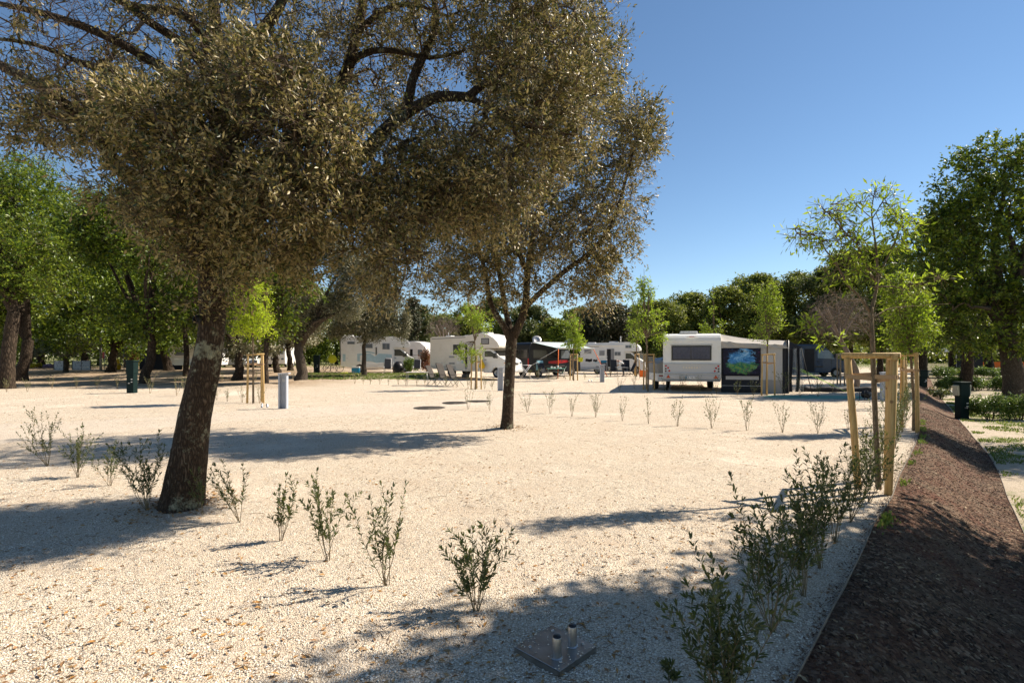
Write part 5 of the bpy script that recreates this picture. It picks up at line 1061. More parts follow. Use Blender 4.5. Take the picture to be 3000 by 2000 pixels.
o = boxp(t, 'service_flap', (.85, y - .006, 1.35), (.95, .016, 1.30), 'white', .02); boxp(o, 'latch', (.5, y - .018, 1.2), (.07, .012, .09), 'lgrey', .01); boxp(t, 'locker_flap', (1.75, y - .012, 1.22), (.42, .018, .46), 'white', .02); boxp(t, 'toilet_flap', (3.9, y - .012, 1.0), (.5, .018, .5), 'white', .02)
rear_win(t, -.25, .45, 2.25, 2.62); plate(t, -.02, .72, -1, None)
for s_ in (-1, 1):
    o = boxp(t, 'tail_light', (-.01, s_ * 1.0, .92), (.05, .12, .40), 'red', .02)
mb = MB(); [mb.tube([(-.05, s_, 1.5), (-.10, s_, 2.8), (.05, s_, 3.02)], .016, 6) for s_ in (-.88, -.52)]; [mb.tube([(-.08, -.88, 1.6 + .24 * k), (-.08, -.52, 1.6 + .24 * k)], .012, 6) for k in range(6)]; mb.build('ladder', M['rim'], t)
mb = MB(); [mb.tube([(0, s_, 1.55), (-.35, s_, 1.50)], .018, 6) for s_ in (-.5, .7)]; [mb.tube([(-.35 + .1 * k, -.5, 1.5 + .08 * k), (-.35 + .1 * k, .7, 1.5 + .08 * k)], .016, 6) for k in range(3)]; mb.build('bicycle_rack', M['rim'], t)
skylight(t, 1.2, 0, 3.0, 'lgrey', .7); skylight(t, 3.0, .2, 3.0); mb = MB(); mb.box((.55, 0, 3.08), (.9, 1.7, .14)); mb.build('roof_box', M['white'], t, .06, 3)
bicycle('bicycle with black tyres leaning at the rear of the white and blue motorhome', loc_of(t, -.75, .35, .02), R(8)); bicycle('second bicycle nearer the tall dark green pillar behind the motorhome', loc_of(t, -1.1, -.35, .0), R(-12))

# 3. far alcove motorhome
W_ = 2.2; th = R(-18); p = ground_at(1700, 50); base = Vector((p.x, p.y, 0)) + Vector((-math.sin(th), math.cos(th), 0)) * W_ / 2; base.z = gz(base.x, base.y)
t = thing('motorhome', 'smaller white alcove motorhome with open door behind the washing line', 'motorhome', base, th, 'motorhomes and campers'); MH3 = t
poly = [(0, .55), (0, 2.62), (.1, 2.74), (4.2, 2.84), (4.75, 2.80), (5.15, 2.55), (5.32, 2.25), (5.28, 2.08), (5.0, 2.02), (4.0, 2.0)] + bottom(4.0, 0, .42, [(1.55, .38)], .55)
coach(t, poly, W_, 'white'); cab(t, 3.96, 1.85, 1.92, 'white', 2.0, 1.15, 4.95)
for x in (1.55, 4.95):
    for s_ in (-1, 1): wheel(t, x, s_ * (.90 if x < 3 else .83))
y = -W_ / 2
side_win(t, .35, 1.05, 1.80, 2.32, y, 'lgrey', 'mgrey'); side_win(t, 1.72, 2.25, 1.62, 2.12, y, 'lgrey', 'mgrey'); side_win(t, 3.10, 3.68, 1.62, 2.0, y, 'lgrey', 'glass_lt', .04, 'window', True); side_win(t, 4.05, 4.62, 2.28, 2.58, y, 'lgrey', 'glass_lt', .04, 'window', True)
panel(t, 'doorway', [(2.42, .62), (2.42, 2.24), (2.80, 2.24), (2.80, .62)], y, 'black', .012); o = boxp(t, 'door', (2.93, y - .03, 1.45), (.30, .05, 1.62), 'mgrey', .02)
boxp(t, 'awning_case', (2.0, y - .03, 2.58), (3.7, .10, .12), 'white', .03); panel(t, 'side_strip', [(.4, 2.42), (.4, 2.47), (1.7, 2.47), (1.7, 2.42)], y, 'mgrey', .006); panel(t, 'blue_decal', [(1.15, 1.0), (1.4, 1.08), (2.35, 1.06), (2.35, 1.0), (1.5, .97)], y, 'pblue', .006)
o = boxp(t, 'garage_flap', (.68, y - .006, 1.05), (.78, .014, 1.15), 'white', .02); boxp(o, 'latch', (.4, y - .016, 1.2), (.05, .01, .06), 'lgrey'); boxp(t, 'skirt', (1.0, y - .008, .50), (1.9, .02, .24), 'lgrey', .01)
skylight(t, .9, 0, 2.75, 'lgrey', .7); skylight(t, 2.9, .1, 2.82, 'lgrey', .8)
mb = MB(); mb.lathe([(.0, -.06), (.18, -.04), (.34, .03), (.34, .04), (.18, -.02), (0, -.04)], (0, 0, 0), 20, 'x'); mb.tube([(0, 0, 0), (0, 0, -.25)], .02, 6); o = mb.build('satellite_dish', M['rim'], t); o.location = (3.5, .1, 3.1)
for s_ in (-1, 1): boxp(t, 'tail_light', (-.01, s_ * .98, .95), (.05, .12, .36), 'red', .02)

# 4. black camper van with extended awning
th = R(42); p = ground_at(1550, 41.2); Wv = 2.05; base = Vector((p.x, p.y, 0)) + Vector((-math.sin(th), math.cos(th), 0)) * Wv / 2; base.z = gz(base.x, base.y)
def panel_van(name, label, base, th, mat, L=5.95, Hh=2.65, spk=9, cat='camper van'):
    t = thing(name, label, cat, base, th, 'vans'); wd = 2.02; xw = L - 1.02; xr = 1.15
    poly = [(0, .50), (.02, 1.4), (.12, Hh - .12), (.25, Hh), (L * .60, Hh), (L * .68, Hh - .10), (L * .735, Hh - .42), (L * .835, 1.55), (L * .865, 1.38), (L - .20, 1.16), (L - .05, .98), (L, .70)] + bottom(L - .02, 0, .34, [(xw, .42), (xr, .42)], .5)
    mb = MB(); mb.prism(poly, -wd / 2, wd / 2); mb.build('body', M[mat], t, .07, 4)
    a = Vector((L * .738, 0, Hh - .46)); b = Vector((L * .838, 0, 1.58)); d = (b - a).normalized(); n = Vector((-d.z, 0, d.x)); n = n if n.z > 0 else -n; e = n * .02; mb = MB(); V = []
    for p_, h_ in ((a, .80), (b, .90)): V += [p_ + e + Vector((0, h_, 0)), p_ + e - Vector((0, h_, 0)), p_ - e * 2 - Vector((0, h_, 0)), p_ - e * 2 + Vector((0, h_, 0))]
    mb.add(V, [(0, 1, 2, 3), (4, 7, 6, 5), (0, 4, 5, 1), (1, 5, 6, 2), (2, 6, 7, 3), (3, 7, 4, 0)]); mb.build('windscreen', M['glass_lt'], t, .01, 1)
    for s_ in (-1, 1):
        y = s_ * wd / 2
        panel(t, 'cab_window', [(L * .595, 1.46), (L * .595, 2.08), (L * .73, 2.08), (L * .80, 1.62), (L * .80, 1.42)], y + s_ * .003, 'glass_lt', .012)
        panel(t, 'rear_side_window', [(.45, 1.48), (.45, 2.10), (1.9, 2.10), (1.9, 1.48)], y + s_ * .003, 'glass', .012); panel(t, 'door_window', [(2.15, 1.48), (2.15, 2.10), (3.3, 2.10), (3.3, 1.48)], y + s_ * .003, 'glass', .012)
        for xg in (2.02, 3.42, 4.6): boxp(t, 'door_gap', (xg, y + s_ * .003, 1.25), (.012, .01, 1.6), 'black')
        boxp(t, 'door_handle', (3.6, y + s_ * .02, 1.22), (.18, .03, .04), 'black', .01); boxp(t, 'side_moulding', (2.7, y + s_ * .012, .82), (2.6, .03, .10), 'frame_bl', .01)
        mb = MB(); mb.box((L * .80, y + s_ * .15, 1.66), (.12, .2, .32)); mb.box((L * .80, y + s_ * .04, 1.54), (.06, .12, .06)); mb.build('mirror', M['frame_bl'], t, .03, 2)
        mb = MB(); mb.box((L - .20, s_ * .74, 1.02), (.30, .34, .20), Matrix.Rotation(R(-14), 3, 'Y')); mb.build('headlight', M['glass_lt'], t, .04, 2)
        boxp(t, 'tail_light', (.0, s_ * .94, 1.15), (.06, .10, .62), 'red', .02)
        boxp(t, 'side_marker', (1.9, y + s_ * .012, .62), (.10, .02, .05), 'amber', .006)
    boxp(t, 'bumper', (L - .03, 0, .52), (.20, 1.96, .28), 'frame_bl', .06); boxp(t, 'rear_bumper', (-.04, 0, .48), (.16, 1.9, .20), 'frame_bl', .05); boxp(t, 'grille', (L - .07, 0, .92), (.12, .9, .22), 'frame_bl', .02)
    rear_win(t, -.86, -.06, 1.45, 2.15, .03); rear_win(t, .06, .86, 1.45, 2.15, .03)
    for x in (xr, xw):
        for s_ in (-1, 1): wheel(t, x, s_ * .88, .35, .22, spk)
    boxp(t, 'roof_rail', (2.2, 0, Hh + .03), (2.6, 1.7, .06), 'frame_bl', .02); return t
t = panel_van('camper_van', 'black camper van with a pale awning rolled out and red side stripe', base, th, 'vanblack'); CV = t; y = -1.01
panel(t, 'red_stripe', [(2.1, 1.05), (2.1, 1.22), (3.35, 1.30), (4.4, 1.30), (4.4, 1.12), (3.0, 1.02)], y - .004, 'redstripe', .006)
mb = MB(); V = [(.5, y - .05, 2.66), (4.6, y - .05, 2.66), (4.6, y - 2.5, 2.22), (.5, y - 2.5, 2.22)]
mb.add([Vector(v) for v in V] + [Vector(v) - Vector((0, 0, .02)) for v in V], [(0, 1, 2, 3), (7, 6, 5, 4), (0, 4, 5, 1), (1, 5, 6, 2), (2, 6, 7, 3), (3, 7, 4, 0)]); aw = mb.build('awning', M['fab_mint'], t)
boxp(aw, 'front_bar', (2.55, y - 2.53, 2.20), (4.2, .07, .12), 'mgrey', .02); boxp(aw, 'case', (2.55, y - .02, 2.66), (4.3, .12, .13), 'mgrey', .03)
mb = MB(); mb.tube([(.55, y - 2.5, 2.16), (.7, y - .05, 1.2)], .022, 6); mb.tube([(4.55, y - 2.5, 2.16), (4.4, y - .05, 1.2)], .022, 6); mb.build('strut', M['lgrey'], aw)
mb = MB(); mb.tube([loc_of(t, .55, y - 2.52, 2.18), loc_of(t, .3, y - 2.7, .02)], .03, 5); o = mb.build('tension_strap', M['orange']); tag(o, 'orange strap holding down the corner of the pale awning', 'strap')
mb = MB(); mb.tube([loc_of(t, 4.5, y - 2.52, 2.18), loc_of(t, 5.6, y - 3.0, .02)], .03, 5); o = mb.build('tension_strap', M['orange']); tag(o, 'orange strap slanting down beside the lime towel', 'strap')
def dish(label, loc, rz):
    t = thing('satellite_dish', label, 'satellite dish', loc, rz); mb = MB(); mb.lathe([(0, .10), (.2, .07), (.38, -.0), (.385, .012), (.2, .085), (0, .115)], (0, 0, 0), 24, 'y'); o = mb.build('reflector', M['rim'], t); o.location = (0, 0, 1.0 + 1.95); o.rotation_euler = (R(-28), 0, 0)
    mb = MB(); mb.tube([(0, .1, .0), (0, .1, 3.0)], .02, 6); mb.build('mast', M['rim'], t); mb = MB(); mb.tube([(0, 0, 2.75), (0, -.42, 2.9)], .012, 6); mb.box((0, -.44, 2.92), (.06, .1, .06)); mb.build('feed_arm', M['rim'], t); return t
dish('round satellite dish on a mast above the black camper van roof', ground_at(1573, 44.5), R(12))
dish('satellite dish behind the narrow sapling between the two vehicles', ground_at(1667, 46), R(-10)).scale = (1, 1, .93)

# 5. dark blue van at the right
base = G(2250, 1105); base = ground_at(2258, 42.2); panel_van('camper_van', 'dark blue van with open sliding door, right of the awning', base + Vector((0, 1.0, 0)), R(-3), 'navy', 6.0, 2.50, 10)
BV = bpy.data.objects['camper_van.001']; [o_.data.materials.clear() or o_.data.materials.append(M['painted_sky_glass']) for o_ in BV.children if o_.name.startswith(('cab_window', 'windscreen'))]
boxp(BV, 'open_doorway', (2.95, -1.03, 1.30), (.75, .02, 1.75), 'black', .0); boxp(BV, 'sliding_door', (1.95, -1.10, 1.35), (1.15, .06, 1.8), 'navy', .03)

# 6. big caravan seen from behind
Wc = 2.38; th = R(74); KS = 1.085; cr = Vector(((2113 - 1500) / F * 25.15, 25.15, 0)); rt = Vector((math.sin(th), -math.cos(th), 0)); base = cr - rt * (Wc / 2) * KS; base.z = gz(base.x, base.y)
# local x forward = away from the viewer
t = thing('caravan', 'white caravan seen from behind with curtained rear window, beside the fantasy picture', 'caravan', base, th, None); CAR = t; t.scale = (KS,) * 3
poly = [(.16, .50), (.03, .62), (0, .80), (0, 1.20), (.02, 1.24), (.03, 2.20), (.07, 2.34), (.16, 2.44), (.32, 2.50), (1.4, 2.56), (5.6, 2.52), (6.0, 2.40), (6.3, 2.0), (6.35, 1.2), (6.2, .6)] + bottom(6.0, .3, .46, [(3.9, .36), (3.1, .36)])
coach(t, poly, Wc, 'white', .11)
# rear details
def rear_box(name, y0, y1, z0, z1, mat, x=-.0, th_=.03, bev=.01, par=None, lab=None):
    return boxp(par or t, name, (x - th_ / 2, (y0 + y1) / 2, (z0 + z1) / 2), (th_, abs(y1 - y0), z1 - z0), mat, bev, None, lab)
# y positive = vehicle's left = picture left when seen from behind
hw = Wc / 2
rear_box('lower_panel', -hw + .05, hw - .05, .80, 1.20, 'silver', .006, .03, .012)
rear_box('trim_strip', -hw, hw, 1.195, 1.235, 'lgrey', -.002, .05, .012)
rear_box('bumper_strip', -hw + .01, hw - .01, .78, .83, 'lgrey', -.01, .09, .02)
mb = MB(); mb.prism([(.02, .50), (-.03, .56), (-.05, .70), (-.035, .79), (.05, .79), (.05, .50)], -hw + .04, hw - .04); mb.build('rear_skirt', M['silver'], t, .015, 2)
rear_box('bottom_edge', -hw + .06, hw - .06, .465, .52, 'mgrey', .03, .06, .01)
ww = rear_box('window', -.80, .84, 1.36, 2.00, 'frame_bl', .018, .03, .03)
def curtain(par, y0, y1, z0, z1, x):
    mb = MB(); n = 70; V = []
    for i in range(n + 1):
        yy = y0 + (y1 - y0) * i / n; d = .012 * math.sin(i * 1.15) + .006 * math.sin(i * 2.7); V += [(x + d, yy, z0), (x + d * .6, yy, z1)]
    mb.add(V, [(i * 2, i * 2 + 2, i * 2 + 3, i * 2 + 1) for i in range(n)], True); return mb.build('curtain', M['curtain'], par)
M['curtain'] = simple('grey_curtain', (.10, .105, .135), .8, var=.15, scale=14)
pn = boxp(ww, 'pane', (-.016, .02, 1.68), (.006, 1.54, .54), 'glass'); curtain(ww, -.74, .02, 1.42, 1.94, -.036); curtain(ww, .04, .78, 1.42, 1.94, -.036)
rear_box('rain_strip', -.84, .88, 2.03, 2.045, 'mgrey', .012, .02, .002)
o = rear_box('brake_light', -.20, .22, 2.36, 2.41, 'white', .0, .07, .012); boxp(o, 'red_lens', (-.075, .01, 2.385), (.012, .22, .025), 'red', .004)
for s_ in (-1, 1):
    mb = MB(); yo = s_ * (hw - .05); pl = [(yo, .84), (yo, 1.17), (yo - s_ * .10, 1.17), (yo - s_ * .19, 1.08), (yo - s_ * .27, .92), (yo - s_ * .28, .84)]
    mb.prism(pl, -.035, -.010, 'x'); cl_ = mb.build('light_cluster', M['lgrey'], t, .01, 2)
    for (dy, zz, mt) in ((.07, 1.12, 'red'), (.16, 1.04, 'red'), (.06, 1.00, 'lens_dark'), (.06, .90, 'lens_dark'), (.21, .91, 'red')):
        mb = MB(); mb.lathe([(0, -.018), (.034, -.016), (.040, -.006), (.040, .004)], (0, 0, 0), 18, 'x')
        if mt == 'lens_dark' and mt not in M: M['lens_dark'] = simple('smoked_lens', (.12, .11, .09), .2)
        q_ = mb.build('lamp', M[mt], cl_); q_.location = (-.035, yo - s_ * dy, zz)
    mb = MB(); yc = s_ * (hw - .22); mb.prism([(yc - .085, .60), (yc + .085, .60), (yc, .745)], -.058, -.048, 'x'); o = mb.build('triangle_reflector', M['red'], t)
    mb = MB(); mb.prism([(yc - .045, .62), (yc + .045, .62), (yc, .70)], -.062, -.0585, 'x'); mb.build('triangle_centre', M['orange'], o)
plate(t, -.06, .62, -1, 'UL YA 785', False, .0)
bpy.data.objects['number_plate.002' if 'number_plate.002' in bpy.data.objects else 'number_plate']
M['gold'] = simple('chrome_lettering', (.80, .68, .46), .35, .2)
for i, ch in enumerate('TABBERT'):
    pass
text_mesh('lettering', 'T A B B E R T', .13, M['gold'], t, (-.030, -.0, 1.045), (R(90), 0, R(-90)), .004)
for x in (3.9, 3.1):
    for s_ in (-1, 1): wheel(t, x, s_ * .98, .33, .20)
skylight(t, 1.0, .1, 2.54, 'lgrey', .75); skylight(t, 4.4, -.2, 2.52, 'lgrey', .5)
mb = MB(); mb.tube([(.6, .9, .48), (.45, .9, .03)], .02, 6); mb.box((.45, .9, .02), (.12, .12, .03)); mb.build('corner_steady', M['rim'], t); mb = MB(); mb.tube([(.6, -.9, .48), (.45, -.9, .03)], .02, 6); mb.box((.45, -.9, .02), (.12, .12, .03)); mb.build('corner_steady', M['rim'], t)
# awning tent on the caravan's right side (world +X)
AWL = 2.62; fw = Vector((math.cos(th), math.sin(th), 0)); aorg = cr + fw * .12 - rt * .01
t = thing('awning_tent', 'grey awning tent with scalloped pale roof attached to the caravan side', 'awning', (aorg.x, aorg.y, gz(aorg.x, aorg.y)), th - R(90)); AWN = t; t.scale = (KS,) * 3
def L_(x, y, z): return (x, y, z)
AW = AWL; AD = 4.8
mb = MB(); n = 26; m_ = 8; V = []
def roof_z(s_): return 2.50 - .32 * s_ - .035 * math.sin(math.pi * min(1, s_ * 1.1)) * 2
for j in range(m_ + 1):
    for i in range(n + 1):
        s_ = i / n; q_ = j / m_; V.append((AW * s_, .38 + (AD - .4) * q_, roof_z(s_) - .06 * abs(math.sin(q_ * math.pi * 4)) * s_ * (1 - s_) * 2))
k = n + 1; mb.add(V, [(j * k + i, j * k + i + 1, (j + 1) * k + i + 1, (j + 1) * k + i) for j in range(m_) for i in range(n)], True); mb.build('roof', M['fab_roof'], t)
mb = MB(); V = []; rows = 12
for j in range(rows + 1):
    for i in range(n * 2 + 1):
        s_ = i / (n * 2); zt = roof_z(s_); zb = 1.88 - .02 * s_; q_ = j / rows; fold_ = .03 * math.sin(s_ * 23 - q_ * 6 + 2 * math.sin(s_ * 7)) * math.sin(math.pi * q_)
        if q_ < .5: h_ = q_ / .5; yy = .42 * (1 - h_) ** 1.3 - .03; zz = zt - (zt - zb) * .52 * h_ - .05 * math.sin(math.pi * h_)
        else: h_ = (q_ - .5) / .5; yy = -.03 - .02 * h_; zz = (zt - (zt - zb) * .52) * (1 - h_) + zb * h_
        V.append((AW * s_, yy + fold_, zz + fold_ * .6))
k = n * 2 + 1; mb.add(V, [(j * k + i, j * k + i + 1, (j + 1) * k + i + 1, (j + 1) * k + i) for j in range(rows) for i in range(n * 2)], True); mb.build('gable_valance', M['fab_roof'], t)
def tpanel(name, a, b, z0, z1, mat, y=0.0, lab=None):
    mb = MB(); n_ = 24; V = []
    for i in range(n_ + 1):
        s_ = i / n_; d = .012 * math.sin(s_ * 8 + a * 3) + .004 * math.sin(s_ * 31); V += [(a + (b - a) * s_, y + d, z0), (a + (b - a) * s_, y + d * .5, z1)]
    for i in range(n_ + 1):
        s_ = i / n_; d = .012 * math.sin(s_ * 8 + a * 3) + .004 * math.sin(s_ * 31); V += [(a + (b - a) * s_, y + d + .012, z0), (a + (b - a) * s_, y + d * .5 + .012, z1)]
    o_ = (n_ + 1) * 2; mb.add(V, [(i * 2, i * 2 + 2, i * 2 + 3, i * 2 + 1) for i in range(n_)] + [(o_ + i * 2 + 1, o_ + i * 2 + 3, o_ + i * 2 + 2, o_ + i * 2) for i in range(n_)], True)
    o = mb.build(name, M[mat], t)
    if lab: o['label'] = lab
    return o
tpanel('wall_panel', .02, AW * .60, .0, 1.89, 'fab_dark', .02, 'charcoal wall behind the fantasy picture'); tpanel('window_band', .20, AW * .57, .55, .70, 'fab_light', .0); tpanel('pale_line', .04, AW * .60, .28, .30, 'fab_light', -.0); tpanel('mud_wall', .06, AW * .60, .0, .16, 'black', .0)
tpanel('wall_panel', AW * .60, AW * .915, .55, 1.89, 'fab_light', .01, 'pale canvas wall'); tpanel('wall_panel', AW * .60, AW * .915, .0, .56, 'fab_grey', .012, 'grey lower canvas wall'); tpanel('dark_strip', AW * .915, AW * 1.0, 0, 1.92, 'fab_dark', .02)
mb = MB(); mb.box((AW, AD / 2, 1.0), (.03, AD, 2.0)); mb.build('side_wall', M['fab_dark'], t)
# front canopy with hanging clear curtains
cx = AW + .55
mb = MB(); V = [(AW - .05, -.05, 2.20), (cx, .35, 1.90), (cx, AD, 1.90), (AW - .05, AD, 2.20)]; mb.add(V + [(x, y, z - .012) for x, y, z in V], [(0, 1, 2, 3), (7, 6, 5, 4), (0, 4, 5, 1), (1, 5, 6, 2), (2, 6, 7, 3), (3, 7, 4, 0)]); mb.build('canopy', M['fab_roof'], t)
mb = MB(); V = [(AW - .06, -.06, 2.21), (cx + .01, .34, 1.91), (cx + .01, .34, 1.78), (AW - .06, -.06, 1.84)]; mb.add(V + [(x, y + .012, z) for x, y, z in V], [(0, 1, 2, 3), (7, 6, 5, 4), (0, 4, 5, 1), (1, 5, 6, 2), (2, 6, 7, 3), (3, 7, 4, 0)]); mb.build('canopy_side', M['fab_dark'], t)
for i, (xx, yy, wd_) in enumerate([(AW + .16, .06, .17), (AW + .01, .03, .16), (AW + .42, .24, .16), (AW + .30, .15, .15)]):
    mb = MB(); V = []; n_ = 10
    for j in range(9):
        for k in range(n_ + 1): s_ = k / n_; q_ = j / 8; V.append((xx + wd_ * s_ + .05 * q_ * math.sin(i * 2 + q_ * 4), yy + .03 * math.sin(s_ * 9 + i + q_ * 2), 1.86 * (1 - q_) + .06 * q_))
    mb.add(V, [(j * (n_ + 1) + k, j * (n_ + 1) + k + 1, (j + 1) * (n_ + 1) + k + 1, (j + 1) * (n_ + 1) + k) for j in range(8) for k in range(n_)], True); mb.build('clear_curtain', M['clear'] if i % 2 == 0 else M['fab_dark'], t)
mb = MB(); mb.tube([(cx, .35, 1.88), (cx + .35, .1, 0.02)], .016, 6); mb.build('pole', M['black'], t); mb = MB(); mb.tube([(AW, -.02, 2.2), (AW + .01, -.02, .02)], .016, 6); mb.build('pole', M['rim'], t)
aloc = Vector(t.location); AM = Matrix.Translation(aloc) @ Matrix.Rotation(th - R(90), 4, 'Z') @ Matrix.Scale(KS, 4)
for i in range(3):
    mb = MB(); mb.tube([AM @ Vector((cx - .05, .5 + i * .8, 1.05)), AM @ Vector((cx + 1.9 + i * .12, 1.2 + i * .6, .03))], .007, 5); o = mb.build('guy_rope', M['greenline']); tag(o, ['bright yellow-green guy rope nearest the viewer at the awning', 'middle one of the yellow-green guy ropes', 'farthest one of the yellow-green guy ropes'][i], 'guy rope', 'guy ropes of the awning')
# fantasy picture: generic dreamlike landscape, as a hanging printed cloth
def pictmat():
    m, t_, out = newmat('printed_landscape'); co = node(t_, 'ShaderNodeTexCoord'); sx = node(t_, 'ShaderNodeSeparateXYZ'); t_.links.new(co.outputs['UV'], sx.inputs[0])
    def nz(s_, d=6, dist=0, r=.6):
        n_ = node(t_, 'ShaderNodeTexNoise'); n_.inputs['Scale'].default_value = s_; n_.inputs['Detail'].default_value = d; n_.inputs['Distortion'].default_value = dist; n_.inputs['Roughness'].default_value = r; t_.links.new(co.outputs['UV'], n_.inputs['Vector']); return n_.outputs[0]
    skyc = ramp(t_, [(.30, (.015, .07, .25)), (.48, (.05, .25, .55)), (.60, (.25, .50, .75)), (.75, (.8, .88, .92))], nz(3.2, 6, 2.2)).outputs[0]
    land = ramp(t_, [(.25, (.01, .05, .05)), (.45, (.03, .20, .10)), (.60, (.16, .32, .05)), (.75, (.05, .25, .45))], nz(8, 5, .8)).outputs[0]
    def math_(op, a, b):
        q_ = node(t_, 'ShaderNodeMath'); q_.operation = op
        for i_, x_ in enumerate((a, b)):
            if hasattr(x_, 'links'): t_.links.new(x_, q_.inputs[i_])
            else: q_.inputs[i_].default_value = x_
        return q_.outputs[0]
    horizon = math_('ADD', sx.outputs[1], math_('MULTIPLY', nz(5, 4), .35)); f = ramp(t_, [(.60, (1, 1, 1)), (.68, (0, 0, 0))], horizon).outputs[0]
    c = mixc(t_, skyc, land, f)
    # pale waterfalls
    wf = math_('LESS_THAN', math_('ABSOLUTE', math_('SUBTRACT', math_('ADD', sx.outputs[0], math_('MULTIPLY', nz(9, 3), .06)), .56), 0), .022) if False else None
    fl = ramp(t_, [(.60, (0, 0, 0)), (.70, (1, 1, 1))], nz(26, 2)).outputs[0]; low = ramp(t_, [(.20, (1, 1, 1)), (.34, (0, 0, 0))], sx.outputs[1]).outputs[0]
    c = mixc(t_, c, (.55, .03, .14), math_('MULTIPLY', fl, ramp(t_, [(.30, (1, 1, 1)), (.55, (0, 0, 0))], sx.outputs[1]).outputs[0]))
    dx = math_('SUBTRACT', sx.outputs[0], .50); dy = math_('SUBTRACT', sx.outputs[1], .52); rr = math_('SQRT', math_('ADD', math_('MULTIPLY', math_('MULTIPLY', dx, dx), 1.35), math_('MULTIPLY', dy, dy)), 0)
    rr = math_('ADD', rr, math_('MULTIPLY', nz(3.6, 7, 1.5, .75), 1.0)); v = ramp(t_, [(.90, (0, 0, 0)), (.96, (1, 1, 1))], rr).outputs[0]
    dark = ramp(t_, [(.5, (.006, .006, .02)), (.66, (.02, .02, .06)), (.72, (.25, .01, .07))], nz(12, 4)).outputs[0]; c = mixc(t_, c, dark, v)
    p_ = node(t_, 'ShaderNodeBsdfPrincipled'); p_.inputs['Roughness'].default_value = .8; t_.links.new(c, p_.inputs['Base Color']); t_.links.new(p_.outputs[0], out.inputs[0]); return m
t = thing('printed_cloth_picture', 'large colourful fantasy landscape print hung on the dark awning wall beside the caravan', 'wall hanging', AM @ Vector((.10, -.045, 0)), th - R(90)); t.scale = (KS,) * 3
PW = AW * .60 - .12; mb = MB(); V = []; n_ = 30
for j in range(11):
    for i in range(n_ + 1): s_ = i / n_; q_ = j / 10; V.append((PW * s_, .010 * math.sin(s_ * 11 + q_ * 2) * q_, .72 + 1.15 * (1 - q_) - .0 * math.sin(math.pi * s_)))
mb.add(V, [(j * (n_ + 1) + i, (j + 1) * (n_ + 1) + i, (j + 1) * (n_ + 1) + i + 1, j * (n_ + 1) + i + 1) for j in range(10) for i in range(n_)], True); o = mb.build('cloth', pictmat(), t)
me = o.data; uv = me.uv_layers.new(name='UVMap')
for lp in me.loops: q_ = me.vertices[lp.vertex_index].co; uv.data[lp.index].uv = (q_.x / PW, (q_.z - .72) / 1.15)
sf = o.modifiers.new('thick', 'SOLIDIFY'); sf.thickness = .004
mb = MB(); mb.tube([(-.02, 0, 1.885), (PW + .02, 0, 1.885)], .008, 6); mb.build('hanging_rod', M['black'], t)
# luggage trailer with grey cover, left of the caravan
b_ = ground_at(1942, 26.8); t = thing('cargo_trailer', 'small two-wheeled trailer under a grey cover at the left side of the caravan', 'trailer', b_ + Vector((-.02, 0, 0)), 0)
boxp(t, 'box', (.42, 1.2, .62), (1.25, 2.2, .40), 'white', .03); mb = MB(); mb.prism([(-.18, .80), (-.22, 1.28), (.2, 1.46), (1.0, 1.46), (1.02, .80)], .12, 2.28); mb.build('cover', M['fab_grey'], t, .05, 2)
boxp(t, 'red_reflector_strip', (.2, .085, .70), (.7, .01, .06), 'redstripe'); mb = MB(); [mb.lathe([(.18, -.09), (.30, -.09), (.32, -.05), (.32, .05), (.30, .09), (.18, .09)], (0, 0, 0), 22, 'x')]; o = mb.build('wheel', M['tyre'], t); o.location = (-.10, .9, .32)
mb = MB(); mb.lathe([(0, -.02), (.17, -.05), (.19, -.085)], (0, 0, 0), 18, 'x'); q_ = mb.build('rim', M['rim'], o)
mb = MB(); mb.lathe([(.0, -.03), (.09, -.03), (.10, 0), (.09, .03), (0, .03)], (0, 0, 0), 16, 'x'); o = mb.build('jockey_wheel', M['tyre'], t); o.location = (.18, -.1, .10); mb = MB(); mb.tube([(.18, -.1, .12), (.18, -.1, .6)], .018, 6); mb.build('jockey_stem', M['rim'], t)
# distant camper with couple
base = ground_at(1130, 60); th = R(-24); t = thing('camper_van', 'distant white low-roof camper beyond the couple, left of the cream motorhome', 'camper van', base + Vector((0, 1.1, 0)), th, 'motorhomes and campers')
poly = [(0, .5), (0, 2.7), (.2, 2.85), (4.2, 2.95), (5.0, 2.80), (5.6, 2.35), (6.0, 1.75), (6.35, 1.35), (6.45, .8)] + bottom(6.4, 0, .4, [(5.5, .38), (1.6, .38)], .5)
coach(t, poly, 2.2, 'white', .1); side_win(t, 3.7, 4.05, 1.35, 2.1, -1.1, 'frame_bl', 'glass'); panel(t, 'cab_window', [(4.7, 1.35), (4.7, 2.05), (5.2, 2.05), (5.65, 1.45), (5.65, 1.35)], -1.1, 'glass_lt'); panel(t, 'side_strip', [(1.0, 1.55), (1.0, 1.62), (5.0, 1.45), (5.0, 1.40)], -1.1, 'mgrey', .006)
for x in (1.6, 5.5): [wheel(t, x, s_ * .92) for s_ in (-1, 1)]
boxp(t, 'awning', (1.6, -2.0, 2.32), (3.6, 2.0, .03), 'fab_white', 0, Matrix.Rotation(R(10), 3, 'X'))
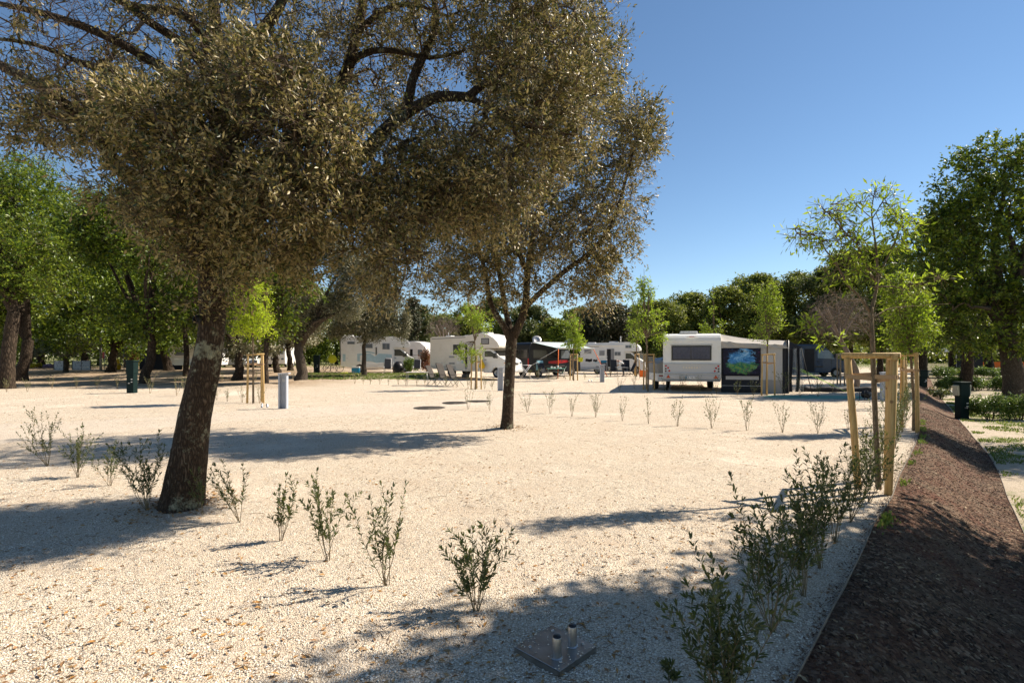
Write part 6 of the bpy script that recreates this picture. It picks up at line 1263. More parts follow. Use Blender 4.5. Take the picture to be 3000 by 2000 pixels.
# two more campers seen between the trunks on the left, cars and caravans farther off
def box_camper(label, u, Y, rz, L=5.8, Hh=2.7, mat='white', name='motorhome', cat='motorhome', w=2.2, front=False):
    b_ = ground_at(u, Y); t = thing(name, label, cat, b_, rz, 'distant motorhomes and caravans'); poly = [(0, .5), (0, Hh - .15), (.15, Hh), (L - .5, Hh), (L - .1, Hh - .35), (L + .05, 1.5), (L + .02, .6)] + bottom(L, 0, .42, [(L - 1.1, .38), (1.4, .38)], .5)
    coach(t, poly, w, mat, .1)
    for s_ in (-1, 1):
        side_win(t, 1.0, 1.9, 1.5, 2.05, s_ * w / 2, 'lgrey', 'glass'); side_win(t, 3.2, 4.0, 1.5, 2.05, s_ * w / 2, 'lgrey', 'glass')
        for x in (1.4, L - 1.1): wheel(t, x, s_ * (w / 2 - .2))
    mb = MB(); mb.box((L - .02, 0, 1.95), (.12, w - .3, .85)); mb.build('windscreen', M['glass_lt'], t, .05, 2); boxp(t, 'grille', (L + .04, 0, .95), (.08, .9, .22), 'frame_bl', .02)
    for s_ in (-1, 1): boxp(t, 'headlight', (L + .03, s_ * (w / 2 - .28), 1.0), (.1, .3, .2), 'glass_lt', .03)
    plate(t, L + .07, .66, 1, None, True); rear_win(t, -.7, .7, 1.5, 2.1); return t
box_camper('silver-white integrated motorhome facing the viewer between the left tree trunks', 845, 70, R(-82)); box_camper('white caravan right of the farthest alcove motorhome behind the stake frame', 1862, 62, R(4), 4.6, 2.6, 'cream', 'caravan', 'caravan')
def car(label, u, Y, rz, mat, group='parked cars'):
    t = thing('parked_car', label, 'car', ground_at(u, Y), rz, group); L = 4.4
    poly = [(0, .55), (.02, .95), (.25, 1.08), (.75, 1.44), (1.3, 1.52), (2.4, 1.50), (3.2, 1.04), (4.1, .90), (4.36, .72), (4.4, .5)] + bottom(4.38, 0, .28, [(3.55, .36), (.85, .36)], .4); mb = MB(); mb.prism(poly, -.88, .88); mb.build('body', M[mat], t, .09, 4)
    for s_ in (-1, 1):
        panel(t, 'side_window', [(.55, 1.08), (.9, 1.40), (1.7, 1.42), (1.7, 1.06)], s_ * .882, 'glass', .008); panel(t, 'side_window', [(1.76, 1.06), (1.76, 1.42), (2.35, 1.40), (2.95, 1.05)], s_ * .882, 'glass', .008); boxp(t, 'door_handle', (1.9, s_ * .895, .92), (.16, .02, .03), 'rim')
        boxp(t, 'tail_light', (.03, s_ * .72, .88), (.08, .28, .16), 'red', .03); boxp(t, 'headlight', (4.3, s_ * .68, .76), (.16, .30, .14), 'glass_lt', .03)
        for x in (.85, 3.55): wheel(t, x, s_ * .80, .32, .2, 7)
    mb = MB(); a, b2 = (2.52, 1.46), (3.16, 1.08); mb.add([(a[0], .68, a[1]), (a[0], -.68, a[1]), (b2[0], -.76, b2[1]), (b2[0], .76, b2[1]), (a[0] - .03, .68, a[1] - .03), (a[0] - .03, -.68, a[1] - .03), (b2[0] - .03, -.76, b2[1] - .03), (b2[0] - .03, .76, b2[1] - .03)], [(0, 1, 2, 3), (7, 6, 5, 4), (0, 4, 5, 1), (1, 5, 6, 2), (2, 6, 7, 3), (3, 7, 4, 0)]); o = mb.build('windscreen', M['glass'], t); o.location = (.035, 0, .03); return t
car('dark blue car half hidden by the grey trailer cover', 1906, 46, R(6), 'navy'); car('white car seen between the trunks behind the yellow-green sapling', 745, 72, R(-75), 'white'); car('small silver car seen beside the trunk of the big leaning oak', 655, 66, R(-20), 'silver')
# far left caravan with awning + utility trailer
b_ = ground_at(512, 56); t = thing('caravan', 'grey-white caravan with long awning behind the forked pale trunk', 'caravan', b_, R(3), 'distant motorhomes and caravans'); poly = [(0, .5), (.0, 2.1), (.3, 2.55), (4.2, 2.55), (4.8, 2.1), (4.9, .9)] + bottom(4.8, 0, .45, [(2.9, .38)], .5)
coach(t, poly, 2.2, 'white', .1); side_win(t, .6, 1.6, 1.4, 2.0, -1.1, 'lgrey', 'glass_lt'); [wheel(t, 2.9, s_ * .95) for s_ in (-1, 1)]
b_ = ground_at(385, 55); t = thing('awning_tent', 'pale low awning roof left of the grey-white caravan behind the trunks', 'awning', b_, 0); boxp(t, 'roof', (2.2, 0, 2.35), (4.6, 2.5, .06), 'fab_white', .02, Matrix.Rotation(R(-3), 3, 'Y')); [(lambda mb: (mb.tube([(x, -1.2, 2.3), (x, -1.2, 0)], .02, 6), mb.build('pole', M['rim'], t)))(MB()) for x in (.1, 2.2, 4.3)]; boxp(t, 'back_wall', (2.2, 1.2, 1.15), (4.4, .03, 2.3), 'fab_dark')
b_ = ground_at(522, 50); t = thing('cargo_trailer', 'white open trailer with one visible wheel beside the leaning oak trunk', 'trailer', b_, 0); boxp(t, 'box', (1.0, .6, .85), (2.7, 1.4, .62), 'white', .03); wheel(t, 1.5, -.12, .34); mb = MB(); mb.prism([(1.05, .66), (1.12, .76), (1.5, .82), (1.88, .76), (1.95, .66), (1.9, .66), (1.5, .76), (1.1, .66)], -.24, -.02); mb.build('mudguard', M['lgrey'], t)
# far right awning under the trees
b_ = ground_at(2768, 62); t = thing('awning_tent', 'small white awning seen under the trees at the far right', 'awning', b_, 0); mb = MB(); mb.prism([(0, 2.1), (.6, 2.6), (3.6, 2.5), (4.4, 2.0), (4.4, 1.95), (0, 2.05)], -1, 1); mb.build('roof', M['fab_white'], t); boxp(t, 'wall_panel', (2.2, -.2, 1.0), (3.9, .05, 2.0), 'fab_dark'); boxp(t, 'wall_panel', (.3, -.9, 1.0), (.6, .05, 2.0), 'fab_light')
mb = MB(); mb.prism([(0, 0), (0, .7), (9, .7), (9, 0)], 0, .02); o = mb.build('mesh_barrier', M['orange']); o.location = ground_at(2870, 66) + Vector((0, 0, .15)); tag(o, 'orange mesh barrier stretched under the trees at the far right', 'barrier')
M['cover'] = simple('dusty_cast_iron', (.15, .13, .11), .8, var=.25, scale=5, dirt=(.42, .34, .26), spec=.1)
# ---------------- service pillars, plate, lamp ----------------
def zinc_post(label, u, v, h=1.1, rz=0.0, w_=.27, d_=.16):
    g = G(u, v); t = thing('service_pedestal', label, 'service post', g, rz, 'grey metal service posts')
    mb = MB(); mb.box((-w_ * .42, 0, h / 2 - .05), (.045, d_, h + .1)); mb.box((w_ * .42, 0, h / 2 - .05), (.045, d_, h + .1)); mb.box((0, d_ * .30, h / 2 - .05), (w_ * .84, .03, h + .1)); mb.build('post', M['zinc'], t, .006, 2)
    mb = MB(); mb.box((w_ * .10, 0, h + .02), (w_ * 1.32, d_ * 1.2, .035), Matrix.Rotation(R(-3), 3, 'Y')); mb.build('cap', M['zinc'], t, .008, 2)
    mb = MB(); mb.box((0, d_ * .22, h * .82), (.10, .02, .10)); mb.build('socket', M['lgrey'], t, .006, 1); return t
zinc_post('nearest grey metal service post, right of the frame around the yellow-green sapling', 830, 1197, 1.12)
zinc_post('grey metal service post directly left of the slim forked oak trunk', 1466, 1144, 1.10)
zinc_post('grey metal service post in front of the teal towel', 1764, 1119, 1.08)
zinc_post('grey metal service post hidden behind the nearest stake frame', 2592, 1174, 1.05)
def green_pillar(label, u, v, h, w_, rz=0.0, flap=True):
    g = G(u, v); t = thing('supply_pillar', label, 'supply pillar', g, rz, 'dark green supply pillars'); k = w_
    mb = MB(); mb.box((0, 0, h * .30), (k * .74, k * .62, h * .60 + .1)); mb.build('base', M['dgreen'], t, .015, 2); mb = MB(); mb.box((0, 0, h * .77), (k * .84, k * .70, h * .36)); mb.build('head', M['dgreen'], t, .02, 2)
    mb = MB(); mb.box((0, 0, h * .965), (k * .96, k * .82, h * .05)); mb.build('lid', M['dgreen'], t, .02, 2)
    for i in range(2): boxp(t, 'label_plate', (k * .20, -k * .315, h * (.34 + .08 * i)), (.075, .006, .035), 'white')
    for s_ in (-1, 1):
        if flap: boxp(t, 'socket_flap', (s_ * k * .50, 0, h * .76), (k * .20, k * .5, h * .28), 'beige_plastic' , .02, Matrix.Rotation(R(s_ * 6), 3, 'Y'))
    boxp(t, 'tap', (0, -k * .38, h * .30), (.05, .12, .04), 'rim', .01); return t
green_pillar('dark green supply pillar with open pale flaps on the lower ground at the right', 2818, 1226, 1.30, .42, R(4))
green_pillar('dark green supply pillar in the shade left of the leaning trunk at the back left', 387, 1151, 1.50, .44, R(-4), False)
green_pillar('dark green supply pillar beside the bicycles at the white and blue motorhome', 928, 1092, 1.50, .55, 0, False)
green_pillar('small green supply pillar at the far end of the mulch bank', 2702, 1132, .95, .50, 0, True)
green_pillar('dark green supply pillar in the shade behind the yellow-green sapling', 717, 1068, 2.0, .7, 0, False)
# steel plate with two pipe stubs
g = G(1627, 1910); t = thing('ground_anchor_plate', 'square steel plate with two capped pipe stubs in the gravel at the bottom', 'steel plate', (g.x, g.y, gz(g.x, g.y) + .030), R(45.5)); t.rotation_euler = (R(1.2), R(-1.0), R(46))
s_ = .34; mb = MB(); mb.box((0, 0, 0), (s_, s_, .012)); [mb.box(c, sz) for c, sz in (((0, -s_ / 2 + .002, -.018), (s_, .004, .045)), ((0, s_ / 2 - .002, -.018), (s_, .004, .045)), ((-s_ / 2 + .002, 0, -.018), (.004, s_ - .01, .045)), ((s_ / 2 - .002, 0, -.018), (.004, s_ - .01, .045)))]; mb.build('plate', M['steel'], t, .002, 1)
for px, py in (W3(1631, 1940, 3.1), W3(1678, 1908, 3.22)) if False else ((-.076, -.074), (.077, -.065)):
    mb = MB(); mb.lathe([(.0265, 0), (.0265, .114), (.025, .117), (.021, .112), (.0, .110)], (0, 0, 0), 24); o = mb.build('pipe_stub', M['steel_shiny'], t); o.location = (px, py, .006)
    mb = MB(); mb.lathe([(.0, .124), (.019, .124), (.0235, .120), (.0235, .110)], (0, 0, 0), 20); mb.build('cap', M['rubber_cap'], o); mb = MB(); mb.lathe([(.035, 0), (.032, .004), (.0255, .006)], (0, 0, 0), 20); mb.build('weld_ring', M['steel'], o)
for px, py in ((-.11, .10), (.12, .12), (-.10, -.12), (.13, -.10)):
    mb = MB(); mb.lathe([(0, .010), (.008, .009), (.010, .004), (.010, 0)], (0, 0, 0), 8); o = mb.build('bolt', M['steel_shiny'], t); o.location = (px, py, .006)
mb = MB(); r_q = random.Random(4)
for k_ in range(70):
    e_ = r_q.random() < .6; px, py = (r_q.uniform(-.17, .17), r_q.choice((-1, 1)) * r_q.uniform(.14, .172)) if e_ else (r_q.uniform(-.15, .15), r_q.uniform(-.15, .15)); q9 = t.rotation_euler.to_matrix() @ Vector((px, py, .008)) + Vector(t.location); r9 = r_q.uniform(.003, .006)
    mb.add([q9 + Vector((a_ * r9, b_ * r9, c_ * r9)) for a_, b_, c_ in ((1, 0, 0), (.2, 1, .1), (-1, .1, 0), (0, -1, 0), (0, .1, .9))], [(0, 1, 4), (1, 2, 4), (2, 3, 4), (3, 0, 4)])
o = mb.build('stray_stones', leafmat('stray_stone', [(.45, .37, .28), (.66, .57, .45), (.80, .72, .60)], None, 0.0, .9)); tag(o, 'stray pale stones lying on the square steel plate', 'gravel', None, 'stuff')
def stub_pair(label, u, v):
    g = G(u, v); t = thing('pipe_stubs', label, 'pipe stubs', g, 0, 'pairs of pipe stubs in the gravel')
    for x in (-.09, .09): mb = MB(); mb.lathe([(0, .13), (.03, .13), (.03, -.05)], (x, 0, 0), 12); mb.build('stub', M['steel'], t)
stub_pair('pair of pipe stubs right of the stake frame of the yellow-green sapling', 775, 1194); stub_pair('tiny pair of pipe stubs left of the post before the teal towel', 1729, 1118)
for (lab, u, v, r) in (('round metal drain cover, nearest and leftmost of the three in the track', 1258, 1195, .52), ('round metal drain cover in the middle of the three in the track', 1333, 1180, .46), ('round metal drain cover, rightmost of the three by the oak trunk', 1402, 1176, .46)):
    g = G(u, v); mb = MB(); mb.lathe([(0, .012), (r * .98, .012), (r, .004), (r, -.05)], (0, 0, 0), 32); [mb.box((0, (k - 4) * r * .2, .014), (r * 1.9 * math.sqrt(max(0.05, 1 - ((k - 4) * .2) ** 2)), .02, .008)) for k in range(9)]
    o = mb.build('drain_cover', M['cover']); o.location = g + Vector((0, 0, .004)); tag(o, lab, 'drain cover', 'drain covers in the gravel track')
g = ground_at(295, 50); t = thing('street_lamp', 'slim grey street lamp with a flat white head under the trees at the back left', 'street lamp', g, 0); m = 50 / F; top = H + (VH - 940) * m - g.z
mb = MB(); mb.tube([(0, 0, -.1), (0, 0, top * .3), (0, 0, top)], [.11, .09, .07], 10); mb.build('pole', M['mgrey'], t); mb = MB(); mb.lathe([(0, -.04), (.28, -.03), (.32, .02), (.2, .09), (0, .12)], (0, 0, 0), 18); o = mb.build('lamp_head', M['fab_white'], t); o.location = (-.38, 0, top); mb = MB(); mb.tube([(0, 0, top - .05), (-.3, 0, top)], .03, 6); mb.build('arm', M['mgrey'], t)

# ---------------- camping furniture ----------------
def recliner(label, loc, rz, mat='fab_brown', stripes=False, tall=1.0, towel=None, group='folding camping chairs'):
    """x = forward of the sitter"""
    t = thing('folding_chair', label, 'folding chair', loc, rz, group); fr_ = 'frame_bl' if not stripes else 'pipe_white'
    mb = MB(); mb.prism([(-.02, .42), (.48, .46), (.48, .44), (-.02, .40)], -.25, .25); mb.build('seat', M[mat], t)
    mb = MB(); bx_ = -.34 * tall; mb.prism([(-.02, .44), (bx_, 1.10 * tall), (bx_ + .03, 1.115 * tall), (.012, .45)], -.25, .25); bk_ = mb.build('backrest', M[mat], t)
    if stripes:
        for k in range(5):
            q0 = .14 + k * .17; pa = Vector((-.02 + (bx_ + .02) * q0, 0, .44 + (1.10 * tall - .44) * q0)); mb = MB(); mb.box(pa + Vector((-.008, 0, -.003)), (.012, .49, .045), Matrix.Rotation(-math.atan2(-bx_, 1.10 * tall - .44) , 3, 'Y')); mb.build('pale_stripe', M['fab_light'], bk_)
    mb = MB(); [mb.tube([(bx_, s_, 1.12 * tall), (-.02, s_, .42), (.48, s_, .45)], .014, 6) for s_ in (-.26, .26)]; mb.tube([(bx_, -.26, 1.12 * tall), (bx_, .26, 1.12 * tall)], .014, 6); mb.build('frame', M[fr_], t)
    for s_ in (-.28, .28):
        mb = MB(); mb.tube([(-.26, s_, .0), (.40, s_, .62)], .012, 6); mb.build('leg', M[fr_], t); mb = MB(); mb.tube([(.46, s_, .0), (-.10, s_, .60)], .012, 6); mb.build('leg', M[fr_], t)
        mb = MB(); mb.box((.12, s_, .64), (.50, .045, .025)); mb.build('armrest', M['frame_bl'], t, .008, 1)
    if towel:
        mb = MB(); mb.prism([(bx_ - .03, 1.13 * tall), (bx_ - .10, .62), (bx_ - .13, .62), (bx_ - .07, 1.15 * tall), (bx_ + .06, 1.15 * tall), (bx_ + .14, .85), (bx_ + .12, .85), (bx_ + .04, 1.13 * tall)], -.24, .24); o = mb.build('draped_towel', M[towel]); o.location = loc; o.rotation_euler = (0, 0, rz); tag(o, 'towel draped over the back of the ' + label, 'towel'); o['label'] = {'teal': 'teal towel draped over a chair back behind the grey post'}.get(towel, 'light blue towel draped over the ' + ('chair by the black camper van' if towel == 'skyblue' else 'striped deck chair nearest the dark oak')); 
    return t
def table(label, loc, rz, L=1.1, W_=.65, h=.72, mat='lgrey', group='camping tables'):
    t = thing('camping_table', label, 'camping table', loc, rz, group); mb = MB(); mb.box((0, 0, h), (L, W_, .03)); mb.build('top', M[mat], t, .008, 1)
    for sx_ in (-1, 1):
        for sy_ in (-1, 1): mb = MB(); mb.tube([(sx_ * (L / 2 - .06), sy_ * (W_ / 2 - .05), h), (sx_ * (L / 2 - .02), sy_ * (W_ / 2 - .02), 0)], .013, 6); mb.build('leg', M['rim'], t)
    mb = MB(); mb.tube([(-L / 2 + .04, -W_ / 2 + .04, .3), (L / 2 - .04, -W_ / 2 + .04, .3)], .01, 6); mb.build('cross_bar', M['rim'], t); return t
recliner('brown folding chair, leftmost of the three before the cream motorhome', G(1268, 1128), R(205)); recliner('brown folding chair, tallest middle one before the cream motorhome', G(1300, 1130), R(200), tall=1.12); recliner('brown folding chair, rightmost of the three before the cream motorhome', G(1330, 1131), R(-20), tall=1.05)
[setattr(bpy.data.objects[n_], 'rotation_euler', (0, 0, R(a_))) for n_, a_ in (('folding_chair', -25), ('folding_chair.001', -35), ('folding_chair.002', -28))]
table('low pale camping table left of the three brown chairs', G(1223, 1128), R(3), 1.25, .7, .74, 'fab_light')
recliner('blue striped deck chair beside the black bundle by the white motorhome', G(1136, 1094), R(-80), 'navy_cloth' if 'navy_cloth' in M else 'fab_dark', True, 1.05); recliner('blue striped deck chair standing alone left of the cream motorhome', G(1222, 1094), R(-85), 'fab_dark', True, 1.0)
mb = MB(); r_ = np.random.default_rng(5); mb.lathe([(0, .95), (.25, .9), (.42, .6), (.5, .25), (.45, 0)], (0, 0, 0), 20); o = mb.build('covered_bundle', M['black_bag'] if 'black_bag' in M else M['rubber_cap']); o.location = G(1168, 1092)
for v_ in o.data.vertices: v_.co += v_.co * .12 * mnoise.noise(v_.co * 4)
tag(o, 'rounded bundle under black plastic beside the white motorhome nose', 'covered bundle')
table('long folding table along the side of the white and blue motorhome', G(1098, 1094), R(2), 1.7, .6, .80, 'lgrey')
g = G(1043, 1094); t = thing('cool_box', 'blue cool box with a white lid under the holm oak by the white motorhome', 'cool box', g, 0); boxp(t, 'box', (0, 0, .24), (.62, .38, .48), 'blue', .03); boxp(t, 'lid', (0, 0, .52), (.64, .40, .12), 'white', .03)
mb = MB(); mb.lathe([(0, .06), (.3, .06), (.33, .0)], (0, 0, 0), 20); o = mb.build('washing_bowl', M['lime_cloth']); o.location = G(1008, 1093); tag(o, 'flat lime bowl lying behind the motorhome rear wheel', 'bowl')
mb = MB(); mb.lathe([(0, -.03), (.34, -.02), (.36, 0), (.34, .02), (0, .03)], (0, 0, 0), 24, 'y'); o = mb.build('folded_sunshade', M['lime_cloth']); o.location = G(974, 1092) + Vector((0, 0, 1.15)); tag(o, 'round yellow-green folded sunshade hanging at the back of the white motorhome', 'sunshade')
# camp by the far alcove motorhome
Yk2 = 44.5
def gp(u, Y=Yk2): return ground_at(u, Y)
recliner('dark folding chair under the teal towel before the far motorhome', gp(1774, 44), R(-80), 'fab_dark', False, 1.1, 'teal'); recliner('black folding chair, wide one right of the teal towel', gp(1798, 43.5), R(-95), 'fab_dark', False, 1.18); recliner('black folding chair behind the leaning person', gp(1835, 44.5), R(-100), 'fab_dark', False, 1.15); recliner('black folding chair at the nose of the far motorhome', gp(1851, 44), R(-170), 'fab_dark', False, 1.15)
table('grey camping table the person leans over', gp(1820, 43.6), R(0), 1.0, .6, .72, 'mgrey')
# washing line
t = thing('washing_line', 'clothes line strung before the far motorhome', 'clothes line', gp(1681, 42.5), 0); mb = MB(); mb.tube([(0, 0, 1.66), (1.3, .1, 1.52), (2.6, .2, 1.58)], .006, 5); mb.build('line', M['lgrey'], t); mb = MB(); mb.tube([(2.6, .2, 0), (2.6, .2, 1.6)], .015, 6); mb.build('pole', M['rim'], t)
def cloth(label, mat, u, v, w_, h_, Y=42.5):
    mb = MB(); n_ = 8; V = []
    for j in range(5):
        for i in range(n_ + 1): V.append((w_ * (i / n_ - .5), .03 * math.sin(i * 1.3 + j), -h_ * j / 4 + .02 * math.sin(i)))
    mb.add(V, [(j * (n_ + 1) + i, (j + 1) * (n_ + 1) + i, (j + 1) * (n_ + 1) + i + 1, j * (n_ + 1) + i + 1) for j in range(4) for i in range(n_)], True); o = mb.build('hanging_laundry', M[mat]); o.location = W3(u, v, Y); sf_ = o.modifiers.new('thick', 'SOLIDIFY'); sf_.thickness = .01; tag(o, label, 'laundry', 'clothes on the washing line')
cloth('lime-yellow towel hanging on the washing line', 'lime_cloth', 1701, 1047, .36, .33); cloth('larger black garment on the washing line', 'black', 1725, 1051, .52, .22); cloth('smaller black garment on the washing line', 'black', 1744, 1053, .32, .16); cloth('tiny white garment at the end of the washing line', 'fab_white', 1753, 1054, .14, .14)
# windbreak
t = thing('windbreak', 'low windbreak of orange and blue panels left of the trailer', 'windbreak', gp(1873, 39.5), 0)
for i, (mt, x) in enumerate((('orange', 0), ('orange', .42), ('orange', .84), ('blue', 1.26))): boxp(t, 'panel', (x + .21, .02 * i, .36), (.41, .02, .50), mt)
for i in range(5): mb = MB(); mb.tube([(.42 * i, 0, 0), (.42 * i, 0, .66)], .012, 6); mb.build('pole', M['fab_white'], t)
# camp by the black van
recliner('blue and black folding chair beside the black camper van', gp(1590, 39.3), R(-60), 'fab_dark', False, 1.15, 'skyblue'); table('green-edged camping table loaded with dishes under the pale awning', gp(1628, 38.8), R(5), 1.25, .7, .74, 'mat_green'); recliner('low green folding chair right of the loaded camping table', gp(1648, 39.3), R(170), 'mat_green', False, .8)
mb = MB(); [mb.lathe([(0, 0), (r_2, 0), (r_2, h_2), (0, h_2)], (x, y, .755), 10) for x, y, r_2, h_2 in ((-.3, 0, .06, .14), (-.1, .1, .09, .09), (.15, -.05, .05, .2), (.32, .1, .1, .07))]; o = mb.build('dishes', M['fab_white']); o.location = gp(1628, 38.8); tag(o, 'white dishes stacked on the camping table under the awning', 'dishes')
t = thing('clothes_airer', 'white folding clothes airer at the nose of the cream motorhome', 'clothes airer', gp(1540, 38.2), R(10)); mb = MB(); [mb.tube([(-.45, s_, 0), (.35, s_, 1.0)], .014, 6) for s_ in (-.25, .25)]; [mb.tube([(.45, s_, 0), (-.35, s_, 1.0)], .014, 6) for s_ in (-.25, .25)]; mb.build('legs', M['pipe_white'], t)
mb = MB(); [mb.tube([(-.35 + k * .14, -.25, 1.0), (-.35 + k * .14, .25, 1.0)], .009, 5) for k in range(6)]; [mb.tube([(-.35, s_, 1.0), (.35, s_, 1.0)], .012, 6) for s_ in (-.25, .25)]; mb.tube([(.35, -.25, 1.0), (.85, -.25, 1.22)], .012, 6); mb.tube([(-.35, -.25, 1.0), (-.75, -.25, 1.2)], .012, 6); mb.build('rack', M['pipe_white'], t)
# yellow bag on the cream motorhome mirror side
mb = MB(); mb.lathe([(0, 0), (.16, .03), (.22, .16), (.16, .36), (.05, .5), (.03, .62)], (0, 0, 0), 14); o = mb.build('waste_bag', M['yellow']); o.location = loc_of(MH1, 4.75, -1.30, .62); tag(o, 'yellow rubbish bag hanging beside the open door of the cream motorhome', 'rubbish bag')
boxp(None, 'door_step', (0, 0, .12), (.5, .35, .24), 'frame_bl', .02).location = loc_of(MH1, 3.5, -1.5, 0); tag(bpy.data.objects['door_step'], 'dark step below the open door of the cream motorhome', 'step')
# items right of the awning
g = G(2430, 1166); mb = MB(); r_ = np.random.default_rng(9); P_ = [(-1.9, -.35), (-1.2, -.62), (.2, -.75), (1.5, -.35), (2.1, .25), (1.6, .75), (.0, 1.0), (-1.6, .95), (-2.2, .3)]; Q = [(x * 1.02 + g.x - .15, y + g.y + .35) for x, y in P_]; V = [(x, y, gz(x, y) + .02) for x, y in Q]; c_ = (g.x, g.y + .4, gz(g.x, g.y) + .03); mb.add([c_] + V + [(x, y, z - .02) for x, y, z in V], [(0, 1 + (i + 1) % 9, 1 + i) for i in range(9)] + [(1 + i, 1 + (i + 1) % 9, 10 + (i + 1) % 9, 10 + i) for i in range(9)]); o = mb.build('groundsheet', M['mat_green']); tag(o, 'green groundsheet spread flat on the gravel right of the awning', 'groundsheet')
mb = MB(); q0 = G(2350, 1147); mb.tube([q0 + Vector((k * .30, .12 * math.sin(k), .10 + .03 * math.sin(k * 2))) for k in range(12)], [.13] * 12, 8, True, .2); o = mb.build('rolled_tarp', M['black']); tag(o, 'black rolled tarpaulin lying behind the green groundsheet', 'tarpaulin')
g = G(2537, 1171); t = thing('cable_reel', 'black cable reel on a stand behind the nearest sapling trunk', 'cable reel', g, R(10)); mb = MB(); mb.lathe([(.03, -.09), (.15, -.09), (.15, -.075), (.08, -.07), (.08, .07), (.15, .075), (.15, .09), (.03, .09)], (0, 0, .21), 24, 'y'); mb.build('drum', M['rubber_cap'], t)
for s_ in (-.12, .12): mb = MB(); mb.tube([(-.17, s_, 0), (-.17, s_, .36), (-.12, s_, .41), (.12, s_, .41), (.17, s_, .36), (.17, s_, 0), (-.17, s_, 0)], .012, 6); mb.build('frame', M['frame_bl'], t)
mb = MB(); mb.tube([g + Vector((.15, 0, .05)), g + Vector((.7, .2, .03)), g + Vector((1.3, .1, .03)), g + Vector((2.0, .5, .03))], .012, 5); o = mb.build('power_cable', M['black']); tag(o, 'black cable lying on the gravel from the cable reel', 'cable')
# back left: patterned windbreak, yellow wrapped parasol, picnic table, hanging red cloth
def patmat():
    m, t_, out = newmat('perforated_pattern'); co = node(t_, 'ShaderNodeTexCoord'); v_ = node(t_, 'ShaderNodeTexVoronoi'); v_.inputs['Scale'].default_value = 7; t_.links.new(co.outputs['Object'], v_.inputs['Vector']); r = ramp(t_, [(.25, (.05, .06, .07)), (.32, (.42, .44, .45))], v_.outputs['Distance']); p_ = node(t_, 'ShaderNodeBsdfPrincipled'); p_.inputs['Roughness'].default_value = .7; t_.links.new(r.outputs[0], p_.inputs['Base Color']); t_.links.new(p_.outputs[0], out.inputs[0]); return m
M['pattern'] = patmat()
for lab, u0, u1 in (('patterned screen left of the olive tree trunk', 158, 186), ('patterned screen right of the olive tree trunk', 212, 265)):
    a_, b_ = ground_at(u0, 54), ground_at(u1, 54); t = thing('privacy_screen', lab, 'screen', a_, 0, 'patterned privacy screens'); L = b_.x - a_.x; k = max(1, round(L / .9))
    for i in range(k): boxp(t, 'panel', (L / k * (i + .5), 0, .45), (L / k - .06, .02, .9), 'pattern')
    for i in range(k + 1): boxp(t, 'post', (L / k * i, 0, .48), (.05, .05, .96), 'frame_bl')
g = ground_at(345, 55); t = thing('wrapped_parasol', 'bright yellow wrapped parasol or cover left of the red-leaved bush', 'parasol cover', g, 0); mb = MB(); mb.lathe([(0, 1.12), (.10, 1.05), (.16, .8), (.24, .55), (.30, .3), (.24, .0), (0, 0)], (0, 0, 0), 16); mb.build('cover', M['yellow'], t, 0); mb = MB(); mb.lathe([(.27, .50), (.29, .53), (.27, .56)], (0, 0, 0), 16); mb.build('cord', M['mgrey'], t)
g = ground_at(240, 50); table('low white bench table before the patterned screen', g, 0, 1.0, .5, .35, 'fab_white')
o = boxp(None, 'hanging_cloth', (0, 0, 0), (.22, .02, .6), 'red', 0); o.location = W3(303, 1040, 54); mb = MB(); mb.tube([(.13, 0, .32), (.13, 0, -1.75)], .02, 6); mb.build('pole', M['rim'], o); tag(o, 'small red cloth hanging right of the street lamp pole', 'cloth')
o = boxp(None, 'wooden_crate', (0, 0, 0), (.3, .3, .3), 'wood_old', .01); bpy.data.objects.remove(o)
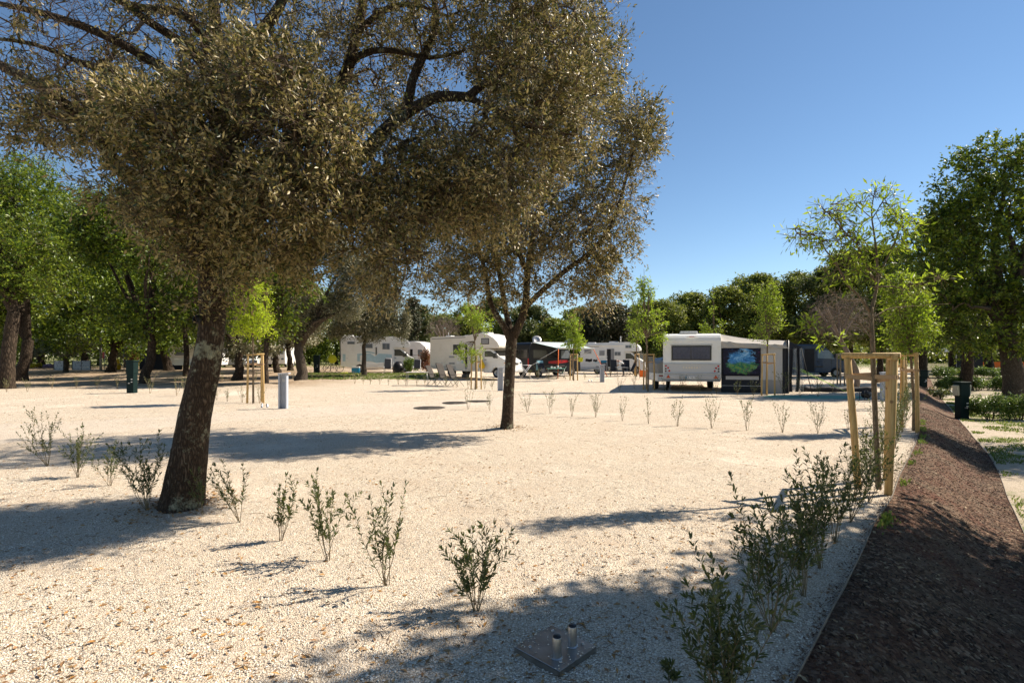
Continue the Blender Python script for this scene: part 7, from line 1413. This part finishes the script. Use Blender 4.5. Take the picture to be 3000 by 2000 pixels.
# ---------------- people ----------------
def person(label, loc, rz, J, shirt, trousers, head, hairm='hair', bald=False):
    """J: joint dict in metres (local); one continuous skinned body plus clothing children"""
    t_ = thing('person', label, 'person', loc, rz)
    names = list(J.keys()); me = bpy.data.meshes.new('body'); E = [('pelvis', 'waist'), ('waist', 'chest'), ('chest', 'neck'), ('neck', 'head'), ('head', 'crown')]
    for s_ in 'LR': E += [('pelvis', 'hip' + s_), ('hip' + s_, 'knee' + s_), ('knee' + s_, 'ankle' + s_), ('ankle' + s_, 'toe' + s_), ('chest', 'sh' + s_), ('sh' + s_, 'el' + s_), ('el' + s_, 'wr' + s_), ('wr' + s_, 'hd' + s_)]
    rad = {'pelvis': .13, 'waist': .12, 'chest': .135, 'neck': .055, 'head': .088, 'crown': .07, 'hip': .085, 'knee': .058, 'ankle': .04, 'toe': .035, 'sh': .06, 'el': .042, 'wr': .028, 'hd': .03}
    def skin(nm, ns, es, mat, grow_, par):
        me = bpy.data.meshes.new(nm); me.from_pydata([J[n_] for n_ in ns], [(ns.index(a), ns.index(b)) for a, b in es], []); o = link_mesh(nm, me, mat, par); me.skin_vertices.new() if hasattr(me.skin_vertices, 'new') else None
        md = o.modifiers.new('skin', 'SKIN'); sb = o.modifiers.new('sub', 'SUBSURF'); sb.levels = 1; sb.render_levels = 2
        if len(me.skin_vertices) == 0: return o
        for i_, n_ in enumerate(ns):
            k_ = n_ if n_ in rad else n_[:-1]; r_3 = rad[k_] * grow_; me.skin_vertices[0].data[i_].radius = (r_3, r_3 * (.8 if n_ in ('chest', 'waist', 'pelvis') else 1)); me.skin_vertices[0].data[i_].use_root = (i_ == 0)
        return o
    body = skin('body', names, E, M['skin'], 1.0, t_)
    sh = ['chest', 'waist', 'pelvis', 'shL', 'shR', 'elL', 'elR']; skin('shirt', sh, [('chest', 'waist'), ('waist', 'pelvis'), ('chest', 'shL'), ('chest', 'shR'), ('shL', 'elL'), ('shR', 'elR')], M[shirt], 1.18, t_)
    tr_ = ['pelvis', 'hipL', 'hipR', 'kneeL', 'kneeR', 'ankleL', 'ankleR']; skin('trousers', tr_, [('pelvis', 'hipL'), ('pelvis', 'hipR'), ('hipL', 'kneeL'), ('hipR', 'kneeR'), ('kneeL', 'ankleL'), ('kneeR', 'ankleR')], M[trousers], 1.2, t_)
    h = Vector(J['head']); c = Vector(J['crown']); mb = MB(); mb.lathe([(0, .075), (.06, .06), (.095, .0), (.09, -.05)], (0, 0, 0), 14); o = mb.build('hair', M[hairm], t_); o.location = h.lerp(c, .55); return t_
sit = dict(pelvis=(0, 0, .48), waist=(-.05, 0, .66), chest=(-.10, 0, .88), neck=(-.10, 0, 1.05), head=(-.07, 0, 1.18), crown=(-.07, 0, 1.27), hipL=(.02, .10, .48), kneeL=(.42, .13, .50), ankleL=(.45, .12, .08), toeL=(.60, .13, .03), hipR=(.02, -.10, .48), kneeR=(.42, -.13, .50), ankleR=(.45, -.12, .08), toeR=(.60, -.13, .03),
           shL=(-.10, .19, .98), elL=(.05, .24, .72), wrL=(.28, .16, .72), hdL=(.36, .14, .73), shR=(-.10, -.19, .98), elR=(.05, -.24, .72), wrR=(.28, -.16, .72), hdR=(.36, -.14, .73))
lean = dict(pelvis=(0, 0, .92), waist=(.10, 0, 1.05), chest=(.32, 0, 1.18), neck=(.46, 0, 1.25), head=(.57, 0, 1.24), crown=(.66, 0, 1.24), hipL=(0, .10, .88), kneeL=(.04, .12, .48), ankleL=(-.04, .12, .08), toeL=(.12, .13, .03), hipR=(0, -.10, .88), kneeR=(.0, -.12, .48), ankleR=(-.10, -.12, .08), toeR=(.06, -.13, .03),
            shL=(.36, .19, 1.16), elL=(.42, .20, .92), wrL=(.55, .12, .78), hdL=(.62, .10, .76), shR=(.36, -.19, 1.16), elR=(.40, -.20, .92), wrR=(.50, -.14, .78), hdR=(.57, -.12, .76))
person('person in a white shirt bending over the table before the far motorhome', gp(1826, 44.1), R(185), lean, 'shirt_w', 'jeans', 0)
person('person in a blue shirt sitting before the distant camper', ground_at(1166, 57), R(0), sit, 'shirt_b', 'jeans', 0); person('person in a reddish shirt sitting right of the one in blue', ground_at(1204, 57), R(180), sit, 'shirt_r', 'jeans', 0)
recliner('dark chair of the person in the blue shirt', ground_at(1165, 57), R(0), 'navy', False, 1.0); recliner('chair of the person in the reddish shirt', ground_at(1205, 57), R(180), 'shirt_r', False, 1.0); table('pale table between the two seated people', ground_at(1185, 57), 0, .9, .6, .70, 'fab_white')
